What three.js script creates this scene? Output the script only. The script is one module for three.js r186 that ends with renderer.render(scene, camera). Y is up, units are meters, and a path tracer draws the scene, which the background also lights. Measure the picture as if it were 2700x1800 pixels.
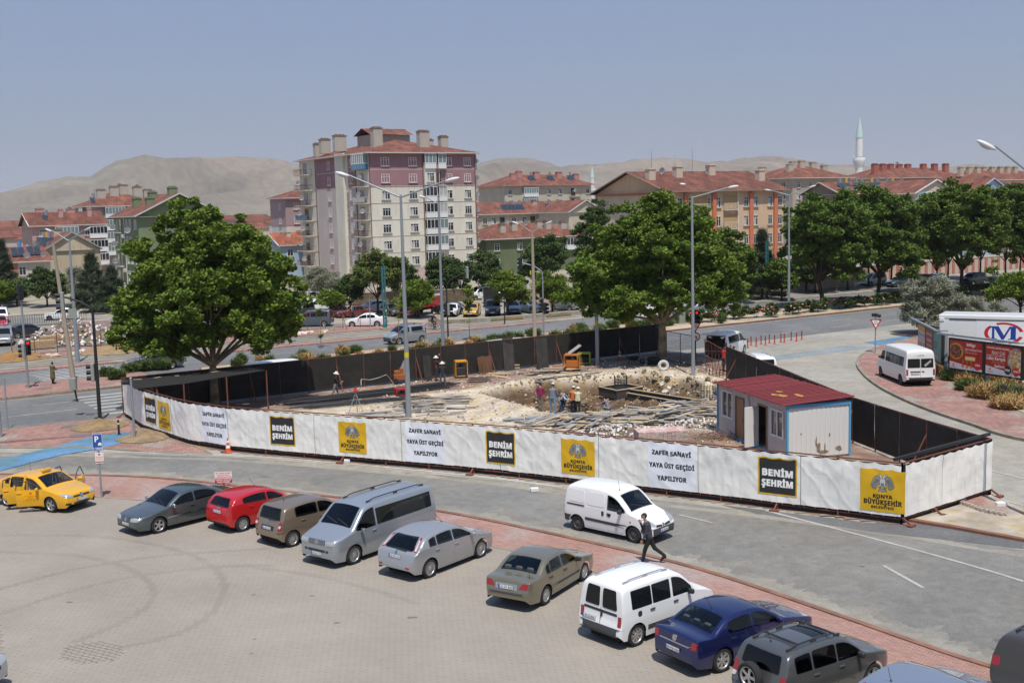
import*as THREE from 'three';
import{mergeGeometries,mergeVertices,toCreasedNormals}from 'three/addons/utils/BufferGeometryUtils.js';
import{MarchingCubes}from 'three/addons/objects/MarchingCubes.js';
import{RoundedBoxGeometry}from 'three/addons/geometries/RoundedBoxGeometry.js';

/* ---------- camera, sky, sun, exposure ---------- */
const scene=new THREE.Scene();
const camera=new THREE.PerspectiveCamera(33.48,1024/682,0.5,30000);
camera.position.set(0,12.17,0);
{
const pitch=0.117,roll=-0.026;
const w=new THREE.Vector3(0,-Math.sin(pitch),-Math.cos(pitch)),u0=new THREE.Vector3(0,Math.cos(pitch),-Math.sin(pitch)),r0=new THREE.Vector3(1,0,0);
const r=r0.clone().multiplyScalar(Math.cos(roll)).addScaledVector(u0,Math.sin(roll));
const u=u0.clone().multiplyScalar(Math.cos(roll)).addScaledVector(r0,-Math.sin(roll));
camera.quaternion.setFromRotationMatrix(new THREE.Matrix4().makeBasis(r,u,w.negate()));
}
const sunDir=new THREE.Vector3(0.16,0,1).normalize().multiplyScalar(Math.cos(1.17)).setY(Math.sin(1.17)).normalize();
{// clear, slightly dusty midday sky
const w=512,h=256,data=new Float32Array(w*h*4);
const hor=[0.365,0.405,0.475],low=[0.268,0.358,0.535],mid=[0.165,0.275,0.53],zen=[0.10,0.19,0.44];
const mix=(a,b,t)=>a.map((v,i)=>v+(b[i]-v)*t);
for(let j=0;j<h;j++)for(let i=0;i<w;i++){
const el=((j+0.5)/h-0.5)*Math.PI,az=((i+0.5)/w)*2*Math.PI;
const e=Math.max(0,el)*180/Math.PI;
let c=e<9?mix(hor,low,Math.pow(e/9,0.9)):e<35?mix(low,mid,(e-9)/26):mix(mid,zen,(e-35)/55);
if(el<0)c=mix(hor,[0.26,0.24,0.21],Math.min(1,-el*8));
const d=new THREE.Vector3(Math.cos(el)*Math.cos(az-Math.PI),Math.sin(el),Math.cos(el)*Math.sin(az-Math.PI)).dot(sunDir);
const g=el>0?0.55*Math.pow(Math.max(0,d),14):0;// aureole of dusty air round the sun
const k=(j*w+i)*4;data[k]=c[0]+g;data[k+1]=c[1]+g;data[k+2]=c[2]+g*0.95;data[k+3]=1;
}
const t=new THREE.DataTexture(data,w,h,THREE.RGBAFormat,THREE.FloatType);
t.mapping=THREE.EquirectangularReflectionMapping;t.magFilter=t.minFilter=THREE.LinearFilter;t.needsUpdate=true;
scene.background=t;scene.environment=t;
}
const sun=new THREE.DirectionalLight(new THREE.Color(1,0.955,0.88),4.5);
sun.position.set(sunDir.x*200,sunDir.y*200,sunDir.z*200-90);sun.target.position.set(0,0,-90);
sun.castShadow=true;sun.shadow.mapSize.set(4096,4096);
Object.assign(sun.shadow.camera,{left:-130,right:130,top:130,bottom:-130,near:1,far:500});
scene.add(sun,sun.target);
const renderer=new THREE.WebGLRenderer({antialias:true});
renderer.toneMapping=THREE.LinearToneMapping;renderer.toneMappingExposure=1.0;
renderer.shadowMap.enabled=true;
scene.fog=new THREE.FogExp2(new THREE.Color(0.36,0.365,0.38),0.00008);

/* ---------- helpers ---------- */
const V3=(x,y,z)=>new THREE.Vector3(x,y,z);
function RNG(seed){let s=seed>>>0;return()=>{s=(s+0x6D2B79F5)|0;let t=Math.imul(s ^(s>>>15),1|s);t=(t+Math.imul(t ^(t>>>7),61|t))^ t;return((t ^(t>>>14))>>>0)/4294967296;};}
const hash2=(x,y,s=0)=>{let h=Math.imul(x|0,374761393)+Math.imul(y|0,668265263)+Math.imul(s,974711);h=Math.imul(h ^(h>>>13),1274126177);return((h ^(h>>>16))>>>0)/4294967296;};
function vnoise(x,y,s=0,per=0){const xi=Math.floor(x),yi=Math.floor(y),f=x-xi,g=y-yi,u=f*f*(3-2*f),v=g*g*(3-2*g);const m=(a)=>per?((a%per)+per)%per:a;const a=hash2(m(xi),m(yi),s),b=hash2(m(xi+1),m(yi),s),c=hash2(m(xi),m(yi+1),s),d=hash2(m(xi+1),m(yi+1),s);return a+(b-a)*u+(c-a)*v+(a-b-c+d)*u*v;}
function fbm(x,y,o=4,s=0,per=0){let r=0,a=0.5,n=0;for(let i=0;i<o;i++){r+=a*vnoise(x,y,s+i*17,per);n+=a;x*=2;y*=2;per*=2;a*=0.5;}return r/n;}
const clamp=(v,a,b)=>v<a?a:v>b?b:v,lerp=(a,b,t)=>a+(b-a)*t,smooth=(a,b,x)=>{const t=clamp((x-a)/(b-a),0,1);return t*t*(3-2*t);};
const lin=(r,g,b)=>new THREE.Color().setRGB(r,g,b);
const hex=(h)=>new THREE.Color(h);
const mat=(c,o={})=>new THREE.MeshStandardMaterial({color:c instanceof THREE.Color?c:hex(c),roughness:0.85,side:THREE.DoubleSide,...o});
const phys=(c,o={})=>new THREE.MeshPhysicalMaterial({color:c instanceof THREE.Color?c:hex(c),side:THREE.DoubleSide,...o});
function noiseTex(size,fn,opt={}){const d=new Uint8Array(size*size*4);for(let j=0;j<size;j++)for(let i=0;i<size;i++){const c=fn(i/size,j/size,i,j),k=(j*size+i)*4;if(typeof c==='number'){d[k]=d[k+1]=d[k+2]=clamp(c*255,0,255);}else{d[k]=clamp(c[0]*255,0,255);d[k+1]=clamp(c[1]*255,0,255);d[k+2]=clamp(c[2]*255,0,255);}d[k+3]=255;}const t=new THREE.DataTexture(d,size,size);t.wrapS=t.wrapT=THREE.RepeatWrapping;t.magFilter=THREE.LinearFilter;t.minFilter=THREE.LinearMipmapLinearFilter;t.generateMipmaps=true;if(opt.srgb!==false&&typeof fn(0,0,0,0)!=='number'||opt.srgb)t.colorSpace=THREE.SRGBColorSpace;t.needsUpdate=true;return t;}
function canvasTex(w,h,draw){const c=document.createElement('canvas');c.width=w;c.height=h;draw(c.getContext('2d'),w,h);const t=new THREE.CanvasTexture(c);t.colorSpace=THREE.SRGBColorSpace;t.anisotropy=8;return t;}
const used={};
const numbered=(n)=>{const k=used[n]=(used[n]||0)+1;return k===1?n:n+'_'+String(k-1).padStart(3,'0');};
function shadows(o){o.castShadow=o.receiveShadow=true;return o;}
function mesh(name,geo,m,parent){const g=Array.isArray(geo)?merge(geo):geo;const o=shadows(new THREE.Mesh(g,m));o.name=name;if(parent)parent.add(o);return o;}
function merge(list){const l=list.filter(Boolean).map((g)=>{let h=g.index?g.toNonIndexed():g;for(const k of Object.keys(h.attributes))if(!['position','normal','uv','color'].includes(k))h.deleteAttribute(k);return h;});const all=['uv','color','normal'].map((k)=>[k,l.every((g)=>g.attributes[k])]);for(const[k,ok]of all)if(!ok)for(const g of l)g.deleteAttribute(k);const r=l.length===1?l[0]:mergeGeometries(l,false);if(!r.attributes.normal)r.computeVertexNormals();return r;}
function tag(o,label,category,group,kind){o.userData={label,category};if(group)o.userData.group=group;if(kind)o.userData.kind=kind;return o;}
function thing(name,label,category,pos=[0,0,0],turn=0,group){const o=new THREE.Group();o.name=numbered(name);o.position.set(...pos);o.rotation.y=turn;tag(o,label,category,group);scene.add(o);return o;}
function single(name,geo,m,label,category,group){const o=mesh(numbered(name),geo,m,scene);return tag(o,label,category,group);}
function struct(name,geo,m){const o=mesh(numbered(name),geo,m,scene);o.userData.kind='structure';return o;}
function copyOf(o,label,group){const c=o.clone();c.name=numbered(o.name.replace(/_\d{3}$/,''));c.userData={...o.userData};if(label)c.userData.label=label;if(group)c.userData.group=group;scene.add(c);return c;}
/* geometry shorthands: all return BufferGeometry */
const M4=new THREE.Matrix4();
function box(w,h,d,x=0,y=0,z=0,ry=0,rx=0,rz=0){const g=new THREE.BoxGeometry(w,h,d);if(rx||ry||rz)g.applyMatrix4(new THREE.Matrix4().makeRotationFromEuler(new THREE.Euler(rx,ry,rz,'YXZ')));return g.translate(x,y,z);}
function rbox(w,h,d,r,x=0,y=0,z=0,ry=0){const g=new RoundedBoxGeometry(w,h,d,2,r);if(ry)g.rotateY(ry);return g.translate(x,y,z);}
function cyl(r1,r2,h,x=0,y=0,z=0,n=12){return new THREE.CylinderGeometry(r2,r1,h,n).translate(x,y+h/2,z);}// r1 bottom, from y up
function bar(a,b,r,n=8,r2=r){const A=V3(...a),B=V3(...b),d=B.clone().sub(A),L=d.length();const g=new THREE.CylinderGeometry(r2,r,L,n);g.translate(0,L/2,0);g.applyQuaternion(new THREE.Quaternion().setFromUnitVectors(V3(0,1,0),d.normalize()));return g.translate(A.x,A.y,A.z);}
function beam(a,b,w,h){const A=V3(...a),B=V3(...b),d=B.clone().sub(A),L=d.length();const g=new THREE.BoxGeometry(w,h,L);g.translate(0,0,L/2);const m=new THREE.Matrix4().lookAt(B,A,Math.abs(d.y/L)>0.98?V3(1,0,0):V3(0,1,0));g.applyMatrix4(m);return g.translate(A.x,A.y,A.z);}
function tube(pts,r,n=8,seg=0){return new THREE.TubeGeometry(new THREE.CatmullRomCurve3(pts.map((p)=>V3(...p)),false,'catmullrom',0.3),seg||pts.length*5,r,n,false);}
const xf=(g,pos,ry=0)=>{if(ry)g.rotateY(ry);return g.translate(...pos);};
function paint(g,c){const n=g.attributes.position.count,a=new Float32Array(n*3);for(let i=0;i<n;i++){a[i*3]=c.r;a[i*3+1]=c.g;a[i*3+2]=c.b;}g.setAttribute('color',new THREE.BufferAttribute(a,3));return g;}
function planarUV(g,s=1){const p=g.attributes.position,a=new Float32Array(p.count*2);for(let i=0;i<p.count;i++){a[i*2]=p.getX(i)/s;a[i*2+1]=p.getZ(i)/s;}g.setAttribute('uv',new THREE.BufferAttribute(a,2));return g;}
function wallUV(g,s=1){const h=g.index?g.toNonIndexed():g;h.computeVertexNormals();const p=h.attributes.position,q=h.attributes.normal,a=new Float32Array(p.count*2);for(let i=0;i<p.count;i++){const nx=Math.abs(q.getX(i)),ny=Math.abs(q.getY(i)),nz=Math.abs(q.getZ(i));if(ny>nx&&ny>nz){a[2*i]=p.getX(i)/s;a[2*i+1]=p.getZ(i)/s;}else if(nx>nz){a[2*i]=p.getZ(i)/s;a[2*i+1]=p.getY(i)/s;}else{a[2*i]=p.getX(i)/s;a[2*i+1]=p.getY(i)/s;}}h.setAttribute('uv',new THREE.BufferAttribute(a,2));return h;}
// flat sheet from an outline [[x,z],...] at height y
function sheet(pts,y,holes=[],thick=0){const sh=new THREE.Shape(pts.map(([x,z])=>new THREE.Vector2(x,-z)));for(const h of holes)sh.holes.push(new THREE.Path(h.map(([x,z])=>new THREE.Vector2(x,-z))));const g=thick?new THREE.ExtrudeGeometry(sh,{depth:thick,bevelEnabled:false}):new THREE.ShapeGeometry(sh);g.rotateX(-Math.PI/2).translate(0,y-thick,0);return planarUV(g);}
// ribbon of given width along a polyline [[x,z],...]
function ribbon(pts,w,y,h=0,off=0){const P=pts.map((p)=>new THREE.Vector2(...p)),L=[],R=[];for(let i=0;i<P.length;i++){const a=P[Math.max(0,i-1)],b=P[Math.min(P.length-1,i+1)],d=b.clone().sub(a).normalize(),n=new THREE.Vector2(-d.y,d.x);L.push([P[i].x+n.x*(off+w/2),P[i].y+n.y*(off+w/2)]);R.push([P[i].x+n.x*(off-w/2),P[i].y+n.y*(off-w/2)]);}return sheet([...L,...R.reverse()],y,[],h);}
function curve(pts,n=8){const c=new THREE.CatmullRomCurve3(pts.map(([x,z])=>V3(x,0,z)),false,'centripetal');return c.getPoints(pts.length*n).map((p)=>[p.x,p.z]);}
const inside=(x,z,poly)=>{let r=false;for(let i=0,j=poly.length-1;i<poly.length;j=i++){const[a,b]=poly[i],[c,d]=poly[j];if((b>z)!==(d>z)&&x<(c-a)*(z-b)/(d-b)+a)r=!r;}return r;};
const interp=(tab,t)=>{if(t<=tab[0][0])return tab[0][1];for(let i=1;i<tab.length;i++)if(t<=tab[i][0]){const[a,b]=tab[i-1],[c,d]=tab[i];return lerp(b,d,(t-a)/(c-a||1));}return tab[tab.length-1][1];};

/* ---------- ground, roads, hills ---------- */
const E2=[0.8366,-0.5478],N2=[-0.5478,-0.8366];// along and across the boulevard
const bl=(s,o)=>[s*E2[0]+o*N2[0],s*E2[1]+o*N2[1]];
const strip=(s0,s1,o0,o1)=>[bl(s0,o0),bl(s1,o0),bl(s1,o1),bl(s0,o1)];
const tiled=(t,m)=>{const c=t.clone();c.repeat.set(1/m,1/m);c.needsUpdate=true;return c;};
const texAsphalt=noiseTex(1024,(u,v,i,j)=>{const g=0.68+0.14*(fbm(u*9,v*9,4,3,9)-0.5)+0.10*(fbm(u*96,v*96,2,9,96)-0.5)+0.11*(hash2(i,j,4)-0.5),w=(fbm(u*5,v*5,3,40,5)-0.5)*0.03;return[g+w,g,g-w-0.008];},{srgb:true});
const texDirt=noiseTex(512,(u,v,i,j)=>{const a=fbm(u*8,v*8,5,21,8),b=hash2(i,j,2);const g=0.64+0.26*(a-0.5)+0.18*(b-0.5),q=smooth(0.5,0.68,fbm(u*11,v*11,4,77,11));return[g+0.02,g*(1-0.03*q),g*(0.97-0.14*q)];},{srgb:true});
const texPaver=noiseTex(512,(u,v)=>{const x=u*48,y=v*24,r=Math.floor(y),xx=x+(r%2)*0.5,cx=Math.floor(xx)%48,fx=xx-Math.floor(xx),fy=y-r;const joint=fx<0.07||fy<0.10?0.80:1,t=0.84+0.13*hash2(cx,r,6)+0.18*(fbm(u*7,v*7,4,8,7)-0.5),d=smooth(0.5,0.72,fbm(u*4,v*4,4,61,4));return[lerp(0.72,0.70,d)*t*joint,lerp(0.545,0.66,d)*t*joint,lerp(0.50,0.61,d)*t*joint];},{srgb:true});
const texBump=noiseTex(256,(u,v,i,j)=>0.5+0.5*(hash2(i,j,8)-0.5)+0.4*(fbm(u*30,v*30,2,3,30)-0.5));
const GM={
base:mat(lin(0.27,0.235,0.18),{roughness:1}),
blvd:mat(lin(0.36,0.36,0.36),{map:tiled(texAsphalt,31),roughness:0.85}),near:mat(lin(0.455,0.434,0.398),{map:tiled(texAsphalt,27),roughness:0.86,bumpMap:tiled(texBump,3),bumpScale:0.002}),slip:mat(lin(0.74,0.685,0.59),{map:tiled(texAsphalt,33),roughness:0.9}),
red:mat(lin(0.86,0.88,0.86),{map:tiled(texPaver,9.6),roughness:0.9}),dirt:mat(lin(0.98,0.86,0.67),{map:tiled(texDirt,9),roughness:1}),concrete:mat(lin(0.75,0.73,0.66),{map:tiled(texDirt,7),roughness:0.95}),lotFar:mat(lin(0.74,0.71,0.63),{map:tiled(texDirt,13),roughness:0.95}),
line:mat(lin(0.92,0.90,0.86),{map:tiled(texDirt,2.3),roughness:0.8}),worn:mat(lin(0.95,0.93,0.88),{map:tiled(texAsphalt,9),roughness:0.8}),blue:mat(lin(0.24,0.55,0.95),{map:tiled(texDirt,11),roughness:0.85}),blueWorn:mat(lin(0.55,0.62,0.66),{map:tiled(texAsphalt,13),roughness:0.88}),
kerbRed:mat(lin(0.50,0.24,0.17),{map:tiled(texDirt,5)}),kerb:mat(lin(0.62,0.57,0.50),{map:tiled(texDirt,5)}),rail:mat(lin(0.16,0.15,0.14),{roughness:0.5,metalness:0.5}),track:mat(lin(0.66,0.65,0.60),{map:tiled(texDirt,12),roughness:0.95}),patchDark:mat(lin(0.30,0.30,0.31),{map:tiled(texAsphalt,11),roughness:0.9}),joint:mat(lin(0.265,0.233,0.195),{roughness:1}),jointDark:mat(lin(0.09,0.075,0.06),{roughness:1}),
};
const fenceLine=[[-23.95,-68.99],[-21.31,-64.54],[-17.46,-59.93],[-14.97,-58.09],[-12.74,-56.9],[-5.45,-53.32],[-1.03,-51.12],[2.03,-49.27],[8.38,-45.41],[9.88,-44.43],[14.45,-41.47]];
const fenceRight=[[14.45,-41.47],[19.4,-45.32]];
const fenceInner=[[19.4,-45.32],[18.24,-49.85],[16.97,-55.79],[16.19,-63.16],[15.66,-68.85],[14.74,-77.38]];
const backFence=[[-24.3,-69.7],[-18.2,-73.6],[-9.4,-79.2],[-1.5,-84.3],[6.2,-89.2],[12.1,-93.0]];
const siteOutline=[...fenceLine,...fenceRight.slice(1),...fenceInner.slice(1),[15.6,-84],[15.2,-91],[12.1,-93.0],...backFence.slice().reverse().slice(1)];
const shrink=(poly,f)=>{let cx=0,cz=0;for(const[x,z]of poly){cx+=x/poly.length;cz+=z/poly.length;}return poly.map(([x,z])=>[cx+(x-cx)*f,cz+(z-cz)*f]);};
const siteHole=shrink(siteOutline,0.97);
struct('ground',sheet([[-9000,300],[9000,300],[9000,-9000],[-9000,-9000]],-0.03,[siteHole]),GM.base);
// asphalt of the crossing, slip road and boulevard
struct('slip_road',sheet([bl(-60,40),[-24,-49],[-17,-49],[-9,-45],[0,-39],[6,-34],[10,-29],[16,-22],[60,-20],bl(100,60),bl(100,76),bl(-60,76)],-0.012,[siteHole]),GM.slip);
struct('boulevard',[sheet(strip(-90,420,71,83),-0.004),sheet(strip(-90,420,88,99),-0.004)],GM.blvd);
const roadNear=curve([[-34,-55.6],[-24.99,-53.94],[-17.48,-52.49],[-10.52,-49.15],[-3.5,-45.28],[1.89,-40.87],[6.05,-36.84],[9.56,-32.01],[11.77,-28.83],[14.6,-25.6],[18,-21]],5);
const roadFar=[[-34,-61.2],[-27.34,-59.22],[-22.1,-58.4],[-14.6,-56.59],[-10.17,-54.86],[-1.02,-50.24],[2.03,-48.24],[9.83,-43.63],[14.46,-40.56],[17.51,-38.05],[26,-33],[30,-29]];
struct('near_road',sheet([...roadNear,...roadFar.slice().reverse()],-0.006),GM.near);
{// grit and dust swept to the road edges, with ragged outlines
const ragged=(l,w0,w1,sd)=>{const a=[],b=[];l.forEach(([x,z],i)=>{const q=l[Math.min(i+1,l.length-1)],r=l[Math.max(i-1,0)],dx=q[0]-r[0],dz=q[1]-r[1],L=Math.hypot(dx,dz)||1;const k=w1*(0.25+1.2*fbm(i*0.11,sd,2,sd)*(0.45+1.1*fbm(i*0.83,sd+4,3,sd)));a.push([x+dz/L*w0,z-dx/L*w0]);b.push([x+dz/L*(w0+k),z-dx/L*(w0+k)]);});return sheet([...a,...b.reverse()],-0.002);};
const dense=(l)=>curve(l,40),dustM=mat(lin(0.52,0.485,0.43),{map:tiled(texAsphalt,7),roughness:1}),gritM=mat(lin(0.64,0.585,0.50),{map:tiled(texAsphalt,5),roughness:1});
struct('road_dust',ragged(dense(roadNear.filter((_,i)=>i%5===0)),0.06,1.5,3),dustM);const up=ragged(dense(roadNear.filter((_,i)=>i%5===0)),0.06,0.75,6);up.translate(0,0.002,0);struct('road_grit',up,gritM);struct('road_dust',ragged(dense(roadFar),-0.9,0.75,8),gritM);
}
{// darker fresh asphalt along the fence corner
struct('asphalt_patch',sheet([[8.3,-44.94],[9.79,-44.03],[13.45,-41.77],[14.94,-41.94],[17.96,-39.05],[17.57,-38.18],[13.07,-40.59],[9.39,-43.56]],0.001),GM.patchDark);
}
// markings
const dash=(o,s0,s1,len,gap,w=0.14)=>{const g=[];for(let s=s0;s<s1;s+=len+gap)g.push(sheet(strip(s,s+len,o-w/2,o+w/2),0.003));return g;};
struct('lane_marking',[...dash(77.75,44,170,3,4.6),...dash(73.7,62,170,3,4.6),...dash(93.8,10,220,3,5.5,0.13),sheet(strip(40,260,81.72,81.9),0.003),...dash(76,-12,20,6,5,0.16),...dash(79.5,-6,22,5,5,0.16)],GM.line);
struct('edge_line',[ribbon(curve([[-22.28,-58.89],[-14.69,-56.96],[-10.25,-55.29],[-1.02,-50.53],[2.04,-48.51]]),0.22,0.003),ribbon(curve([[9.9,-43.91],[11.85,-41.2],[13.74,-38.51],[15.31,-36.08],[16.04,-34.8]]),0.14,0.005),ribbon(curve([[19.7,-91.24],[24.43,-96.7],[31.73,-103.97]]),0.16,0.004),ribbon([[12.22,-36.73],[12.72,-34.44]],0.13,0.005),ribbon([[6.41,-43.63],[7.52,-42.33]],0.10,0.005),ribbon([[21.17,-49.52],[21.94,-47.86]],0.14,0.004),ribbon([[19.3,-45.03],[20.04,-43.65]],0.14,0.004)],GM.worn);
{// zebra crossing on the far carriageway and on the near one, left
const g=[];for(let k=0;k<9;k++){const o=90.8+k*0.9;g.push(sheet([[bl(17-k*0.1,o)[0],bl(17,o)[1]],bl(23.5,o),bl(23.5,o+0.45),bl(17,o+0.45)],0.003));}for(let k=0;k<7;k++){const o=72.6+k*1.35;g.push(sheet(strip(17,22.5,o,o+0.5),0.003));}struct('zebra_crossing',g,GM.worn);
}
// median, tram bed and platforms
const kerbed=(name,poly,top,m,km=GM.kerb)=>{const o=struct(name,sheet(poly,top,[],top+0.05),m);const k=mesh('kerb',ribbon([...poly,poly[0],poly[1]],0.22,top+0.02,top+0.06),km,o);return o;};
kerbed('median_strip',[bl(-70,83.6),bl(24,83.6),bl(24,90),bl(-70,91)],0.11,GM.red);
kerbed('median_strip',[...curve([bl(27.5,86),bl(28.5,83.4),bl(40,82.4)],4),bl(260,82.4),bl(260,89.9),bl(40,89.9),bl(28.5,89.4)],0.11,GM.dirt,GM.kerbRed);
struct('tram_bed',sheet(strip(-90,420,99.6,105.8),0.02,[],0.05),GM.track);
{const r=[],o=struct('tram_rails',[0,1].flatMap((k)=>[0,1.435].map((d)=>sheet(strip(-90,420,100.5+k*3+d,100.6+k*3+d),0.045,[],0.03))),GM.rail);}
struct('tram_kerb',[sheet(strip(-90,69,98.0,99.6),0.10,[],0.12)],GM.red);struct('tram_kerb',sheet(strip(69,420,98.3,99.6),0.12,[],0.14),GM.concrete);
struct('tram_kerb',sheet(strip(-90,30,105.8,112),0.08,[],0.1),GM.red);
struct('paved_platform',sheet([bl(30,105.8),bl(60.5,105.8),bl(60.5,107.6),bl(46,112),bl(30,112)],0.08,[],0.1),GM.red);
struct('side_street',sheet([bl(-60,112),bl(46,112),bl(60,108),bl(60,116),bl(46,126),bl(30,150),bl(0,190),bl(-80,200)],-0.006),GM.near);
struct('car_park',sheet([bl(57,108),bl(62,104.8),bl(88,103.2),bl(88,135),bl(36,140),bl(46,122)],-0.002),GM.lotFar);
{const kp=curve([bl(60.5,108.5),bl(61.2,105.5),bl(66,104.2),bl(76,103.2),bl(88,102.8)],6);struct('car_park_kerb',ribbon(kp,0.9,0.42,0.45),GM.concrete);struct('yellow_kerb',[ribbon(curve([bl(60.9,105.4),bl(63,104.4)],3),0.5,0.16,0.17),ribbon(curve([bl(65.3,103.65),bl(69,103.1)],3),0.3,0.2,0.2),ribbon(curve([bl(72,102.7),bl(75,102.5)],3),0.3,0.2,0.2)],mat(lin(0.5,0.34,0.10),{map:tiled(texDirt,3)}));}
struct('far_pavement',sheet(strip(88,420,105.8,108.5),0.12,[],0.14),GM.concrete);
struct('yard_ground',sheet([bl(-90,112),bl(-60,200),bl(0,190),bl(30,150),bl(36,140),bl(88,135),bl(88,108),bl(420,108),bl(420,330),bl(-200,330)],-0.014),GM.lotFar);
// left plaza in front of the fence, with cycle lane
const plaza=[[-42,-58.6],[-27.88,-60.44],[-22.61,-59.79],[-18.55,-58.15],[-15.57,-57.33],[-16.87,-59.27],[-21.16,-64.18],[-23.98,-68.87],[-27.6,-67.5],[-30.24,-65.73],[-46,-55]];
kerbed('paved_corner',plaza,0.012,GM.red);
struct('cycle_lane',sheet([[-32,-56.2],[-25.29,-54.62],[-23.65,-58.03],[-22.39,-59.18],[-21.07,-61.29],[-21.99,-64.07],[-23.67,-62.98],[-25.16,-59.81],[-26.48,-57.29],[-33,-58.6]],0.022),GM.blue);
struct('cycle_lane',sheet([bl(62.5,61.3),bl(72.5,61.3),bl(76,61.5),bl(76,63.6),bl(62,63.1)],-0.006),GM.blueWorn);
struct('cycle_lane',sheet([bl(77.2,61.8),bl(86,62.2),bl(86,64.6),bl(77.8,64.0)],-0.002),GM.blue);
// island with the minibus
const island=[...curve([[35.5,-98.48],[32.33,-94.97],[28.85,-90.57],[25.93,-84.34],[24.55,-78.69],[23.72,-72.1],[23.76,-65.11],[24.47,-59.77],[25.37,-55.46],[34,-46]],5),[60,-40],[70,-70],bl(110,66),bl(84,66)];
kerbed('paved_island',island,0.12,GM.red);
struct('planting_bed',sheet([[29.12,-77.05],[29.25,-72.78],[28.3,-61.95],[36,-54],[60,-60],[60,-90],[35.99,-94.5]],0.15,[],0.02),GM.dirt);
// triangle right of the fence corner
struct('sandy_corner',sheet([[14.91,-41.84],[15.99,-40.92],[17.94,-39],[26,-38],[25,-42.6],[19.72,-42.94],[19.35,-45.14]],0.07,[],0.09),mat(lin(0.92,0.85,0.74),{map:tiled(texDirt,4),roughness:1}));struct('corner_kerb',ribbon([[14.87,-41.9],[15.99,-40.92],[17.94,-39],[26,-38]],0.26,0.10,0.12),GM.kerbRed);
struct('paved_patch',sheet([[17.61,-44.72],[19.13,-45.04],[19.16,-43],[18.63,-41.96],[18.05,-42.83]],0.10),GM.red);
/* parking lot: interlocking pavers laid one by one */
const lotNear=curve([[-34,-51],[-23.27,-50.08],[-18.23,-48.82],[-10.33,-45.6],[-5.35,-43.01],[-0.6,-39.77],[4.06,-35.27],[7.41,-31.38],[9.66,-28.34],[13.3,-23.5],[15,-20]],5);
const lotPoly=[...lotNear,[15,-14],[-34,-14]],stripPoly=[...roadNear.slice(0,-1),[17.6,-21],...lotNear.slice().reverse()];
const frame=(x,z)=>{const u=x/-z;return u>-0.475&&u<0.475&&-z>22.4;};
function paverShape(w,d,zig){const p=zig?[[-w/2,-d/2],[-w/6,-d/2-zig],[w/6,-d/2+zig],[w/2,-d/2],[w/2+zig,-d/6],[w/2-zig,d/6],[w/2,d/2],[w/6,d/2+zig],[-w/6,d/2-zig],[-w/2,d/2],[-w/2-zig,d/6],[-w/2+zig,-d/6]]:[[-w/2,-d/2],[w/2,-d/2],[w/2,d/2],[-w/2,d/2]];const n=p.length,pos=[],idx=[];for(const[x,z]of p)pos.push(x,-0.03,z);for(const[x,z]of p)pos.push(x,-0.002,z);for(const[x,z]of p)pos.push(x*0.985,0,z*0.985);pos.push(0,0,0);for(let r=0;r<2;r++)for(let i=0;i<n;i++){const j=(i+1)%n;idx.push(r*n+i,r*n+n+i,r*n+j,r*n+j,r*n+n+i,r*n+n+j);}for(let i=0;i<n;i++)idx.push(2*n+i,3*n,2*n+(i+1)%n);const g=new THREE.BufferGeometry();g.setAttribute('position',new THREE.Float32BufferAttribute(pos,3));g.setIndex(idx);return toCreasedNormals(g,0.3);}
function layPavers(name,poly,y,ang,w,d,geo,colour,m,bed,keep){
const par=struct(name,sheet(poly,y-0.014),bed),ca=Math.cos(ang),sa=Math.sin(ang),list=[];let r0=1e9,r1=-1e9,c0=1e9,c1=-1e9;for(const[x,z]of poly){const a=x*ca+z*sa,b=-x*sa+z*ca;c0=Math.min(c0,a);c1=Math.max(c1,a);r0=Math.min(r0,b);r1=Math.max(r1,b);}
for(let r=Math.floor(r0/d);r<=r1/d;r++)for(let c=Math.floor(c0/w);c<=c1/w;c++){const a=(c+(r%2?0.5:0))*w,b=r*d,x=a*ca-b*sa,z=a*sa+b*ca;if(frame(x,z)&&inside(x,z,poly))list.push([x,z,hash2(r,c,3),hash2(r,c,11)]);}
list.sort((p,q)=>q[1]-p[1]);const near=keep?list.slice(0,keep):[],rest=list.slice(near.length);const shades=Array.from({length:6},(_,i)=>{const k=m.clone();k.color=colour(i/5,0.5);return k;});
near.forEach(([x,z,h,k],i)=>{const o=mesh(i?'paver_'+String(i).padStart(3,'0'):'paver',geo,shades[Math.floor(h*5.99)],par);o.position.set(x,y+(k-0.5)*0.004,z);o.rotation.y=-ang;});
const im=new THREE.InstancedMesh(geo,m,rest.length);im.name='paver_field';im.userData.kind='stuff';shadows(im);const M=new THREE.Matrix4(),q=new THREE.Quaternion(),e=new THREE.Euler();rest.forEach(([x,z,h,k],i)=>{e.set((h-0.5)*0.006,-ang,(k-0.5)*0.006);M.compose(V3(x,y+(k-0.5)*0.004,z),q.setFromEuler(e),V3(1,1,1));im.setMatrixAt(i,M);im.setColorAt(i,colour(h,fbm(x*0.5+40,z*0.5+90,4,2),x,z));});par.add(im);return par;
}
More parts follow.
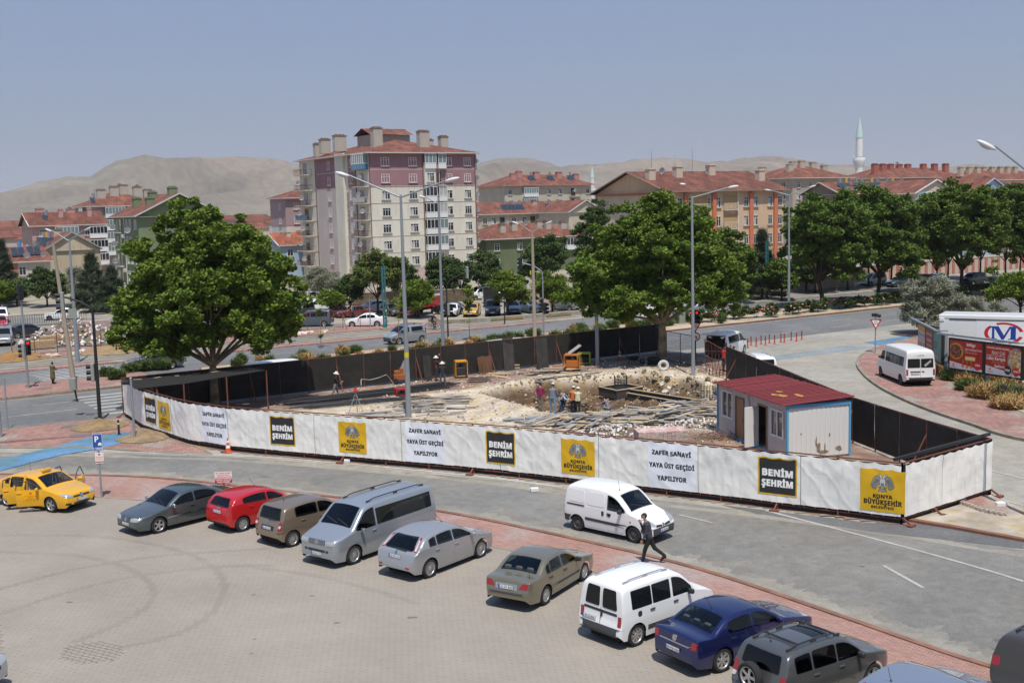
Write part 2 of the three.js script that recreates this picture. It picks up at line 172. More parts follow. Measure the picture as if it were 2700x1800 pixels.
// rubber marks of turning cars, worn into the pavers' colour
const marks=[[[-19.19,-40.92],[-16.11,-40.24],[-13.79,-38.68],[-12.19,-36.54],[-11.73,-34.87],[-12.08,-33.23],[-12.9,-31.77]],[[-20.21,-43.22],[-16.3,-42.66],[-13.37,-41.21],[-11.1,-39.1],[-9.84,-36.74],[-9.48,-34.35],[-9.97,-32.3],[-11.29,-31.23]],[[-17.3,-36.68],[-15.5,-38.61],[-12.96,-39.88],[-9.24,-40.47]],[[-16.21,-34.24],[-14.83,-36.18],[-12.84,-37.77],[-10.15,-38.51],[-8.55,-38.46]],[[-9.61,-38.46],[-7.31,-37.45],[-5.18,-35.99],[-3.17,-34.22]]].map((l)=>curve(l,10));
const markAt=(x,z)=>{let m=9;for(const l of marks)for(let i=0;i+1<l.length;i+=1){const[ax,az]=l[i],[bx,bz]=l[i+1],dx=bx-ax,dz=bz-az,t=clamp(((x-ax)*dx+(z-az)*dz)/(dx*dx+dz*dz),0,1);m=Math.min(m,Math.hypot(x-ax-dx*t,z-az-dz*t));}return m;};
const lotCol=(h,f,x,z)=>{let k=0.97+0.045*h+0.26*(f-0.5);if(x!==undefined){const d=markAt(x,z);k*=1-0.13*smooth(0.19,0.06,d)*(0.5+fbm(x*1.1,z*1.1,3,47));}return lin(0.300*k,0.263*k,0.219*k);};
layPavers('parking_lot',lotPoly,0.0,0.52,0.225,0.16,paverShape(0.2235,0.1588,0.005),lotCol,mat(lin(1,1,1),{roughness:0.9}),GM.joint,300);
layPavers('footpath',stripPoly,0.004,0.62,0.205,0.105,paverShape(0.198,0.098,0),(h,f)=>{const k=0.86+0.2*h+0.35*(f-0.5),g=smooth(0.5,0.75,f);return lin((0.37-0.03*g)*k,(0.215+0.04*g)*k,(0.175+0.05*g)*k);},mat(lin(1,1,1),{roughness:0.92}),GM.joint,0);
struct('kerb_line',ribbon(roadNear,0.20,0.045,0.06),mat(lin(0.56,0.31,0.235),{map:tiled(texDirt,4)}));
struct('lot_edge',ribbon(lotNear,0.12,0.012,0.03),GM.kerb);
{// oil spots, tar and grit; joints washed open round a sunken patch
const R=RNG(66),blob=(x,z,r,y)=>{const n=11,o=[];for(let i=0;i<n;i++){const a=i/n*6.283,k=r*(0.55+0.7*R());o.push([x+Math.cos(a)*k*1.3,z+Math.sin(a)*k*0.8]);}return sheet(o,y);};
const oil=[];for(let i=0;i<34;i++){const x=-18+R()*27,z=-26-R()*22;if(inside(x,z,lotPoly))oil.push(blob(x,z,0.03+0.13*R()*R(),0.005));}struct('oil_spots',oil,mat(lin(0.16,0.145,0.125),{roughness:0.8}));
const tar=[];for(let i=0;i<26;i++){const t=R(),a=roadNear[Math.floor(t*(roadNear.length-1))],z=a[1]-1.5-R()*6;tar.push(blob(a[0]+R(),z,0.04+0.16*R()*R(),0.001));}struct('tar_spots',tar,mat(lin(0.12,0.12,0.118),{roughness:0.85}));
const jt=[],c=[-12.1,-30.92],ca=Math.cos(0.52),sa=Math.sin(0.52),P2=(a,b)=>[c[0]+a*ca-b*sa,c[1]+a*sa+b*ca];for(let k=-4;k<=4;k++){const l=1.0*Math.sqrt(1-(k/5)**2)*(0.7+0.4*R());jt.push(ribbon([P2(-l,k*0.16),P2(-l*0.3,k*0.16+0.012),P2(l*0.4,k*0.16-0.01),P2(l,k*0.16)],0.012,0.0045));for(let m=-4;m<=4;m++){const x=(m+(k&1?0.5:0))*0.225;if(Math.abs(x)<l)jt.push(ribbon([P2(x,k*0.16),P2(x+0.012,k*0.16+0.08),P2(x,k*0.16+0.16)],0.011,0.0045));}}struct('open_joints',jt,GM.jointDark);
}
/* hills */
{
const ridge=[[-1500,480],[-900,470],[-500,470],[-200,520],[0,505],[90,487],[200,464],[262,472],[330,437],[400,427],[470,431],[560,437],[700,444],[850,446],[1000,440],[1150,432],[1260,428],[1400,420],[1500,433],[1600,434],[1720,424],[1850,433],[2000,426],[2120,436],[2200,448],[2330,446],[2450,447],[2560,442],[2700,455],[3000,470],[3600,440],[4300,480]];
const layer=(name,r0,r1,k,seed,drop)=>{const NA=560,NR=100,pos=[],col=[],idx=[];for(let i=0;i<=NA;i++){const px=-1500+5800*i/NA,u=(px-1350)/2990,hz=549-0.026*(px-1350),el=Math.max(0.002,(hz-interp(ridge,px)-drop)/2990*k);for(let j=0;j<=NR;j++){const f=j/NR,r=lerp(r0,r1,f),x=u*r,z=-r;const crest=Math.sin(Math.min(1,f/0.7)*Math.PI/2);const rough=(fbm(x/900+seed,z/900,6,3)-0.5),gul=Math.abs(fbm(x/420+seed,z/600,4,9)-0.5);let y=el*r1*0.7/0.7*Math.pow(crest,1.6)*(f>0.7?1-(f-0.7)*0.6:1)*(r1*0.7+r0*0.3)/r1;y+=(rough*170-gul*210+24+(Math.abs(fbm(x/160+seed,z/210,4,77)-0.5)-0.12)*-95)*smooth(0.05,0.35,f)*Math.min(1,el*14);pos.push(x,y-25*(1-smooth(0,0.12,f)),z);const q=fbm(x/260,z/260,5,31),g=smooth(0.47,0.62,fbm(x/600+9,z/600,4,5));col.push(lerp(0.245,0.205,g)*(0.55+0.7*q+0.3*(hash2(i,j,5)-0.5)),lerp(0.195,0.172,g)*(0.55+0.7*q+0.3*(hash2(i,j,5)-0.5)),lerp(0.145,0.126,g)*(0.55+0.7*q+0.3*(hash2(i,j,5)-0.5)));}}for(let i=0;i<NA;i++)for(let j=0;j<NR;j++){const a=i*(NR+1)+j,b=a+NR+1;idx.push(a,b,a+1,b,b+1,a+1);}const g=new THREE.BufferGeometry();g.setAttribute('position',new THREE.Float32BufferAttribute(pos,3));g.setAttribute('color',new THREE.Float32BufferAttribute(col,3));g.setIndex(idx);g.computeVertexNormals();return struct(name,g,mat(lin(1,1,1),{vertexColors:true,roughness:1}));};
layer('hills',1900,5600,1,3,0);
layer('hills',5600,9500,1.0,17,14);
}

/* ---------- buildings ---------- */
const ROT=0.5797;// the blocks stand square to the boulevard
const texPlaster=noiseTex(256,(u,v,i,j)=>{const g=0.93+0.10*(fbm(u*6,v*3,4,12,3)-0.5)+0.05*(hash2(i,j,5)-0.5)-0.10*smooth(0.62,0.8,fbm(u*24,v*3,3,33,3));return[g,g,g*0.99];},{srgb:true});
const texTile=noiseTex(512,(u,v)=>{const c=Math.floor(u*48),r=Math.floor(v*24),fx=u*48-c,fy=v*24-r;const h=hash2(c,r,7),st=fbm(u*6,v*6,4,2,6);let k=(0.80+0.22*h+0.5*(st-0.5));const d=smooth(0.56,0.7,fbm(u*9,v*9,4,15,9));return[k*lerp(0.70,0.58,d),k*lerp(0.475,0.43,d),k*lerp(0.395,0.375,d)];},{srgb:true});
const texTileBump=noiseTex(256,(u,v)=>{const fx=u*24%1,fy=v*12%1;return 0.5*Math.sin(fx*Math.PI)+0.5*(1-fy);});
const plaster=(r,g,b)=>mat(lin(Math.min(0.8,r*1.22),Math.min(0.8,g*1.22),Math.min(0.8,b*1.22)),{map:tiled(texPlaster,9),roughness:0.92});
const tileRoof=(r,g,b)=>mat(lin(r,g,b),{map:tiled(texTile,9.6),bumpMap:tiled(texTileBump,4.8),bumpScale:0.05,roughness:0.9});
const BM={pane:phys(lin(0.02,0.024,0.028),{roughness:0.08,clearcoat:1}),frame:mat(lin(0.72,0.72,0.70),{roughness:0.5}),curtain:mat(lin(0.42,0.42,0.40),{roughness:0.3}),rail:mat(lin(0.22,0.11,0.075),{roughness:0.7}),slab:plaster(0.5,0.47,0.42),dish:mat(lin(0.72,0.72,0.72),{roughness:0.5}),roofA:tileRoof(0.52,0.44,0.42),roofB:tileRoof(0.44,0.37,0.35),fascia:mat(lin(0.55,0.52,0.48)),chim:plaster(0.42,0.385,0.33),pipe:mat(lin(0.16,0.07,0.06),{roughness:0.6}),solar:phys(lin(0.03,0.04,0.05),{roughness:0.15,clearcoat:1}),metal:mat(lin(0.45,0.45,0.45),{roughness:0.4,metalness:0.8}),glassB:phys(lin(0.16,0.22,0.22),{roughness:0.1,clearcoat:1}),dark:mat(lin(0.02,0.018,0.016))};
const winGeo=new Map();
function winParts(w,h,n){const k=[w,h,n].join();if(!winGeo.has(k)){const t=0.07,f=[box(w+0.02,t,0.10,0,h/2-t/2,0.03),box(w+0.02,t,0.10,0,-h/2+t/2,0.03),box(t,h,0.10,-w/2+t/2,0,0.03),box(t,h,0.10,w/2-t/2,0,0.03)];for(let i=1;i<n;i++)f.push(box(0.06,h,0.08,-w/2+w*i/n,0,0.03));f.push(box(w,0.05,0.08,0,h*0.2,0.03));winGeo.set(k,{pane:box(w,h,0.02,0,0,0.012),frame:merge(f),sill:box(w+0.24,0.07,0.22,0,-h/2-0.05,0.09),net:box(w*0.42,h*0.7,0.012,-w*0.22,-h*0.1,0.026)});}return winGeo.get(k);}
const face=(B,f,u,y,out=0)=>f==='f'?[[u,y,out],0]:f==='l'?[[-out,y,-u],-Math.PI/2]:[[B.w+out,y,-u],Math.PI/2];
let winCount=0;
function addWin(B,f,u,y,w=1.3,h=1.35,n=2,o={}){const[p,r]=face(B,f,u,y,o.out??0),P=winParts(w,h,n),g=mesh('window',P.pane,o.pane??BM.pane,B.g);g.position.set(...p);g.rotation.y=r;mesh('frame',P.frame,o.frame??BM.frame,g);if(o.sill!==false)mesh('sill',P.sill,o.sillMat??BM.slab,g);const k=hash2(winCount++,7,3);if(k<0.45)mesh('curtain',P.net,BM.curtain,g);return g;}
function addBalcony(B,f,u,y,w,dep,o={}){const[p,r]=face(B,f,u,y,0),g=mesh('balcony',box(w,0.16,dep,0,-0.08,dep/2),BM.slab,B.g);g.position.set(...p);g.rotation.y=r;const rail=[];const H=0.95;if(o.panel)rail.push(box(w,H-0.15,0.05,0,H/2+0.05,dep-0.05));else{for(let i=0;i<=w/0.28;i++)rail.push(box(0.03,H,0.03,-w/2+i*0.28,H/2,dep-0.05));for(let i=1;i<=dep/0.28;i++)for(const s of[-1,1])rail.push(box(0.03,H,0.03,s*(w/2-0.02),H/2,dep-i*0.28));}rail.push(box(w,0.06,0.06,0,H,dep-0.05),box(0.06,0.06,dep,-w/2+0.03,H,dep/2),box(0.06,0.06,dep,w/2-0.03,H,dep/2));mesh('railing',rail,o.rail??BM.rail,g);const dp=mesh('balcony_door',box(Math.min(1.5,w*0.5),2.1,0.04,-w*0.12,1.05,0.03),BM.pane,g);return g;}
function addGlazed(B,f,u,y,w,dep,h,o={}){const[p,r]=face(B,f,u,y,0),g=mesh('glazed_balcony',box(w,0.95,dep,0,0.475,dep/2),o.m??BM.frame,B.g);g.position.set(...p);g.rotation.y=r;mesh('pane',box(w-0.06,h-1.1,dep-0.03,0,0.95+(h-1.1)/2,dep/2-0.015),o.pane??BM.glassB,g);const fr=[box(w+0.04,0.12,dep+0.04,0,h-0.08,dep/2),box(w+0.06,0.1,dep+0.06,0,0.93,dep/2)];const n=Math.max(2,Math.round(w/0.75));for(let i=0;i<=n;i++)fr.push(box(0.07,h-1.0,0.07,-w/2+w*i/n,0.95+(h-1.0)/2,dep));mesh('frame',fr,BM.frame,g);return g;}
function addDish(B,f,u,y,out=0.5,s=0.45){const[p,r]=face(B,f,u,y,out),g=new THREE.SphereGeometry(s*1.6,14,6,0,Math.PI*2,0,0.68).translate(0,-s*1.6,0).rotateX(-1.25);const o=mesh('satellite_dish',[g,bar([0,0,0],[0,-0.05,s*0.9],0.02,5),bar([0,0,0],[0,-0.4,-out],0.03,5)],BM.dish,B.g);o.position.set(...p);o.rotation.y=0.3-ROT+(u%1)*0.5;return o;}
function roofDish(B,x,y,z,s=0.4){const g=new THREE.SphereGeometry(s*1.6,14,6,0,Math.PI*2,0,0.68).translate(0,-s*1.6,0).rotateX(-1.2).translate(0,0.5,0);const o=mesh('satellite_dish',[g,bar([0,0.5,0],[0,-0.3,0],0.03,5)],BM.dish,B.g);o.position.set(x,y,z);o.rotation.y=-0.2;return o;}
function roofPlanes(type,w,d,y,h,ov){// quads with uv in metres along the eaves and up the slope
const x0=-ov,x1=w+ov,z0=ov,z1=-d-ov,pos=[],uv=[];const tri=(...v)=>{for(const p of v){pos.push(...p[0]);uv.push(...p[1]);}};const quad=(a,b,c,e)=>{const A=V3(...a),B=V3(...b),C=V3(...c),Dv=V3(...e),ux=B.clone().sub(A).normalize(),n=ux.clone().cross(Dv.clone().sub(A)).normalize(),uy=n.clone().cross(ux);const q=(p)=>{const k=p.clone().sub(A);return[[p.x,p.y,p.z],[k.dot(ux),k.dot(uy)]];};tri(q(A),q(B),q(C));if(C.distanceTo(Dv)>0.01)tri(q(A),q(C),q(Dv));};
const ym=y+h;
if(type==='gx'){const zm=(z0+z1)/2;quad([x0,y,z0],[x1,y,z0],[x1,ym,zm],[x0,ym,zm]);quad([x1,y,z1],[x0,y,z1],[x0,ym,zm],[x1,ym,zm]);}
else if(type==='gz'){const xm=(x0+x1)/2;quad([x0,y,z1],[x0,y,z0],[xm,ym,z0],[xm,ym,z1]);quad([x1,y,z0],[x1,y,z1],[xm,ym,z1],[xm,ym,z0]);}
else{const k=Math.min(x1-x0,z0-z1)/2,lx=(x1-x0)>(z0-z1);const a=lx?[x0+k,ym,(z0+z1)/2]:[(x0+x1)/2,ym,z0-k],b=lx?[x1-k,ym,(z0+z1)/2]:[(x0+x1)/2,ym,z1+k];if(lx){quad([x0,y,z0],[x1,y,z0],b,a);quad([x1,y,z1],[x0,y,z1],a,b);quad([x0,y,z1],[x0,y,z0],a,a);quad([x1,y,z0],[x1,y,z1],b,b);}else{quad([x0,y,z0],[x1,y,z0],a,a);quad([x1,y,z1],[x0,y,z1],b,b);quad([x0,y,z1],[x0,y,z0],a,b);quad([x1,y,z0],[x1,y,z1],b,a);}}
const g=new THREE.BufferGeometry();g.setAttribute('position',new THREE.Float32BufferAttribute(pos,3));g.setAttribute('uv',new THREE.Float32BufferAttribute(uv,2));g.computeVertexNormals();return g;
}
function building(label,o){// A: near corner [x,z]; w along the boulevard, d away from it
const B={w:o.w,d:o.d,h:o.h,g:thing(o.name??'apartment_block',label,'building',[o.A[0],0,o.A[1]],o.rot??ROT)};B.wallMat=o.wall;
const walls=[box(o.w,o.h,o.d,o.w/2,o.h/2,-o.d/2)];
if(o.roof==='gz'||o.roof==='gx'){const sh=new THREE.Shape(),L=o.roof==='gz'?o.w:o.d;sh.moveTo(0,0);sh.lineTo(L,0);sh.lineTo(L/2,o.rh);sh.closePath();const g=new THREE.ExtrudeGeometry(sh,{depth:o.roof==='gz'?o.d:o.w,bevelEnabled:false});if(o.roof==='gz')g.translate(0,o.h,-o.d);else g.rotateY(Math.PI/2).translate(0,o.h,0);g.scale(1,1,1);walls.push(g);}
mesh('wall',wallUV(merge(walls.map((g)=>{const k=g.index?g.toNonIndexed():g;return k;}))),o.wall,B.g);
if(o.roof!=='flat'){const ov=o.ov??0.6;const rf=mesh('roof',roofPlanes(o.roof,o.w,o.d,o.h+0.06,o.rh+0.12,ov),o.roofMat??BM.roofA,B.g);B.roof=rf;const fz=0.16;const fa=o.roof==='gz'?[[-ov,1],[o.w+ov,1]].map(([x])=>box(0.06,fz,o.d+2*ov,x,o.h+0.0,-o.d/2)):o.roof==='gx'?[[ov],[-o.d-ov]].map(([z])=>box(o.w+2*ov,fz,0.06,o.w/2,o.h+0.0,z)):[box(o.w+2*ov,fz,0.06,o.w/2,o.h,ov),box(o.w+2*ov,fz,0.06,o.w/2,o.h,-o.d-ov),box(0.06,fz,o.d+2*ov,-ov,o.h,-o.d/2),box(0.06,fz,o.d+2*ov,o.w+ov,o.h,-o.d/2)];
if(o.roof==='gz')for(const sg of[0,1])fa.push(beam([sg?o.w+ov:-ov,o.h+0.0,ov],[o.w/2,o.h+o.rh+0.08,ov],0.14,0.2));if(o.roof==='gx')for(const sg of[0,1])fa.push(beam([-ov,o.h,sg?-o.d-ov:ov],[-ov,o.h+o.rh+0.08,-o.d/2],0.2,0.14));
mesh('fascia',fa,o.fascia??BM.fascia,B.g);mesh('soffit',box(o.w+2*ov-0.1,0.05,o.d+2*ov-0.1,o.w/2,o.h-0.05,-o.d/2),o.fascia??BM.fascia,B.g);}
return B;
}
function chimney(B,x,z,y,h,w=1.1,d=0.8,m=BM.chim){const c=mesh('chimney',wallUV(box(w,h,d,0,h/2,0)),m,B.g);c.position.set(x,y,z);mesh('chimney_cap',[box(w+0.16,0.14,d+0.16,0,h+0.07,0),...[-0.3,0,0.3].map((k)=>box(0.22,0.2,d*0.8,k*w,h+0.22,0))],m===BM.chim?mat(lin(0.26,0.15,0.10)):m,c);return c;}
function solar(B,x,y,z,n=2,tank=true,tankMat=BM.metal){const g=new THREE.Group();g.name='solar_heater';g.position.set(x,y,z);B.g.add(g);for(let i=0;i<n;i++){const p=mesh('collector',box(0.95,0.07,1.95,i*1.05,0.85,0,0,0.75),BM.solar,g);}mesh('stand',[bar([-0.5,0,0.7],[-0.5,0.25,0.7],0.03,5),bar([-0.5,-0.2,-0.75],[-0.5,1.5,-0.75],0.03,5),bar([n*1.05-0.5,-0.2,-0.75],[n*1.05-0.5,1.5,-0.75],0.03,5)],BM.metal,g);if(tank)mesh('water_tank',cyl(0.32,0.32,1.3,n*0.5,1.2,-1.0,14),tankMat,g);return g;}
function grid(B,f,us,ys,w,h,n,o){for(const y of ys)for(const u of us)addWin(B,f,u,y,w,h,n,o);}
const floors=(y0,n,st=2.85)=>Array.from({length:n},(_,i)=>y0+i*st);
const bandGeo=(B,y,t=0.1,out=0.05)=>[box(B.w+2*out,t,out*2,B.w/2,y,0),box(out*2,t,B.d+0.02,0,y,-B.d/2)];

/* the tall mauve and cream block */
{
const A=[-22.47,-186],w=20.2,d=28.5,h=21.64,cream=plaster(0.66,0.615,0.53),mauve=plaster(0.30,0.165,0.185),greyC=plaster(0.52,0.445,0.43),pink=plaster(0.50,0.375,0.36),blueGlass=phys(lin(0.05,0.18,0.30),{roughness:0.15,clearcoat:1}),st=2.72;
const B=building('tall eight storey apartment block, mauve upper floors over cream walls',{A,w,d,h,wall:cream,roof:'hip',rh:2.7,ov:0.9});
const clad=(geo,m,n='painted_wall')=>mesh(n,wallUV(merge(geo.map((g)=>g.toNonIndexed()))),m,B.g);
clad([box(w+0.06,st*2+0.05,0.05,w/2,h-st-0.03,0.02)],mauve);clad([box(w+0.05,2.3,0.05,w/2,1.4,0.02)],pink);
const sideMauve=plaster(0.30,0.165,0.185);
for(const[dz,zc]of[[3.0,-6.4],[8.0,-17]]){clad([box(0.05,st*2+0.05,dz,-0.02,h-st-0.03,zc)],sideMauve);clad([box(0.05,h-st*2-2.6,dz,-0.02,2.6+(h-st*2-2.6)/2,zc)],greyC);};clad([box(0.06,2.6,17,-0.025,1.3,-13)],pink);
// stair tower on the left face
clad([box(0.5,h+0.5,3.2,-0.25,h/2+0.2,-10.5)],cream,'stair_tower');
mesh('string_course',[0,1,2,3,4,5,6].flatMap((k)=>bandGeo(B,h-st*(k+1)+0.05,0.09,0.05)),BM.slab,B.g);
const ys=floors(h-st*0.52-st*6,7,st),xs=[2.9,8.0];
for(const y of ys){for(const x of xs)addWin(B,'f',x,y,1.5,1.4,3);addWin(B,'f',14.9,y,1.3,1.4,2);addWin(B,'f',18.6,y,1.35,1.4,3);}
for(let k=0;k<7;k++){const y=h-st*(k+1)+0.15;if(k!==1)addGlazed(B,'f',11.1,y,2.1,0.75,st-0.2,{pane:k===0?BM.glassB:BM.pane,m:BM.frame});else{clad([box(2.1,st,0.5,11.1,y+st/2,0.25)],plaster(0.66,0.63,0.58),'bay');addWin(B,'f',11.1,y+1.3,1.4,1.5,3,{out:0.5});}
if(k===1||k===6){addBalcony(B,'f',13.2,y,1.5,0.75);}else addGlazed(B,'f',13.4,y,1.5,0.65,st-0.2,{pane:k===3||k===2?BM.curtain:BM.glassB});}
mesh('red_pilaster',box(0.45,h-0.2,0.3,12.3,h/2,0.1),plaster(0.26,0.10,0.09),B.g);for(const[q,r]of[[9.9,0.12],[0.02,0.1],[w-0.1,0.1],[-0.12,-4.8],[-0.12,-21.2]])mesh('drainpipe',cyl(0.07,0.07,h,q,0,r),BM.pipe,B.g);
mesh('wall_crack_pipe',[cyl(0.05,0.05,h,12.9,0,0.3)],BM.frame,B.g);
// left face: corner balconies, windows, rear balconies
for(let k=0;k<7;k++){const y=h-st*(k+1)+0.12;if(k===0){const g=addGlazed(B,'l',2.4,y,4.2,1.0,st-0.15,{m:blueGlass});}else{addBalcony(B,'l',2.4,y,4.4,1.0,{rail:k===2?BM.slab:BM.rail,panel:k===2});addDish(B,'l',1.0+(k%3)*0.7,y+1.5,1.0,0.42);}addWin(B,'l',6.7,y+1.25,1.1,1.4,2);addWin(B,'l',15.6,y+1.25,1.2,1.4,2);if(k>0||true)addBalcony(B,'l',25.4,y,5.0,1.5,{rail:k===3?blueGlass:BM.rail,panel:k===3});if(k>0)addDish(B,'l',24+(k%2)*1.3,y+1.4,1.8,0.42);}
for(let k=0;k<7;k++){const y=h-st*(k+1)+0.12;addBalcony(B,'r',3.2,y,4,1.1);addDish(B,'r',1.5,y+1.3,1.2,0.42);}addGlazed(B,'r',3.2,h-st+0.12,4,1.1,st-0.15,{});
{const t=mat(lin(1,1,1),{map:canvasTex(64,768,(c,W,H)=>{c.fillStyle='#a9a09a';c.fillRect(0,0,W,H);c.fillStyle='#7a3b40';c.font='bold 40px sans-serif';c.textAlign='center';'DEVRANBAĞI SİTESİ'.split('').forEach((q,i)=>c.fillText(q,32,42+i*44));})});const o=mesh('lettering',new THREE.BoxGeometry(0.02,12.2,1.0),t,B.g);o.position.set(-0.06,h-12.2,-8.1);const m2=o;}
const yr=h;chimney(B,1.5,-14,yr+1.0,2.6,2.2,1.0);chimney(B,1.2,-19.5,yr+0.9,2.4,1.8,1.0);chimney(B,1.3,-22.6,yr+0.5,2.2,1.6,1.0);chimney(B,4.2,-5.2,yr+0.9,3.4,1.7,1.2);chimney(B,12.4,-4.0,yr+0.8,3.0,1.9,1.2);chimney(B,17.5,-6.0,yr+0.6,2.5,1.5,1.1);chimney(B,17.6,-11.5,yr+0.9,2.0,1.6,1.1);
mesh('roof_house',wallUV(box(7.5,2.4,5.5,9.5,yr+2.5,-13)),BM.chim,B.g);const rr=mesh('roof_house_roof',roofPlanes('gx',7.5,5.5,0,1.2,0.5),BM.roofA,B.g);rr.position.set(5.75,yr+3.7,-10.25);
}
/* green block on the left, blank gable to the right */
{
const A=[-57.82,-178],h=12.35,grn=plaster(0.165,0.21,0.12),B=building('five storey green apartment block with blank gable, left of the big tree',{A,w:13,d:14.5,h,wall:grn,roof:'gz',rh:3.4,ov:0.7,fascia:mat(lin(0.5,0.5,0.46))}),st=2.75;
for(let k=0;k<5;k++){const y=h-st*(k+1)+1.55;if(y<0.5)continue;addWin(B,'l',1.6,y,1.2,1.55,2);addWin(B,'l',4.7,y,1.2,1.55,2);addWin(B,'l',6.8,y,1.2,1.55,2);addWin(B,'l',12.6,y,1.1,1.55,2);addBalcony(B,'l',10.4,y-1.25,2.4,0.7,{rail:BM.metal});addDish(B,'l',11.6,y-0.3,1.0,0.5);mesh('air_conditioner',rbox(0.9,0.6,0.35,0.05,-0.3,y-1.9,-8.6,Math.PI/2),BM.slab,B.g);}
addDish(B,'l',3.3,h-2.0,0.9,0.5);mesh('drainpipe',cyl(0.06,0.06,h,-0.1,0,-8.0),BM.frame,B.g);
const gc=plaster(0.17,0.215,0.125);chimney(B,3.0,-3.5,h+0.6,2.2,1.3,1.0,gc);chimney(B,2.6,-9.5,h+0.6,2.3,1.3,1.0,gc);chimney(B,4.6,-7.5,h+1.6,2.2,1.3,1.0,gc);chimney(B,6.4,-2.5,h+2.5,1.9,1.4,1.0,gc);
}
/* cream gable house with orange loggias, far left */
{
const A=[-80.1,-196],h=6.89,wall=plaster(0.50,0.42,0.31),orange=plaster(0.42,0.17,0.10);
const B=building('low cream house with blank gable wall and orange loggias, far left',{name:'house',A,w:9.3,d:16,h,wall,roof:'gz',rh:3.0,ov:0.35,fascia:mat(lin(0.35,0.32,0.28))});
mesh('painted_wall',[box(0.06,h,2.6,-0.03,h/2,-1.3)],orange,B.g);mesh('loggia_shade_panel',[box(0.1,2.3,2.0,-0.06,h-2.0,-2.2)],mat(lin(0.20,0.075,0.045)),B.g);addBalcony(B,'l',2.2,h-3.2,2.2,0.5,{rail:mat(lin(0.3,0.1,0.06)),panel:true});for(const u of[5.0,7.6,11])for(const y of[h-1.6,h-4.6])addWin(B,'l',u,y,1.1,1.5,2,{frame:BM.fascia});  // brown panel painted as the shaded inside of the loggia; no recess is cut
for(let i=0;i<3;i++)solar(B,1.0+i*0.2,h+0.7,-4-i*3.2,2,true,i===1?mat(lin(0.6,0.35,0.05)):BM.metal);roofDish(B,1.2,h+0.8,-1.6,0.5);roofDish(B,0.6,h+0.6,-8.5,0.55);chimney(B,4,-8,h+2.0,1.4,1.4,0.9);
const C=building('white walled house with red roof and tanks at the left edge',{name:'house',A:[-81.54,-186],w:6.0,d:15,h:5.44,wall:plaster(0.52,0.47,0.40),roof:'gx',rh:2.2,ov:0.5});for(const u of[1.6,4.4])for(const y of[C.h-1.5])addWin(C,'f',u,y,1.1,1.4,2);mesh('painted_wall',box(2.2,4.6,0.1,-0.2,C.h-2.3,0.05),orange,C.g);solar(C,1,C.h+0.8,-2.5,2,true,mat(lin(0.10,0.25,0.5)));solar(C,3.6,C.h+0.9,-3,2,true);roofDish(C,2.6,C.h+0.7,-1.0,0.55);roofDish(C,5.2,C.h+0.7,-1.2,0.45);
}
/* pink block behind */
{
const A=[-98.31,-235],h=10.96,w=14.56,pk=plaster(0.42,0.27,0.255),pc=plaster(0.45,0.28,0.26);
const B=building('pink rendered block with red roof behind the cream gable house',{A,w,d:11,h,wall:pk,roof:'gx',rh:2.7,ov:0.7,roofMat:BM.roofB});for(let k=0;k<3;k++){const y=h-1.5-k*2.85;addWin(B,'f',w*0.15,y,1.6,1.4,3);addGlazed(B,'f',w*0.46,y-1.3,4.6,1.0,2.6,{pane:BM.glassB});addWin(B,'f',w*0.75,y,1.0,1.4,2);addGlazed(B,'f',w*0.9,y-1.3,3.6,0.8,2.5,{pane:BM.pane});addWin(B,'l',6,y,0.8,1.2,1);}chimney(B,w*0.2,-6,h+1.0,2.6,1.6,1,pc);chimney(B,w*0.45,-3.4,h+0.9,2.4,0.9,0.9,pc);chimney(B,w*0.62,-5.4,h+1.6,1.8,1.6,1,pc);chimney(B,w*0.85,-3.4,h+0.9,2.4,0.9,0.9,pc);solar(B,w*0.22,h+0.8,-2.4,1,true);roofDish(B,w*0.6,h+3,-5,0.5);
}
{const A=[-96.38,-262],h=14.98,w=16.28,B=building('taller block with clustered chimneys above the green block',{A,w,d:14,h,wall:plaster(0.36,0.29,0.27),roof:'hip',rh:3.2,ov:0.8});for(let k=0;k<4;k++){addGlazed(B,'f',w*0.36,h-2.7-k*2.85,4.4,0.9,2.5,{pane:BM.glassB});addWin(B,'f',w*0.7,h-1.5-k*2.85,1.4,1.4,2);addGlazed(B,'l',4,h-2.7-k*2.85,3.2,0.8,2.5,{pane:BM.glassB});}for(const[x,z,y]of[[0.25,-4,0.9],[0.45,-5,1.6],[0.6,-6,2],[0.78,-5,1.5],[0.93,-5,0.8]])chimney(B,w*x,z,h+y,2.9,2.0,1.0);solar(B,1.5,h+0.6,-1.6,1,true);roofDish(B,w*0.55,h+4.5,-6,0.5);roofDish(B,w*0.8,h+4.2,-6,0.5);}
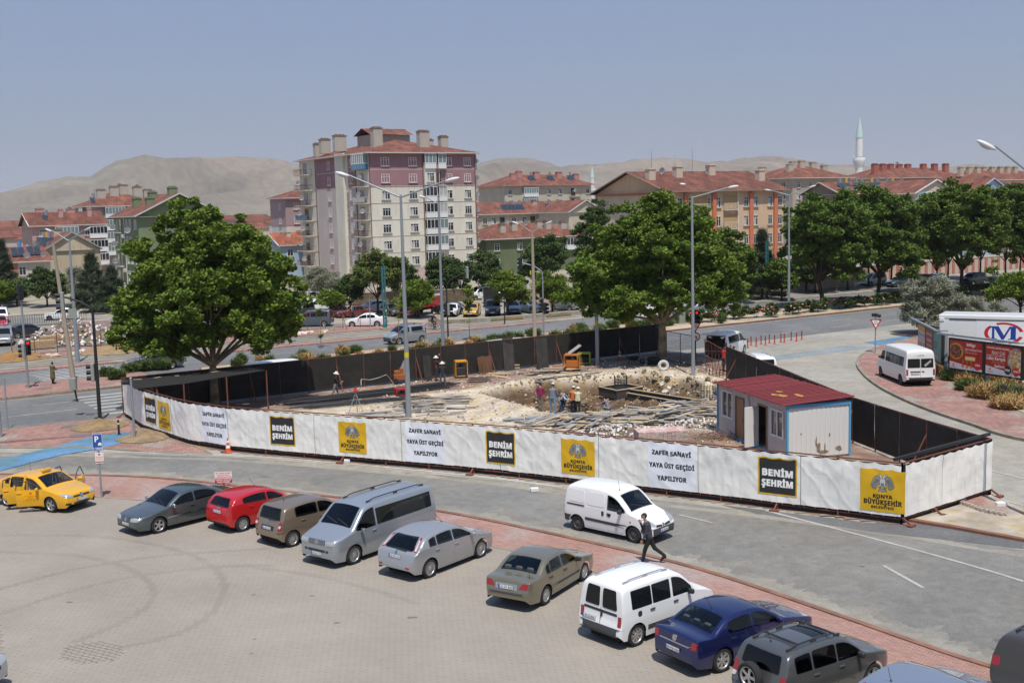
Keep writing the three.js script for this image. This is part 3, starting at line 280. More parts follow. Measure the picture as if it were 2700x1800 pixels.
/* wing behind the tall block, small blue house */
{const h=15.22,B=building('mauve topped block peeping out behind the tall block',{A:[-43.88,-225],w:9,d:8,h,wall:plaster(0.56,0.53,0.50),roof:'hip',rh:1.6,ov:0.7});for(const g of[box(9.06,5.4,0.06,4.5,h-2.7,0.02),box(0.06,5.4,8,-0.02,h-2.7,-4)])mesh('painted_wall',g,plaster(0.33,0.24,0.25),B.g);for(let k=0;k<4;k++){addWin(B,'f',2.2,h-1.6-k*2.8,1.1,1.3,2);addWin(B,'l',3,h-1.6-k*2.8,1.1,1.3,2);addGlazed(B,'f',6,h-2.9-k*2.8,3.4,0.8,2.4,{});}}
{const h=6.22,B=building('pale blue house with bright orange roof behind the big tree',{name:'house',A:[-43.36,-215],w:10,d:9,h,wall:plaster(0.36,0.46,0.56),roof:'gx',rh:2.2,ov:0.5,roofMat:tileRoof(0.8,0.55,0.42)});addWin(B,'f',2,h-1.4,1.2,1.3,2);addWin(B,'f',5.6,h-1.4,1.2,1.3,2);chimney(B,3,-3,h+1,1.4,0.8,0.6,BM.slab);}
/* blocks right of the tall one */
{
const A=[-7.78,-262],h=10.79,w=26.75,wl=plaster(0.44,0.39,0.30),B=building('long beige block with solar heaters on its red roof',{A,w,d:11,h,wall:wl,roof:'gx',rh:2.7,ov:0.6});for(let k=0;k<3;k++){const y=h-1.5-k*2.85;for(const u of[0.10,0.19,0.40,0.51,0.70,0.80,0.95])addWin(B,'f',w*u,y,1.25,1.4,2);for(const u of[0.29,0.61]){addBalcony(B,'f',w*u,y-1.3,2.6,0.9,{rail:BM.metal});addDish(B,'f',w*u,y-0.2,1.3,0.5);}}for(const[u,n]of[[0.34,2],[0.42,2],[0.5,2],[0.82,2],[0.92,2]])solar(B,w*u,h+0.7,-2.0,n,true);chimney(B,w*0.72,-4,h+1.2,1.7,1.2,0.9);chimney(B,w*0.1,-5,h+1.6,1.6,1.2,0.9);roofDish(B,w*0.3,h+1,-2,0.45);
const G2=building('beige gable wing at the end of the long beige block',{A:[13.62,-258],w:9.5,d:12,h:h+0.05,wall:plaster(0.47,0.42,0.33),roof:'gz',rh:2.6,ov:0.4});
}
{const A=[-0.93,-300],h=17.99,w=28.45,wl=plaster(0.47,0.43,0.35),pkc=plaster(0.45,0.22,0.20),B=building('higher beige block with pink chimneys and pink eaves',{A,w,d:13,h,wall:wl,roof:'hip',rh:2.9,ov:0.9,fascia:plaster(0.42,0.19,0.18)});for(let k=0;k<4;k++){const y=h-1.7-k*2.85;for(const u of[0.06,0.5,0.63,0.96])addWin(B,'f',w*u,y,1.2,1.4,2);addGlazed(B,'f',w*0.28,y-1.3,4.6,0.9,2.5,{pane:BM.glassB});addBalcony(B,'f',w*0.8,y-1.3,3.6,1.0);addDish(B,'f',w*0.77,y+0.3,1.2,0.5);}for(const[u,z,y]of[[0.18,-3.6,0.6],[0.28,-5,1.2],[0.46,-4.2,1.0],[0.72,-4,0.9],[0.95,-5,0.4]])chimney(B,w*u,z,h+y,2.6,1.7,1.0,pkc);for(const u of[0.36,0.58,0.82])solar(B,w*u,h+1.2,-3,2,true);roofDish(B,w*0.2,h+0.9,-1,0.5);}
{const A=[-4.31,-212],h=6.43,w=23.25,B=building('low green house with wide red hip roof right of the tall block',{name:'house',A,w,d:12,h:h,wall:plaster(0.13,0.16,0.085),roof:'hip',rh:2.6,ov:0.7});for(const u of[0.1,0.32,0.48])for(const k of[0,1])addWin(B,'f',w*u,h-1.5-k*2.9,1.15,1.4,2);addGlazed(B,'f',w*0.85,h-2.6,3.2,0.6,2.4,{pane:BM.pane});for(const[u,z,y]of[[0.22,-2.4,0.5],[0.35,-3,0.7],[0.62,-3.6,0.9],[0.7,-3.2,0.8],[0.85,-3,0.6]])chimney(B,w*u,z,h+y,2.1,1.2,0.9);roofDish(B,w*0.5,h+2.5,-4,0.55);roofDish(B,w*0.68,h+2.5,-4,0.5);}
/* peach block with red pilasters */
{
const A=[23.91,-172],h=13.97,w=24.87,wl=plaster(0.60,0.42,0.275),gw=plaster(0.50,0.425,0.33),redp=plaster(0.52,0.17,0.09),B=building('long peach block with red pilasters behind the row of trees',{A,w,d:17.5,h,wall:wl,roof:'gx',rh:3.2,ov:0.8,roofMat:BM.roofB,fascia:mat(lin(0.28,0.20,0.15))});mesh('painted_wall',wallUV(box(0.06,h,17.4,-0.03,h/2,-8.75)),gw,B.g);mesh('string_course',box(0.2,0.22,17.6,-0.1,h-0.25,-8.75),redp,B.g);
const st=2.95;for(let k=0;k<5;k++){const y=h-1.75-k*st;if(y<0.6)continue;for(const u of[0.10,0.19,0.33,0.42,0.66,0.745,0.875,0.965])addWin(B,'f',w*u,y,1.0,1.6,2,{sill:true});for(const u of[0.27,0.52]){const o=mesh('loggia',box(2.9,2.2,0.12,w*u,y-0.05,0.02),plaster(0.42,0.27,0.13),B.g);addBalcony(B,'f',w*u,y-1.15,3.0,0.5,{rail:BM.frame});}}for(const u of[0.145,0.38,0.70,0.92])mesh('pilaster',box(0.75,h-0.4,0.35,w*u,h/2-0.1,0.17),redp,B.g);for(const q of[w*0.585,0.1])mesh('drainpipe',cyl(0.08,0.08,h,q,0,0.15),BM.frame,B.g);
const wc=plaster(0.55,0.45,0.36);for(const[u,z,y]of[[0.04,-5,1.5],[0.30,-6,1.9],[0.62,-7,2.2],[0.95,-4,1.2]]){chimney(B,w*u,z,h+y,2.0,1.3,1.0,wc);}mesh('aerial_mast',[cyl(0.05,0.03,4.2,w*0.12,h+2.4,-7,6),cyl(0.04,0.02,3.2,w*0.35,h+2.8,-8,6),cyl(0.05,0.03,4.4,w*0.5,h+2.6,-8,6)],BM.metal,B.g);roofDish(B,w*0.2,h+3.0,-7,0.5);roofDish(B,w*0.6,h+3.0,-7,0.5);mesh('skylight',box(0.9,0.1,0.6,w*0.22,h+1.2,-2.6,0,0.35),BM.frame,B.g);
}
/* far right blocks */
{const A=[72.17,-290],h=17.82,w=21.73,B=building('taupe block with pale chimneys left of the tall minaret',{A,w,d:17,h,wall:plaster(0.40,0.33,0.27),roof:'hip',rh:3.4,ov:0.9});for(let k=0;k<5;k++){const y=h-1.7-k*2.85;for(const u of[0.1,0.3,0.72,0.93])addWin(B,'f',w*u,y,1.3,1.5,2);addBalcony(B,'f',w*0.52,y-1.3,3.2,0.9,{rail:BM.slab,panel:true});addWin(B,'l',3,y,1.4,1.5,2);addWin(B,'l',14,y,1.4,1.5,2);addGlazed(B,'l',8.5,y-1.3,3.6,0.8,2.5,{pane:BM.glassB});}const cc=plaster(0.45,0.38,0.30);for(const[u,z,y]of[[0.12,-13,0.8],[0.2,-15,0.8],[0.2,-5,1.2],[0.35,-7,2],[0.5,-7,2.2],[0.7,-7,1.8],[0.9,-7,1]])chimney(B,w*u,z,h+y,2.4,1.9,1.0,cc);}
{const A=[67.38,-232],h=13.24,w=24.67,B=building('low block crowded with solar heaters, right of the minaret',{A,w,d:10,h,wall:plaster(0.22,0.18,0.15),roof:'gx',rh:2.4,ov:0.6});for(let i=0;i<9;i++)solar(B,w*(0.12+i*0.1),h+0.8,-2.4-(i%2)*0.5,2,true,i%3===1?mat(lin(0.55,0.36,0.08)):BM.metal);roofDish(B,w*0.1,h+0.6,-0.6,0.6);roofDish(B,w*0.2,h+0.6,-0.6,0.6);for(const u of[0.2,0.5,0.8])addWin(B,'f',w*u,h-1.5,1.4,1.4,2);
const M=building('pale gable end painted with a sky blue mural, above the tree row',{name:'house',A:[81.14,-228],w:13,d:12,h:12.98,wall:plaster(0.50,0.43,0.35),roof:'gz',rh:2.6,ov:0.4,fascia:BM.frame});mesh('mural',box(11.5,5.2,0.06,6.6,M.h-2.3,0.02),plaster(0.50,0.62,0.80),M.g);}
{const A=[103.83,-320],h=17.78,w=39.02,rc=plaster(0.36,0.12,0.09),B=building('wide cream block with a row of red chimneys',{A,w,d:15,h,wall:plaster(0.48,0.42,0.33),roof:'hip',rh:3,ov:0.9});for(let k=0;k<5;k++)for(const u of[0.12,0.26,0.45,0.6,0.78,0.92])addWin(B,'f',w*u,h-1.7-k*2.85,1.3,1.5,2);for(const[u,z]of[[0.08,-4],[0.2,-5],[0.32,-6],[0.45,-7],[0.55,-7],[0.7,-6],[0.8,-5],[0.9,-4]])chimney(B,w*u,z,h+1.0,3.0,2.0,1.1,rc);roofDish(B,w*0.42,h+4,-7,0.5);}
{const A=[122.95,-300],h=16.18,w=34,cc=plaster(0.46,0.37,0.28),B=building('tan block with tan chimneys at the right edge',{A,w,d:14,h,wall:plaster(0.40,0.32,0.25),roof:'hip',rh:3,ov:0.9});for(let k=0;k<4;k++)for(const u of[0.1,0.25,0.4,0.6,0.8])addWin(B,'f',w*u,h-1.7-k*2.85,1.3,1.5,2);for(const u of[0.05,0.12,0.2,0.36,0.43,0.5,0.6,0.7])chimney(B,w*u,-4.5-(u*30%3),h+1.2,2.4,1.6,1.0,cc);}
{const h=12.68,B=building('light blue house gable between the trees, right',{name:'house',A:[94.74,-232],w:12,d:14,h,wall:plaster(0.32,0.42,0.50),roof:'gz',rh:2.9,ov:0.4,fascia:mat(lin(0.35,0.45,0.55))});chimney(B,8.5,-3,h+1.2,2,1.6,1.0);const C=building('red roofed house at the right edge behind the trees',{name:'house',A:[103.42,-236],w:16,d:12,h:h-0.4,wall:plaster(0.45,0.38,0.3),roof:'gx',rh:2.6,ov:0.5});solar(C,3,C.h+0.9,-2.5,2,false);}
/* minarets */
function minaret(label,x,z,H,r,m){const o=thing('minaret',label,'minaret',[x,0,z]);const lathe=(p,n=16)=>new THREE.LatheGeometry(p.map(([a,b])=>new THREE.Vector2(a,b)),n);const bal=H*0.60;mesh('shaft',[lathe([[r*1.5,0],[r*1.45,H*0.2],[r,H*0.26],[r,bal-r*2.2],[r*1.25,bal-r*1.5],[r*1.6,bal-r*0.4],[r*1.6,bal]],12)],m,o);mesh('balcony',[lathe([[r*1.62,bal],[r*1.62,bal+1.2],[r*1.5,bal+1.2],[r*1.5,bal]],12)],m,o);mesh('upper_shaft',[lathe([[r*0.92,bal],[r*0.92,H*0.79],[r*1.0,H*0.795],[r*1.0,H*0.80]],12)],m,o);mesh('spire',lathe([[r*1.05,H*0.80],[r*0.75,H*0.87],[0.05,H*0.985]],12),mat(lin(0.42,0.55,0.53),{roughness:0.6}),o);mesh('finial',[cyl(0.06,0.04,H*0.03,0,H*0.975,0,6),new THREE.SphereGeometry(0.2,8,6).translate(0,H*0.99,0)],BM.metal,o);for(const a of[0,1.6,3.1,4.7])mesh('loudspeaker',new THREE.ConeGeometry(0.35,0.6,8,1,true).rotateX(Math.PI/2).rotateY(a).translate(Math.sin(a)*r*1.5,bal+1.6,Math.cos(a)*r*1.5),BM.dish,o);return o;}
minaret('tall white and pale green minaret on the right skyline',144.25,-470,46.23,1.55,plaster(0.66,0.70,0.69));
minaret('small distant white minaret beside the beige blocks',47.18,-640,34.65,1.3,plaster(0.62,0.62,0.60));
/* far-off town on the plain */
{
const R=RNG(77);const walls=[plaster(0.5,0.45,0.38),plaster(0.45,0.36,0.32),plaster(0.55,0.52,0.46)],gW=wallUV(box(1,1,1,0,0.5,0)),gR=roofPlanes('gx',1,1,0,1,0.04).translate(-0.5,0,0.5);const put=(px,dep,w,h)=>{const o=thing('town_house','tiny far-off house with red roof on the plain below the hills','house',[(px-1350)/2990*dep,0,-dep],ROT+R()*0.3,'far-off town houses');const d=9+R()*4;const wl=mesh('wall',gW,walls[Math.floor(R()*3)],o);wl.scale.set(w,h,d);const rf=mesh('roof',gR,R()<0.7?BM.roofA:BM.roofB,o);rf.scale.set(w,2.6,d);rf.position.y=h;};
for(let i=0;i<28;i++)put(-60+R()*190,420+R()*700,12+R()*16,5+R()*5);for(let i=0;i<30;i++)put(610+R()*190,430+R()*600,12+R()*16,5+R()*5);for(let i=0;i<26;i++)put(1230+R()*400,500+R()*600,12+R()*16,5+R()*6);for(let i=0;i<12;i++)put(2440+R()*300,480+R()*500,14+R()*16,8+R()*6);
}

/* ---------- trees and plants ---------- */
const barkTex=noiseTex(128,(u,v)=>{const k=0.62+0.6*(fbm(u*8,v*3,4,4,3)-0.5);return[k,k*0.95,k*0.86];},{srgb:true});
const TM={plane:mat(lin(0.62,0.55,0.42),{map:tiled(barkTex,1),roughness:0.95}),dark:mat(lin(0.14,0.11,0.08),{map:tiled(barkTex,1),roughness:1})};
const leafMat=(r,g,b,t=0.3)=>phys(lin(r,g,b),{roughness:0.75,transmission:t,thickness:0,specularIntensity:0.35});
const LM={plane:leafMat(0.138,0.215,0.028,0.25),row:leafMat(0.105,0.17,0.027,0.22),bright:leafMat(0.14,0.21,0.022),dark:leafMat(0.066,0.11,0.033,0),conifer:leafMat(0.075,0.10,0.055,0),silver:leafMat(0.24,0.255,0.185,0),locust:leafMat(0.115,0.155,0.04,0),weed:leafMat(0.08,0.13,0.038,0),dry:leafMat(0.36,0.28,0.13,0),rose:leafMat(0.055,0.10,0.028,0)};
function leafShape(kind){// outline of one leaf in its own plane, unit length
const P={lobed:[[0,0],[0.18,0.12],[0.42,0.10],[0.34,0.32],[0.5,0.52],[0.24,0.58],[0,1],[-0.24,0.58],[-0.5,0.52],[-0.34,0.32],[-0.42,0.10],[-0.18,0.12]],oval:[[0,0],[0.2,0.25],[0.24,0.55],[0,1],[-0.24,0.55],[-0.2,0.25]],narrow:[[0,0],[0.09,0.4],[0,1],[-0.09,0.4]],needle:[[0,0],[0.035,0.1],[0,1],[-0.035,0.1]]}[kind];const g=new THREE.ShapeGeometry(new THREE.Shape(P.map(([a,b])=>new THREE.Vector2(a,b))));const p=g.attributes.position;for(let i=0;i<p.count;i++)p.setZ(i,-0.10*Math.abs(p.getX(i))-0.18*p.getY(i)*p.getY(i));return g;
}
const sprigs=new Map();
function sprig(kind,n,seed=1){const key=kind+n;if(sprigs.has(key))return sprigs.get(key);const R=RNG(seed+n*7),L=leafShape(kind),out=[];for(let i=0;i<n;i++){const g=L.clone();g.scale(0.8+R()*0.5,0.8+R()*0.5,1);g.rotateX(-0.5-R()*0.9);g.rotateY(i/n*6.28+R());g.translate((R()-0.5)*0.9,(R()-0.5)*0.8,(R()-0.5)*0.9);out.push(g);}const g=merge(out);g.computeVertexNormals();sprigs.set(key,g);return g;}
const tmpQ=new THREE.Quaternion(),tmpE=new THREE.Euler(),tmpM=new THREE.Matrix4();
// lobes: [x,y,z,rx,ry,rz] ellipsoids; leaves sit on many small clumps spread over and through them
function crownMesh(lobes,o){
const R=RNG(o.seed),pts=[];const tot=lobes.reduce((s,l)=>s+l[3]*l[4]+l[4]*l[5],0);
for(const[cx,cy,cz,rx,ry,rz]of lobes){const nc=Math.max(4,Math.round(o.clumps*(rx*ry+ry*rz)/tot));for(let c=0;c<nc;c++){let u=R()*2-1,a=R()*6.283;if(u<-0.45&&R()<0.6)u=R();const q=Math.sqrt(1-u*u),rad=Math.pow(0.25+0.75*R(),0.45)*(0.76+0.5*R());const spray=R()<0.16,ex=spray?0.97:1,px=cx+rx*q*Math.cos(a)*rad*ex,py=cy+ry*u*rad*ex,pz=cz+rz*q*Math.sin(a)*rad*ex,cr=o.cr*(0.6+0.8*R())*(spray?0.6:1);const tone=R();for(let i=0;i<o.per;i++){const b=R()*6.283,v=R()*2-1,w=Math.sqrt(1-v*v),r=cr*Math.pow(R(),0.42);const y=py+v*r*0.62;if(y<(o.minY??0.3))continue;pts.push([px+w*Math.cos(b)*r,y,pz+w*Math.sin(b)*r,tone]);}}}
const im=new THREE.InstancedMesh(o.geo,o.mat,pts.length);im.name='crown';im.userData.kind='stuff';shadows(im);const c=new THREE.Color();pts.forEach((p,i)=>{tmpE.set((R()-0.5)*1.3+(o.droop??0),R()*6.283,(R()-0.5)*1.3);const s=o.leaf*(0.7+0.6*R());tmpM.compose(V3(p[0],p[1],p[2]),tmpQ.setFromEuler(tmpE),V3(s,s,s));im.setMatrixAt(i,tmpM);const k=0.72+0.5*R()+0.18*(p[3]-0.5),y=(o.yellow??0.25)*R()*R();c.setRGB(k*(1+y),k*(1+y*0.35),k*(1-y*0.4));im.setColorAt(i,c);});return im;
}
function limb(a,b,r0,r1,bend=0.15,R=Math.random){const A=V3(...a),B=V3(...b),d=B.clone().sub(A),L=d.length(),m=A.clone().lerp(B,0.5).add(V3((R()-0.5)*L*bend,L*bend*0.3,(R()-0.5)*L*bend));const c=new THREE.QuadraticBezierCurve3(A,m,B),N=8,g=new THREE.TubeGeometry(c,N,1,8,false),p=g.attributes.position;for(let i=0;i<=N;i++){const q=c.getPoint(i/N),r=lerp(r0,r1,i/N);for(let k=0;k<=8;k++){const j=i*9+k;p.setXYZ(j,q.x+(p.getX(j)-q.x)*r,q.y+(p.getY(j)-q.y)*r,q.z+(p.getZ(j)-q.z)*r);}}g.computeVertexNormals();return g;}
function tree(label,x,z,o,group){
const R=RNG(o.seed),t=thing(o.name??'tree',label,o.cat??'tree',[x,0,z],0,group);const wood=[],r=o.tr,fy=o.fork,lean=o.lean??[0,0];const fk=[lean[0],fy,lean[1]];
wood.push(limb([0,-0.1,0],fk,r*1.25,r*0.85,0.05,R));const lobes=o.lobes;
for(const[cx,cy,cz,rx,ry,rz]of lobes){const tip=[cx,cy,cz];wood.push(limb([fk[0]*0.97,fy-0.15,fk[2]*0.97],tip,r*0.5,r*0.14,0.22,R));for(let k=0;k<(o.twigs??3);k++){const a=R()*6.28,u=R()*1.2-0.3;wood.push(limb([lerp(fk[0],cx,0.6),lerp(fy,cy,0.6),lerp(fk[2],cz,0.6)],[cx+rx*0.75*Math.cos(a),cy+ry*0.6*u,cz+rz*0.75*Math.sin(a)],r*0.2,r*0.05,0.25,R));}}
mesh('trunk',merge(wood),o.bark??TM.dark,t);t.add(crownMesh(lobes,o));return t;
}
function autoLobes(seed,h,base,w,n=7){const R=RNG(seed),H=h-base,out=[[0,base+H*0.55,0,w*0.36,H*0.42,w*0.36]];for(let i=0;i<n;i++){const a=i/n*6.28+R()*0.8,f=R(),y=base+H*(0.26+0.5*f),rr=w*(0.30-0.12*f);out.push([Math.cos(a)*rr,y,Math.sin(a)*rr,w*(0.17+0.07*R()),H*(0.20+0.08*R()),w*(0.17+0.07*R())]);}out.push([(R()-0.5)*w*0.2,base+H*0.84,(R()-0.5)*w*0.2,w*0.20,H*0.17,w*0.20]);return out;}
// the two big plane trees in the site
tree('big spreading plane tree inside the fence, left',-19.33,-72.5,{name:'plane_tree',seed:11,tr:0.26,fork:2.7,bark:TM.plane,geo:sprig('lobed',5),mat:LM.plane,leaf:0.175,cr:0.62,clumps:620,per:54,minY:2.2,yellow:0.35,lobes:[[-0.7,10.8,0,2.3,2.3,2.3],[-2.3,9.0,0.6,2.4,2.0,2.4],[1.2,9.4,-0.4,2.9,2.4,2.8],[3.1,8.2,0.4,2.4,2.1,2.4],[4.1,6.3,0,2.0,1.9,2.2],[0.4,6.9,1.4,3.6,2.4,3.0],[-3.3,6.7,0,2.6,2.2,2.8],[-4.6,4.9,0.5,1.7,1.6,1.9],[-3.1,4.0,-0.6,1.7,1.1,2.0],[2.6,5.3,-1.2,2.3,1.4,2.2],[0.2,6.2,-2.6,3.2,2.2,2.0],[-1.4,4.6,1.6,1.9,1.2,1.6],[3.6,4.8,0.8,1.9,1.1,1.6]]});
tree('big plane tree at the open gate behind the pit',11.57,-86.46,{name:'plane_tree',seed:23,tr:0.30,fork:3.2,bark:TM.plane,geo:sprig('lobed',5),mat:LM.plane,leaf:0.175,cr:0.64,clumps:660,per:54,minY:2.8,yellow:0.2,lobes:[[-0.3,10.9,0,2.4,2.0,2.4],[1.9,9.6,0.4,2.6,2.2,2.6],[-2.6,9.4,0,2.5,2.2,2.4],[0,8.2,1.2,3.2,2.4,3.0],[3.6,7.0,0,2.5,2.2,2.6],[-4.4,6.9,0.3,2.4,2.1,2.6],[-5.3,5.2,0,1.6,1.5,1.9],[-2.6,5.2,1.6,2.4,1.6,2.2],[1.4,5.8,1.9,2.6,1.7,2.2],[4.7,5.4,-0.4,1.7,1.5,2.0],[-1.2,6.2,-2.2,3.2,2.0,2.2],[-3.6,3.9,0.4,1.5,0.9,1.6]]});
// row along the median
[['leaning dark trunked tree, first of the median row from the left',2175,812,508,9.6,31,[-0.8,0]],['second tree of the median row, with curved dark trunk',2313,797,492,9.2,32,[0.3,0]],['third big tree of the median row, behind the billboards',2533,781,486,10.5,33,[0.1,0]],['tree at the right edge of the median row',2700,762,484,10,34,[0,0]]].forEach(([l,px,py,pt,w,sd,lean],i)=>{
const pos=[[35.57,-128.05],[43.25,-133.45],[55.2,-138.72],[66.38,-145.72]][i],h=[12.97,13.55,13.52,13.56][i];
tree(l,...pos,{name:'street_tree',seed:sd,tr:0.24,fork:3.2,lean,geo:sprig('lobed',5),mat:LM.row,leaf:0.22,cr:0.85,clumps:330,per:60,minY:2.4,yellow:i===2?0.5:0.2,lobes:autoLobes(sd,h,2.5,w*1.2,11)},'trees of the median row');});
// trees further back; each [label, base, height, width, seed, kind]
const backTrees=[
['pale trunked tree between the second and third median trees',[54.48,-144.62],12.5,9,41,'row'],['thinner tree across the road behind the second median tree',[51.76,-145.57],11.5,7.5,42,'row'],['tree on the far pavement at the right, behind the black car',[70.29,-160.88],13.5,9.5,43,'row'],['tree over the far wall, behind the first median tree',[45.45,-152.61],12,9.5,46,'row'],['tree on the far pavement filling the gap left of the red hatchback',[54.06,-160.74],12.5,9.5,48,'row'],['tree on the far pavement between the silver car and the black minivan',[68.5,-165.05],13,10,49,'row'],['tree on the far pavement behind the second median tree',[49.85,-157.64],12.5,10.5,85,'row'],['tree filling the row behind the oleaster bush',[60.56,-156.64],13,11,86,'row'],['tree at the far right end of the back row',[73.4,-163.02],14,12,87,'row'],['low dark tree under the first median tree, by the pale pink wall',[40.28,-149.59],7.5,7,50,'dark'],
['medium tree left of the pine, in front of the peach block',[26.99,-136.91],8.6,6.4,44,'row'],['small tree under the first median tree, on the far pavement',[33.38,-139.4],4.77,4.6,45,'row'],['little street tree by the far wall, right of the pavement pole',[39.84,-152.5],3.98,4.4,47,'dark'],
['round bright green tree beside the black gate',[-0.36,-127.92],4.81,5.0,51,'bright'],['round bright green tree behind the concrete lamp post',[4.76,-130.21],4.55,4.4,52,'bright'],['bright green tree beside the red truck',[-10.62,-128.91],4.03,4.2,53,'bright'],['small round green tree in front of the white lorry',[-21.17,-132.69],2.86,3.4,54,'bright'],
['loose feathery tree in front of the tall block',[-15.8,-134.06],7.46,8.0,55,'locust'],['dark leafy tree at the foot of the tall block',[-9.53,-154.48],5.6,5.5,56,'dark'],['dark tree in front of the low green house',[-3.75,-155.2],6.2,6.4,57,'dark'],['tall dark tree before the low green house roof',[4.75,-152.4],8.45,8,58,'dark'],['dark tree left of the big plane tree at the gate',[9.44,-142.37],6.8,4.8,59,'dark'],['tall dark tree left of the peach block gable',[11.77,-154.01],12.82,7,60,'dark'],['dark shrubby tree beside the black gate wall',[-6.75,-152.31],5.2,5,61,'dark'],['dark tree behind the bright green tree beside the truck',[-14.43,-149.81],5.8,5,62,'dark'],
['dense dark green tree in front of the cream gable house',[-65.8,-160.64],5.38,6.6,63,'dark'],['dense dark tree at the left edge behind the garden fence',[-71.38,-163.6],3.73,5.6,64,'dark'],['yellow green bush at the left edge',[-72.29,-160.11],3.76,4,65,'bright'],['silvery green bush between tree and conifer, left',[-59.6,-156.34],5.5,3.2,66,'silver'],
['silvery olive tree in front of the tall block',[-24.83,-149.44],5.01,6.0,67,'silver'],['small dark tree left of the feathery tree',[-19.45,-137.04],4.4,4,68,'dark'],['bushy green tree at the right edge above the trailer',[50.06,-110.94],4.48,6.2,69,'bright'],
];
for(const[l,[x,z],h,w,sd,k]of backTrees){const base=Math.max(0.9,h*(k==='row'?0.2:k==='silver'||k==='dark'?0.14:0.24));tree(l,x,z,{name:'tree',seed:sd,tr:0.13,fork:base+0.3,geo:sprig(k==='silver'?'narrow':k==='row'?'lobed':'oval',5),mat:LM[k],leaf:k==='silver'?0.30:0.23,cr:k==='locust'?0.5:0.66,clumps:Math.round((k==='row'?100:80)*(w/5)*(k==='locust'?0.9:1)),per:k==='locust'?44:56,minY:base*0.7,yellow:0.3,twigs:1,lobes:autoLobes(sd,h,base,w,7)});}
// wide silver willow bush by the billboards
tree('wide silvery oleaster bush behind the billboards',38.38,-100.81,{name:'oleaster_bush',cat:'bush',seed:71,tr:0.12,fork:0.6,geo:sprig('narrow',6),mat:LM.silver,leaf:0.34,cr:0.55,clumps:190,per:46,minY:0.2,yellow:0.1,lobes:[[-1.2,3.4,0,2.0,1.5,1.8],[0.6,2.6,0,2.2,1.6,2],[-2.0,2.0,0.4,1.6,1.5,1.8],[3.0,1.7,-0.5,2.2,1.2,1.8],[4.6,1.2,-0.8,1.6,0.9,1.4],[0.5,1.2,0.9,2.6,1.2,1.4]]});
// conifers
function conifer(label,x,z,h,w,sd,m=LM.conifer){const R=RNG(sd),t=thing('conifer_tree',label,'tree',[x,0,z]);mesh('trunk',cyl(0.16,0.04,h*0.96,0,0,0,8),TM.dark,t);const lobes=[];const n=Math.round(h*5);for(let i=0;i<n;i++){const f=i/n,y=h*(0.10+0.88*f),rr=w/2*(1-f)*(0.75+0.5*R()),a=i*2.4;lobes.push([Math.cos(a)*rr*0.72,y-rr*0.28,Math.sin(a)*rr*0.72,Math.max(0.16,rr*0.5),0.16,Math.max(0.16,rr*0.5)]);}t.add(crownMesh(lobes,{seed:sd,clumps:n*6,per:18,cr:0.34,geo:sprig('needle',9),mat:m,leaf:0.5,minY:0.4,yellow:0.1}));return t;}
conifer('blue green spruce in front of the green block',-55.04,-149.26,7.69,7.4,81);conifer('darker spruce right of the blue green spruce',-52.15,-148.43,5.97,6.6,82);conifer('slender spruce at the left edge in front of the houses',-75.36,-168.78,9.47,6.6,83);conifer('dark pine between trees in front of the peach block',31.64,-142.32,8.65,5.6,84);
// young whips in the median and street
function sapling(label,x,z,h,sd,leaf=true){const t=thing('sapling',label,'young tree',[x,0,z]);const R=RNG(sd),w=[limb([0,0,0],[0.1,h,0],0.035,0.012,0.03,R)];for(let i=0;i<7;i++){const y=h*(0.45+0.5*R()),a=R()*6.28;w.push(limb([0.05,y,0],[0.05+Math.cos(a)*0.6,y+0.5,Math.sin(a)*0.6],0.012,0.005,0.1,R));}mesh('trunk',merge(w),TM.plane,t);t.add(crownMesh([[0.1,h*0.82,0,0.55,h*0.2,0.55],[0,h*0.5,0,0.2,h*0.3,0.2]],{seed:sd,clumps:leaf?14:7,per:leaf?16:8,cr:0.22,geo:sprig('oval',5),mat:LM.bright,leaf:0.18,minY:0.6}));return t;}
sapling('bare thin sapling in the median left of the silver minivan',-17.34,-102.1,4.6,91,false);sapling('thin sapling in the median before the silver minivan',-10.33,-102.87,4.4,92,false);sapling('thin sapling in the median behind the fence, by the cyclist',-3.96,-105.03,4.8,93,true);sapling('thin sapling in the median left of the white van',6.96,-110.26,4.2,94,true);sapling('sapling with a tuft of leaves right of the gate tree',23.05,-116.94,3.8,95,true);sapling('sapling in front of the grey sedan on the boulevard',-29.81,-89.91,3.6,96,false);sapling('yellow green young street tree above the white trailer',46.02,-108.28,6.2,97,true);sapling('sapling on the far pavement between median trees',42.32,-146.89,3.6,98,true);
// weeds and roses of the median
function tuft(label,x,z,w,h,sd,m,group,d=w*0.6){const R=RNG(sd),n=Math.round(14+w*d*34),im=new THREE.InstancedMesh(sprig('narrow',6),m,n*5);const list=[];for(let i=0;i<n*5;i++){const a=R()*6.28,r=Math.sqrt(R()),x0=Math.cos(a)*r*w/2,z0=Math.sin(a)*r*d/2,y0=R()*h*(1-0.6*r);tmpE.set((R()-0.5)*0.9,R()*6.28,(R()-0.5)*0.9);const s=0.14+0.26*R();tmpM.compose(V3(x0,y0+0.05,z0),tmpQ.setFromEuler(tmpE),V3(s,s*1.4,s));im.setMatrixAt(i,tmpM);const k=0.7+0.6*R();im.setColorAt(i,new THREE.Color(k*(1+0.3*R()),k,k*0.9));}im.name='foliage';im.userData.kind='stuff';shadows(im);const t=thing('weed_clump',label,'weeds',[x,0.11,z],Math.atan2(0.5478,0.8366),group);t.add(im);mesh('stem',[bar([0,0,0],[0.05,h*0.8,0],0.015,5),bar([0.1,0,0.1],[w*0.2,h*0.6,0.1],0.012,5)],TM.dark,t);return t;}
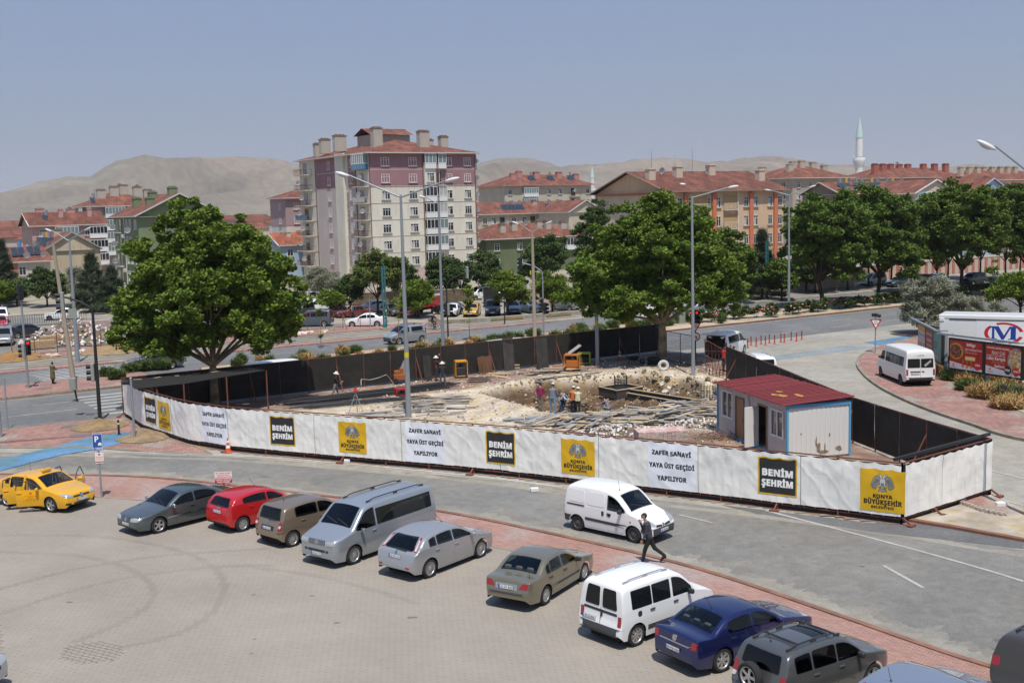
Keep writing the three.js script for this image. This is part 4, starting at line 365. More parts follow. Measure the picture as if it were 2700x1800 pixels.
{const R=RNG(5);for(let i=0;i<52;i++){const s=30+i*1.0+R()*1.4,o=83.4+R()*5.6;const[x,z]=bl(s,o);tuft('clump of green weeds on the sandy median strip',x,z,0.5+1.9*R()*R(),0.25+R()*R()*1.1+(i>30?0.2:0),300+i,R()<0.8?LM.weed:LM.dry,'weed clumps on the median');}}
{// rose bed: many bushes with blossoms
const R=RNG(9),petals=[mat(lin(0.45,0.02,0.035)),mat(lin(0.62,0.20,0.24)),mat(lin(0.55,0.05,0.06)),mat(lin(0.6,0.42,0.40))],bloom=new THREE.IcosahedronGeometry(0.085,1);{const p=bloom.attributes.position;for(let i=0;i<p.count;i++){const k=0.75+0.4*hash2(Math.round(p.getX(i)*900),Math.round(p.getY(i)*900+p.getZ(i)*700),2);p.setXYZ(i,p.getX(i)*k,p.getY(i)*k*0.8,p.getZ(i)*k);}bloom.computeVertexNormals();}
for(let i=0;i<40;i++){const s=78.5+i*1.55+R()*0.5,[x,z]=bl(s,84.3+R()*1.6),dark=s>104;const t=thing('rose_bush',dark?'dark rose bush under the median trees with few blossoms':'rose bush full of red and pink blossoms in the median bed','rose bush',[x,0.11,z],R()*6,dark?'shaded rose bushes':'blossoming rose bushes');t.add(crownMesh([[0,0.6,0,0.85,0.5,0.85],[0.3,0.9,0.2,0.4,0.35,0.4]],{seed:400+i,clumps:16,per:18,cr:0.28,geo:sprig('oval',5),mat:LM.rose,leaf:0.17,minY:0.05}));mesh('stem',[bar([0,0,0],[0.2,0.8,0.1],0.02,5),bar([0,0,0],[-0.3,0.7,0.1],0.02,5),bar([0,0,0],[0.1,0.7,-0.3],0.02,5)],TM.dark,t);const nb=dark?2:13;for(let k=0;k<nb;k++){const a=R()*6.28,u=0.25+0.75*R(),f=mesh('blossom',bloom,petals[Math.floor(R()*4)],t);f.position.set(Math.cos(a)*0.9*Math.sqrt(1-u*u*0.8),0.5+0.62*u,Math.sin(a)*0.9*Math.sqrt(1-u*u*0.8));f.scale.setScalar(0.8+R()*0.6);}}
}
{// dry grass and weeds under the billboards
const R=RNG(14);const spots=[[29.25,-77.03],[29.39,-74.39],[29.59,-72.4],[29.14,-68.98],[29.44,-67.51],[29.18,-64.88],[30.83,-76.74],[30.8,-74.15],[31.09,-72.46],[30.75,-69.45],[29.87,-65.42],[30.72,-79.16],[29.01,-67.58],[28.65,-70.09],[28.2,-67.29],[28.15,-63.78]];spots.forEach(([x,z],i)=>tuft(i%3===1?'clump of green weeds growing below the billboards':'clump of dry straw coloured grass below the billboards',x,z,1.2+R()*1.2,0.2+R()*0.35,500+i,i%3===1?LM.weed:LM.dry,i%3===1?'green weeds below the billboards':'dry grass below the billboards',1.6));
[[260,1010],[310,1005],[345,985],[382,988],[420,985]].forEach(([a,b],i)=>{const p=[[-31.29,-86.69],[-29.95,-84.9],[-30.07,-88.49],[-29.3,-89.81],[-28.06,-90.23]][i];tuft('low bush on the sandy tip of the median, left',...p,1.2,0.45,540+i,LM.weed,'bushes on the median tip');});
}

/* ---------- vehicles ---------- */
const CM={
rubber:mat(lin(0.02,0.02,0.021),{roughness:0.9}),trim:mat(lin(0.028,0.028,0.03),{roughness:0.6}),plastic:mat(lin(0.055,0.057,0.06),{roughness:0.75}),
under:mat(lin(0.01,0.01,0.01),{roughness:1}),glass:phys(lin(0.008,0.010,0.011),{roughness:0.05,specularIntensity:0.75,ior:1.45}),glassGreen:phys(lin(0.014,0.024,0.023),{roughness:0.05,specularIntensity:0.85,ior:1.45}),
pane:phys(lin(0.22,0.25,0.25),{roughness:0.02,transmission:1,thickness:0,ior:1.5}),paneDark:phys(lin(0.075,0.08,0.085),{roughness:0.02,transmission:1,thickness:0,ior:1.5}),paneGreen:phys(lin(0.34,0.42,0.40),{roughness:0.02,transmission:1,thickness:0,ior:1.5}),
alloy:mat(lin(0.5,0.5,0.5),{roughness:0.38,metalness:0.75}),steel:mat(lin(0.10,0.095,0.09),{roughness:0.6,metalness:0.5}),chrome:mat(lin(0.6,0.6,0.61),{roughness:0.18,metalness:1}),
lamp:phys(lin(0.42,0.43,0.44),{roughness:0.1,metalness:0.2,clearcoat:1}),tail:phys(lin(0.28,0.012,0.012),{roughness:0.15,clearcoat:1}),amber:phys(lin(0.7,0.22,0.03),{roughness:0.2,clearcoat:1}),clear:phys(lin(0.6,0.55,0.53),{roughness:0.2,clearcoat:1}),
seat:mat(lin(0.03,0.03,0.032)),seatPale:mat(lin(0.6,0.58,0.54)),
};
const dustTex=noiseTex(128,(u,v)=>0.45+0.55*fbm(u*6,v*6,4,5,6));
const pearl=(r,g,b,metal=0.25,rough=0.36)=>phys(lin(r,g,b),{roughness:rough*0.85,metalness:metal,clearcoat:1,clearcoatRoughness:0.03});
function smoothTab(tab,n=5){const c=new THREE.CatmullRomCurve3(tab.map(([a,b])=>V3(a,b,0)),false,'centripetal');const out=[];const N=(tab.length-1)*n;for(let i=0;i<=N;i++){const p=c.getPoint(i/N);if(!out.length||p.x>out[out.length-1][0]+1e-4)out.push([p.x,p.y]);}return out;}
function roundPoly(P,r,n=3){const out=[];for(let i=0;i<P.length;i++){const a=P[(i+P.length-1)%P.length],b=P[i],c=P[(i+1)%P.length];const la=Math.hypot(a[0]-b[0],a[1]-b[1]),lc=Math.hypot(c[0]-b[0],c[1]-b[1]);const q=Math.min(r,la*0.45,lc*0.45);const p0=[b[0]+(a[0]-b[0])*q/la,b[1]+(a[1]-b[1])*q/la],p2=[b[0]+(c[0]-b[0])*q/lc,b[1]+(c[1]-b[1])*q/lc];for(let k=0;k<=n;k++){const t=k/n;out.push([(1-t)*(1-t)*p0[0]+2*t*(1-t)*b[0]+t*t*p2[0],(1-t)*(1-t)*p0[1]+2*t*(1-t)*b[1]+t*t*p2[1]]);}}return out;}
function resample(P,step){const out=[];for(let i=0;i<P.length;i++){const a=P[i],b=P[(i+1)%P.length],n=Math.max(1,Math.ceil(Math.hypot(a[0]-b[0],a[1]-b[1])/step));for(let k=0;k<n;k++)out.push([lerp(a[0],b[0],k/n),lerp(a[1],b[1],k/n)]);}return out;}
// patch of surface: polygon in 2D laid on a surface by map(a,b,off) -> [x,y,z]
function patch(poly,map,off=0.006,{r=0.03,step=0.1,rings=4,skirt=0.02}={}){
const P=resample(r?roundPoly(poly,r):poly,step),n=P.length;let cx=0,cy=0;for(const[a,b]of P){cx+=a/n;cy+=b/n;}
let x0=1e9,x1=-1e9,y0=1e9,y1=-1e9;for(const[a,b]of P){x0=Math.min(x0,a);x1=Math.max(x1,a);y0=Math.min(y0,b);y1=Math.max(y1,b);}
const pos=[],uv=[],idx=[];const put=(a,b,o)=>{pos.push(...map(a,b,o));uv.push((a-x0)/(x1-x0),(b-y0)/(y1-y0));};
for(const[a,b]of P)put(a,b,off-skirt);
for(let k=0;k<rings;k++)for(const[a,b]of P)put(lerp(a,cx,k/rings),lerp(b,cy,k/rings),off);
put(cx,cy,off);const last=n*(rings+1);
for(let k=0;k<rings;k++)for(let i=0;i<n;i++){const j=(i+1)%n,A=k*n+i,B=k*n+j,C=A+n,D=B+n;idx.push(A,B,C,B,D,C);}
for(let i=0;i<n;i++)idx.push(rings*n+i,rings*n+(i+1)%n,last);
const g=new THREE.BufferGeometry();g.setAttribute('position',new THREE.Float32BufferAttribute(pos,3));g.setAttribute('uv',new THREE.Float32BufferAttribute(uv,2));g.setIndex(idx);return toCreasedNormals(g,0.7);
}
class CarShape{
constructor(s){
this.s=s;s.W2=s.W/2;s.clr=s.clr??0.2;s.crown=s.crown??0.045;s.rc=s.rc??0.09;s.tum=s.tum??0.32;
this.top=smoothTab(s.prof,6);if(s.plan==='boxy')s.plan=[[0,0.72],[0.05,0.84],[0.2,0.92],[0.5,0.97],[1.0,1],[s.L-0.5,1],[s.L-0.12,0.985],[s.L-0.05,0.965],[s.L,0.91]];this.plan=smoothTab(s.plan??[[0,0.66],[0.05,0.80],[0.2,0.90],[0.5,0.965],[1.0,1],[s.L-1.0,1],[s.L-0.4,0.975],[s.L-0.12,0.91],[s.L,0.78]],4);
this.axF=s.fo;this.axR=s.fo+s.wb;this.X=(t)=>s.fo+s.wb/2-t;this.cache=new Map();
this.Ra=s.wr+(s.archGap??0.055);
}
bottom(t){const s=this.s,b=interp([[0,s.clr+0.16],[0.12,s.clr+0.03],[0.5,s.clr],[s.L-0.6,s.clr],[s.L-0.14,s.clr+0.06],[s.L,s.clr+0.2]],t);for(const a of[this.axF,this.axR]){const d=Math.abs(t-a);if(d<this.Ra)return Math.max(b,s.wr+Math.sqrt(this.Ra*this.Ra-d*d));}return b;}
sec(t){
const key=Math.round(t*2000);let c=this.cache.get(key);if(c)return c;
const s=this.s,yb=this.bottom(t),yt=Math.max(interp(this.top,t),yb+0.06),w=s.W2*interp(this.plan,t),belt=interp(s.belt,t),ysh=Math.min(belt,yt-0.05);
const wAt=(y)=>{if(y<=belt){const q=clamp((y-s.clr)/(belt-s.clr),0,1);return w*(0.945+0.055*Math.sin(Math.min(1,q*1.55)*Math.PI/2)-(s.hip??0.022)*smooth(0.62,1,q));}return w*(1-(s.hip??0.022))-s.tum*(y-belt)-(s.bow??0.02)*(y-belt)*(y-belt);};
const P=[];const yl=Math.max(ysh,yb+0.02);for(let k=0;k<=7;k++){const y=lerp(yb,yl,k/7);P.push([wAt(y),y]);}
const crown=s.crown*clamp(w/s.W2,0,1),ye=yt-crown,rc=Math.min(s.rc,Math.max(0.012,(ye-yl)*0.9)),yc=ye-rc;
for(let k=1;k<=4;k++){const y=lerp(yl,Math.max(yc,yl+0.001),k/4);P.push([wAt(y),y]);}
const wc=wAt(yc),r=rc;for(let k=1;k<=5;k++){const a=k/5*Math.PI/2;P.push([wc-r*(1-Math.cos(a))-s.tum*rc*Math.sin(a),yc+r*Math.sin(a)]);}
const ze=P[P.length-1][0];for(let k=1;k<=8;k++){const v=1-k/8;P.push([ze*v,ye+crown*(1-v*v)]);}
c={P,ze,ye,crown,yb,yt,ysh:yl};this.cache.set(key,c);return c;
}
hw(t,y){const{P,yb,yt}=this.sec(t);if(y<yb||y>yt)return-1;for(let i=P.length-1;i>0;i--)if(P[i-1][1]<=y&&P[i][1]>=y){const a=P[i-1],b=P[i];return lerp(a[0],b[0],(y-a[1])/(b[1]-a[1]||1));}return P[0][0];}
side(sgn){return(t,y,o)=>[this.X(t),y,sgn*(Math.max(this.hw(t,y),0)+o)];}
end(front){const L=this.s.L;return(z,y,o)=>{const f=(k)=>front?k:L-k;let k=0.004;while(k<2.6&&this.hw(f(k),y)<Math.abs(z))k+=0.02;let a=Math.max(0,k-0.02),b=k;for(let i=0;i<7;i++){const m=(a+b)/2;if(this.hw(f(m),y)<Math.abs(z))a=m;else b=m;}const t=f(b);return[this.X(t)+(front?o:-o),y,z];};}
topMap(){return(t,v,o)=>{const s=this.sec(t),e=0.01,d=(this.sec(t+e).yt-this.sec(t-e).yt)/(2*e),n=Math.hypot(1,d),z=v*s.ze;return[this.X(t)+o*d/n,s.ye+s.crown*(1-v*v)+o/n,z];};}
body(open){
const s=this.s,T=new Set([0,0.006,0.015,0.03,0.05,0.08,s.L,s.L-0.006,s.L-0.015,s.L-0.03,s.L-0.05,s.L-0.08]);for(const[x]of this.top)T.add(x);for(const[x]of this.plan)T.add(x);for(const[x]of s.belt)if(x>0&&x<s.L)T.add(x);
for(const a of[this.axF,this.axR]){for(let k=0;k<=12;k++)T.add(a-this.Ra*Math.cos(k/12*Math.PI));T.add(a-this.Ra-0.004);T.add(a+this.Ra+0.004);}
for(let t=0;t<s.L;t+=s.lod?0.25:0.1)T.add(t);
if(open)for(const o of open){T.add(o.t0);T.add(o.t1);}
let ts=[...T].filter((t)=>t>=0&&t<=s.L).sort((a,b)=>a-b);ts=ts.filter((t,i)=>i===0||t-ts[i-1]>0.003);
const rows=this.sec(1).P.length,cols=rows*2-1,pos=[],idx=[];
for(const t of ts){const{P}=this.sec(t),x=this.X(t);for(let k=0;k<rows;k++)pos.push(x,P[k][1],-P[k][0]);for(let k=rows-2;k>=0;k--)pos.push(x,P[k][1],P[k][0]);}
for(let i=0;i+1<ts.length;i++)for(let k=0;k+1<cols;k++){
if(open){const m=(ts[i]+ts[i+1])/2,kk=k<rows-1?k:cols-2-k;if(open.some((o)=>m>o.t0&&m<o.t1&&kk>=o.r0&&kk<o.r1))continue;}
const a=i*cols+k,b=a+1,c=a+cols,d=c+1;idx.push(a,b,c,b,d,c);
}
for(const i of[0,ts.length-1]){const c=pos.length/3;const S=this.sec(ts[i]);pos.push(this.X(ts[i]),(S.yb+S.yt)/2,0);for(let k=0;k+1<cols;k++)idx.push(c,i*cols+k,i*cols+k+1);idx.push(c,i*cols+cols-1,i*cols);}
const g=new THREE.BufferGeometry();g.setAttribute('position',new THREE.Float32BufferAttribute(pos,3));g.setIndex(idx);return toCreasedNormals(g,s.crease??0.62);
}
}
const wheelCache=new Map();
function wheelParts(r,style,lod){
const key=r+style+lod;if(wheelCache.has(key))return wheelCache.get(key);
const w=0.205,rr=r*(style==='steel'||style==='cover'?0.64:0.69),N=lod?20:36;
const tyre=new THREE.LatheGeometry([[rr,-w*0.42],[rr+0.02,-w/2],[r-0.03,-w/2],[r-0.006,-w*0.40],[r,-w*0.2],[r,w*0.2],[r-0.006,w*0.40],[r-0.03,w/2],[rr+0.02,w/2],[rr,w*0.42]].map(([a,b])=>new THREE.Vector2(a,b)),N).rotateX(Math.PI/2);
const g=[],z=w*0.40;
g.push(new THREE.LatheGeometry([[rr+0.004,z+0.012],[rr-0.018,z+0.008],[rr-0.026,z-0.03],[rr-0.03,-z]].map(([a,b])=>new THREE.Vector2(a,b)),N).rotateX(Math.PI/2));
const hubR=r*0.2;let dark=null;
if(style==='steel'){g.push(new THREE.LatheGeometry([[rr-0.02,z-0.035],[rr*0.78,z-0.03],[rr*0.6,z-0.005],[rr*0.3,z-0.01],[rr*0.26,z+0.012],[0.001,z+0.014]].map(([a,b])=>new THREE.Vector2(a,b)),N).rotateX(Math.PI/2));}
else{const n={five:5,six:6,seven:7,eight:8,ten:10,cover:14,multi:18,fine:20}[style]??8;const sw={five:0.30,six:0.30,seven:0.26,eight:0.24,ten:0.16,cover:0.13,multi:0.075,fine:0.07}[style]??0.2;const base=style==='cover'?0.55:0.12;
for(let k=0;k<n;k++){const a=k/n*2*Math.PI,w0=sw*r*0.62,w1=sw*r*(style==='five'?0.85:1.15);const sh=new THREE.Shape([[hubR*0.6,-w0/2],[rr-0.015,-w1/2],[rr-0.015,w1/2],[hubR*0.6,w0/2]].map(([x,y])=>new THREE.Vector2(x,y)));g.push(new THREE.ExtrudeGeometry(sh,{depth:0.025,bevelEnabled:false}).translate(0,0,z-0.028).rotateZ(a));}
g.push(new THREE.CylinderGeometry(hubR,hubR*1.05,0.035,18).rotateX(Math.PI/2).translate(0,0,z-0.012));
if(style==='cover')g.push(new THREE.RingGeometry(rr*0.82,rr-0.01,N).translate(0,0,z-0.001),new THREE.CircleGeometry(rr*base,24).translate(0,0,z-0.002));
}
dark=new THREE.CylinderGeometry(rr-0.02,rr-0.02,0.02,24).rotateX(Math.PI/2).translate(0,0,z-0.07);
const res={tyre,rim:merge(g),dark};wheelCache.set(key,res);return res;
}
const plateTex=new Map();
function plateMat(text){if(!text)return CM.clear;if(!plateTex.has(text))plateTex.set(text,mat(lin(1,1,1),{roughness:0.4,map:canvasTex(256,56,(c,w,h)=>{c.fillStyle='#e9ebe8';c.fillRect(0,0,w,h);c.fillStyle='#1c46b8';c.fillRect(0,0,26,h);c.strokeStyle='#111';c.lineWidth=4;c.strokeRect(1,1,w-2,h-2);c.fillStyle='#101214';c.font='bold 46px sans-serif';c.textBaseline='middle';c.textAlign='center';c.fillText(text,140,31,216);})}));return plateTex.get(text);}
function addWheel(root,x,y,z,r,style,sgn,rimMat,lod,turn=0){const P=wheelParts(r,style,lod);const wg=new THREE.Group();wg.name='wheel';wg.position.set(x,y,z);wg.rotation.y=(sgn>0?0:Math.PI)+turn;root.add(wg);mesh('tyre',P.tyre,CM.rubber,wg);mesh('rim',P.rim,rimMat,wg);mesh('brake_disc',P.dark,CM.under,wg);return wg;}
/* spec-driven car. s: dimensions (m); t runs from the front bumper backwards. */
function makeCar(s,label,group){
const C=new CarShape(s),root=thing(s.name??'car',label,s.cat??'car',[0,0,0],0,group),B=s.paint,L=s.L,F=C.end(true),R=C.end(false),T=C.topMap();
let open=s.open??null;// real openings behind the panes, with a cabin inside
if(s.see){open=[...(open??[])];const TOP=C.sec(1).P.length-1;for(const[t0,t1,o={}]of s.wins??[])if(!o.blind)open.push({t0:t0+0.07,t1:t1-0.05,r0:8,r1:11});if(s.wind)open.push({t0:s.wind[0]+0.03,t1:s.wind[1]-0.03,r0:TOP-7,r1:TOP});if(s.rearTop)open.push({t0:s.rearTop[0]+0.03,t1:s.rearTop[1]-0.03,r0:TOP-7,r1:TOP});if(s.rearWin?.length===1){const ys=s.rearWin[0].map((q)=>q[1]),yt=(y)=>{let t=L;while(t>L/2&&interp(C.top,t)<y)t-=0.005;return t;};open.push({t0:yt(Math.max(...ys)-0.03),t1:yt(Math.min(...ys)+0.04),r0:TOP-6,r1:TOP});}
const S0=s.wind[1],hb=interp(s.belt,L/2),cab=s.open?[]:[box(2.2,0.06,s.W-0.3,C.X(S0+0.75),hb-0.42,0)];if(!s.open){for(const z of[-0.37,0.37])cab.push(rbox(0.5,0.14,0.5,0.05,C.X(S0+0.3),hb-0.32,z),rbox(0.15,0.62,0.48,0.06,C.X(S0+0.6),hb-0.06,z),rbox(0.1,0.17,0.26,0.05,C.X(S0+0.64),hb+0.30,z));cab.push(rbox(0.5,0.14,1.25,0.05,C.X(S0+1.3),hb-0.32,0),rbox(0.16,0.56,1.25,0.06,C.X(S0+1.62),hb-0.1,0));for(const z of[-0.4,0,0.4])cab.push(rbox(0.1,0.16,0.24,0.05,C.X(S0+1.68),hb+0.2,z));cab.push(rbox(0.45,0.2,s.W-0.4,0.06,C.X(s.wind[0]+0.38),hb-0.1,0));for(const[a,b]of[[cab.length,0]])mesh('cabin_seats',cab,s.cabMat??CM.seat,root);mesh('steering_wheel',new THREE.TorusGeometry(0.18,0.016,8,20).rotateY(Math.PI/2).rotateZ(0.4).translate(C.X(s.wind[0]+0.68),hb+0.02,-0.37),CM.seat,root);}}
mesh('body',C.body(open),B,root);
const ub=[box(L-0.7,0.16,s.W-0.42,C.X(L/2),s.clr+0.12,0)];for(const a of[C.axF,C.axR])ub.push(box(C.Ra*2+0.1,s.wr*1.5,s.W-0.62,C.X(a),s.wr*1.15,0));if(!s.open)ub.push(box(L-2.0,s.see?0.2:0.5,s.W-0.4,C.X(L/2+0.1),s.clr+0.4,0));mesh('underbody',ub,CM.under,root);
for(const sg of[-1,1]){addWheel(root,C.X(C.axF),s.wr,sg*(s.W2-0.125),s.wr,s.rim??'seven',sg,s.rimMat??CM.alloy,s.lod,s.steer??0);addWheel(root,C.X(C.axR),s.wr,sg*(s.W2-0.125),s.wr,s.rim??'seven',sg,s.rimMat??CM.alloy,s.lod);}
const G=s.see?s.pane??CM.pane:s.glass??CM.glass;
if(s.wind){const[t0,t1,v=0.93]=s.wind;const w=mesh('windscreen',patch([[t0,-v],[t1,-v*0.98],[t1,v*0.98],[t0,v]],T,0.006,{r:0.06,step:0.12,rings:5,skirt:0.012}),G,root);if(!s.lod)mesh('wiper',[patch([[t0+0.03,-0.1],[t0+0.05,-0.1],[t0+0.2,0.75],[t0+0.185,0.76]],T,0.02,{r:0,step:0.1,rings:1}),patch([[t0+0.03,-0.75],[t0+0.05,-0.75],[t0+0.17,0.02],[t0+0.155,0.02]],T,0.02,{r:0,step:0.1,rings:1})],CM.trim,w);}
if(s.rearTop){const[t0,t1,v=0.9]=s.rearTop;mesh('rear_window',patch([[t0,-v],[t1,-v],[t1,v],[t0,v]],T,0.006,{r:0.07,step:0.12,rings:5,skirt:0.012}),s.rearGlass??G,root);}
for(const p of s.rearWin??[]){const w=mesh('rear_window',patch(p,R,0.012,{r:0.06,skirt:0.03}),s.rearGlass??G,root);if(!s.lod&&s.wiper)mesh('wiper',patch(s.wiper,R,0.03,{r:0,rings:1}),CM.trim,w);}
for(const sg of[-1,1]){
const S=C.side(sg);
const yUp=(t)=>C.sec(t).ye-s.rc*0.85-0.02;
(s.wins??[]).forEach(([t0,t1,o={}])=>{if(s.openWin&&s.openWin.includes(t0))return;const lo=[],up=[];for(let k=0;k<=8;k++){const t=lerp(t0,t1,k/8),yl=(o.y0??interp(s.belt,t))+0.035,yu=Math.min(o.y1??9,yUp(t));if(yu>yl+0.015){lo.push([t,yl]);up.unshift([t,yu]);}}if(o.x1){up[0][0]-=o.x1;}if(lo.length>1)mesh('side_window',patch([...lo,...up],S,0.007,{r:o.r??0.05,step:0.1,skirt:0.015}),o.m??G,root);});
(s.drs??[]).forEach(([t0,t1,hd=0.12,o={}])=>{if(s.openDoor&&s.openDoor.includes(t0))return;const lo=[],up=[];for(let k=0;k<=10;k++){const t=lerp(t0,t1,k/10);lo.push([t,C.bottom(t)+0.07]);up.unshift([t,(o.y1??interp(s.belt,t))+0.012]);}const d=mesh('door',patch([...lo,...up],S,0.005,{r:0.03,step:0.09,skirt:0.013,rings:5}),B,root);if(hd&&!s.lod){const ht=t1-hd,q=S(ht,interp(s.belt,ht)-(s.hy??0.1),0.018);mesh('handle',rbox(0.19,0.035,0.045,0.012,...q),s.handleMat??B,d);}});
(s.doors??[]).forEach((d)=>{if(d.open&&(d.open===true||d.open===sg))return;const o=mesh('door',patch(d.p,S,0.004,{r:d.r??0.05,step:0.1,skirt:0.012,rings:4}),B,root);if(d.h){const[hx,hy]=d.h,q=S(hx,hy,0.02);mesh('handle',rbox(0.19,0.035,0.04,0.012,q[0],q[1],q[2]),s.handleMat??B,o);}});
(s.win??[]).forEach((p)=>{if(p.open)return;mesh('side_window',patch(p.p??p,S,0.007,{r:p.r??0.05,step:0.1,skirt:0.015}),p.m??G,root);});
(s.trim??[]).forEach((p)=>mesh(p.n??'side_moulding',patch(p.p,S,p.o??0.012,{r:p.r??0.01,step:0.12,skirt:0.03,rings:2}),p.m??CM.trim,root));
if(s.mirror){const[mt,my]=s.mirror,q=S(mt,my,0.0);const g=[rbox(0.12,0.15,0.2,0.05,q[0],q[1]+0.05,q[2]+sg*0.12),box(0.06,0.04,0.1,q[0],q[1]-0.02,q[2]+sg*0.02)];mesh('mirror',g,s.mirrorMat??B,root);}
if(s.rails){const[t0,t1,v=0.86,h=0.06]=s.rails;const pts=[];for(let k=0;k<=8;k++){const t=lerp(t0,t1,k/8),q=T(t,sg*v,(k===0||k===8)?0:h);pts.push(q);}mesh('roof_rail',[tube(pts,0.02,8),...[0.04,0.5,0.96].map((k)=>{const q=T(lerp(t0,t1,k),sg*v,0.02);return rbox(0.2,0.07,0.05,0.02,...q);})],s.railMat??CM.trim,root);}
const wrapF=(p)=>patch(p.map(([z,y])=>[sg*z,y]),F,0.014,{r:0.04,step:0.05,rings:4}),wrapR=(p,o=0.006)=>patch(p.map(([z,y])=>[sg*z,y]),R,o,{r:0.03,step:0.05,rings:4});
(s.head??[]).forEach((p)=>mesh('headlight',wrapF(p),CM.lamp,root));(s.fog??[]).forEach((p)=>mesh('fog_light',wrapF(p),p.m??CM.trim,root));
(s.tail??[]).forEach((p)=>mesh('tail_light',wrapR(p.p??p,p.m?0.02:0.006),p.m??CM.tail,root));
(s.sideTail??[]).forEach((p)=>mesh('tail_light',patch(p.p??p,S,0.008,{r:0.03,step:0.08,skirt:0.03}),p.m??CM.tail,root));
(s.sideHead??[]).forEach((p)=>mesh('headlight',patch(p,S,0.008,{r:0.03,step:0.08,skirt:0.03}),CM.lamp,root));
}
(s.front??[]).forEach((p)=>mesh(p.n,patch(p.p,F,p.o??0.008,{r:p.r??0.02,step:0.08,rings:p.rings??3}),p.m??CM.trim,root));
(s.rear??[]).forEach((p)=>mesh(p.n,patch(p.p,R,p.o??0.008,{r:p.r??0.02,step:0.08,rings:p.rings??3}),p.m??CM.trim,root));
(s.tops??[]).forEach((p)=>mesh(p.n,patch(p.p,T,p.o??0.005,{r:p.r??0.04,step:0.12,rings:4,skirt:0.012}),p.m??B,root));
const plate=(map,z,y,sx)=>{const a=map(z,y,0.015),b=map(z,y+0.09,0.015),x=sx*Math.max(sx*a[0],sx*b[0]);const g=new THREE.BoxGeometry(0.52,0.112,0.014);g.rotateY(sx*Math.PI/2).translate(x,y+0.055,z);return mesh('number_plate',g,plateMat(s.plate),root);};
if(s.plateF)plate(F,s.plateF[0],s.plateF[1],1);if(s.plateR)plate(R,s.plateR[0],s.plateR[1],-1);
if(s.aerial){const q=T(s.aerial[0],s.aerial[1]??0,0);mesh('aerial',[bar(q,[q[0]-(s.aerial[2]??0.3),q[1]+0.35,q[2]],0.006,5),cyl(0.03,0.015,0.03,...q)],CM.trim,root);}
root.userData.shape=undefined;delete root.userData.shape;s.C=C;
return root;
}
function park(o,x,z,dirx,dirz){o.position.set(x,o.position.y,z);o.rotation.y=Math.atan2(-dirz,dirx);return o;}

// put a car down by the contact points of its two wheels on one side (side +1 is the car's right)
function byWheels(o,s,rear,front,side){const dx=front[0]-rear[0],dz=front[1]-rear[1],l=Math.hypot(dx,dz),ux=dx/l,uz=dz/l,rx=-uz,rz=ux,k=side*(s.W2-0.03);return park(o,(rear[0]+front[0])/2-rx*k,(rear[1]+front[1])/2-rz*k,ux,uz);}
// the same from one front (or rear) wheel contact and a heading
function byWheel(o,s,p,dir,isFront,side){const l=Math.hypot(...dir),ux=dir[0]/l,uz=dir[1]/l,q=[p[0]+(isFront?-ux:ux)*s.wb,p[1]+(isFront?-uz:uz)*s.wb];return isFront?byWheels(o,s,q,p,side):byWheels(o,s,p,q,side);}

const silverV=pearl(0.34,0.37,0.40,0.45,0.34),silverF=pearl(0.38,0.385,0.39,0.45,0.36),white1=phys(lin(0.80,0.80,0.79),{roughness:0.32,clearcoat:0.5,clearcoatRoughness:0.15});
const emblem=(n,r=0.055)=>(z,y)=>({n,p:Array.from({length:12},(_,i)=>[z+r*Math.cos(i/6*Math.PI),y+r*Math.sin(i/6*Math.PI)]),m:CM.chrome,o:0.016,r:0,rings:2});
const badge=emblem('badge'),bigBadge=emblem('badge',0.085);
const rect=(x0,y0,x1,y1)=>[[x0,y0],[x1,y0],[x1,y1],[x0,y1]];
const mir=(p)=>p.map(([a,b])=>[-a,b]);
/* ----- grey sedan, nose towards the camera ----- */
const sSedan={see:1,pane:CM.paneDark,L:4.70,W:1.76,wb:2.70,fo:0.93,wr:0.315,paint:pearl(0.105,0.125,0.125,0.55,0.33),rim:'five',prof:[[0,0.52],[0.015,0.62],[0.05,0.71],[0.12,0.76],[0.3,0.80],[0.75,0.88],[1.22,0.945],[1.30,0.965],[1.62,1.16],[2.02,1.375],[2.35,1.44],[2.75,1.46],[3.15,1.425],[3.45,1.33],[3.95,1.09],[4.08,1.045],[4.45,1.03],[4.60,1.0],[4.655,0.86],[4.70,0.6]],belt:[[0,0.62],[0.9,0.80],[1.35,0.90],[3.6,0.975],[4.70,0.96]],wind:[1.33,2.0,0.93],rearTop:[3.38,3.98,0.9],wins:[[1.45,2.52],[2.58,3.55]],drs:[[1.32,2.53],[2.56,3.42]],trim:[{p:[[1.3,0.555],[3.42,0.60],[3.42,0.565],[1.3,0.52]],m:CM.chrome,n:'side_moulding'}],mirror:[1.55,0.93],mirrorMat:CM.chrome,head:[[[0.33,0.575],[0.76,0.60],[0.80,0.70],[0.58,0.735],[0.36,0.70]]],front:[{n:'grille',p:rect(-0.29,0.575,0.29,0.70)},{n:'bumper_intake',p:rect(-0.72,0.27,0.72,0.36)},bigBadge(0,0.635)].concat([0.6,0.637,0.674].map((y)=>({n:'grille_bar',p:rect(-0.28,y-0.006,0.28,y+0.006),m:CM.chrome,o:0.012,r:0,rings:1}))),plate:'16 AGR 384',plateF:[0.0,0.40],plateR:[0,0.75],tail:[[[0.5,0.78],[0.8,0.78],[0.82,0.93],[0.52,0.93]]]};
const greySedan=makeCar(sSedan,'dark grey sedan with chrome side strip parked nose out beside red hatchback');
byWheel(greySedan,sSedan,[-13.87,-42.9],[-0.665,0.747],true,-1);
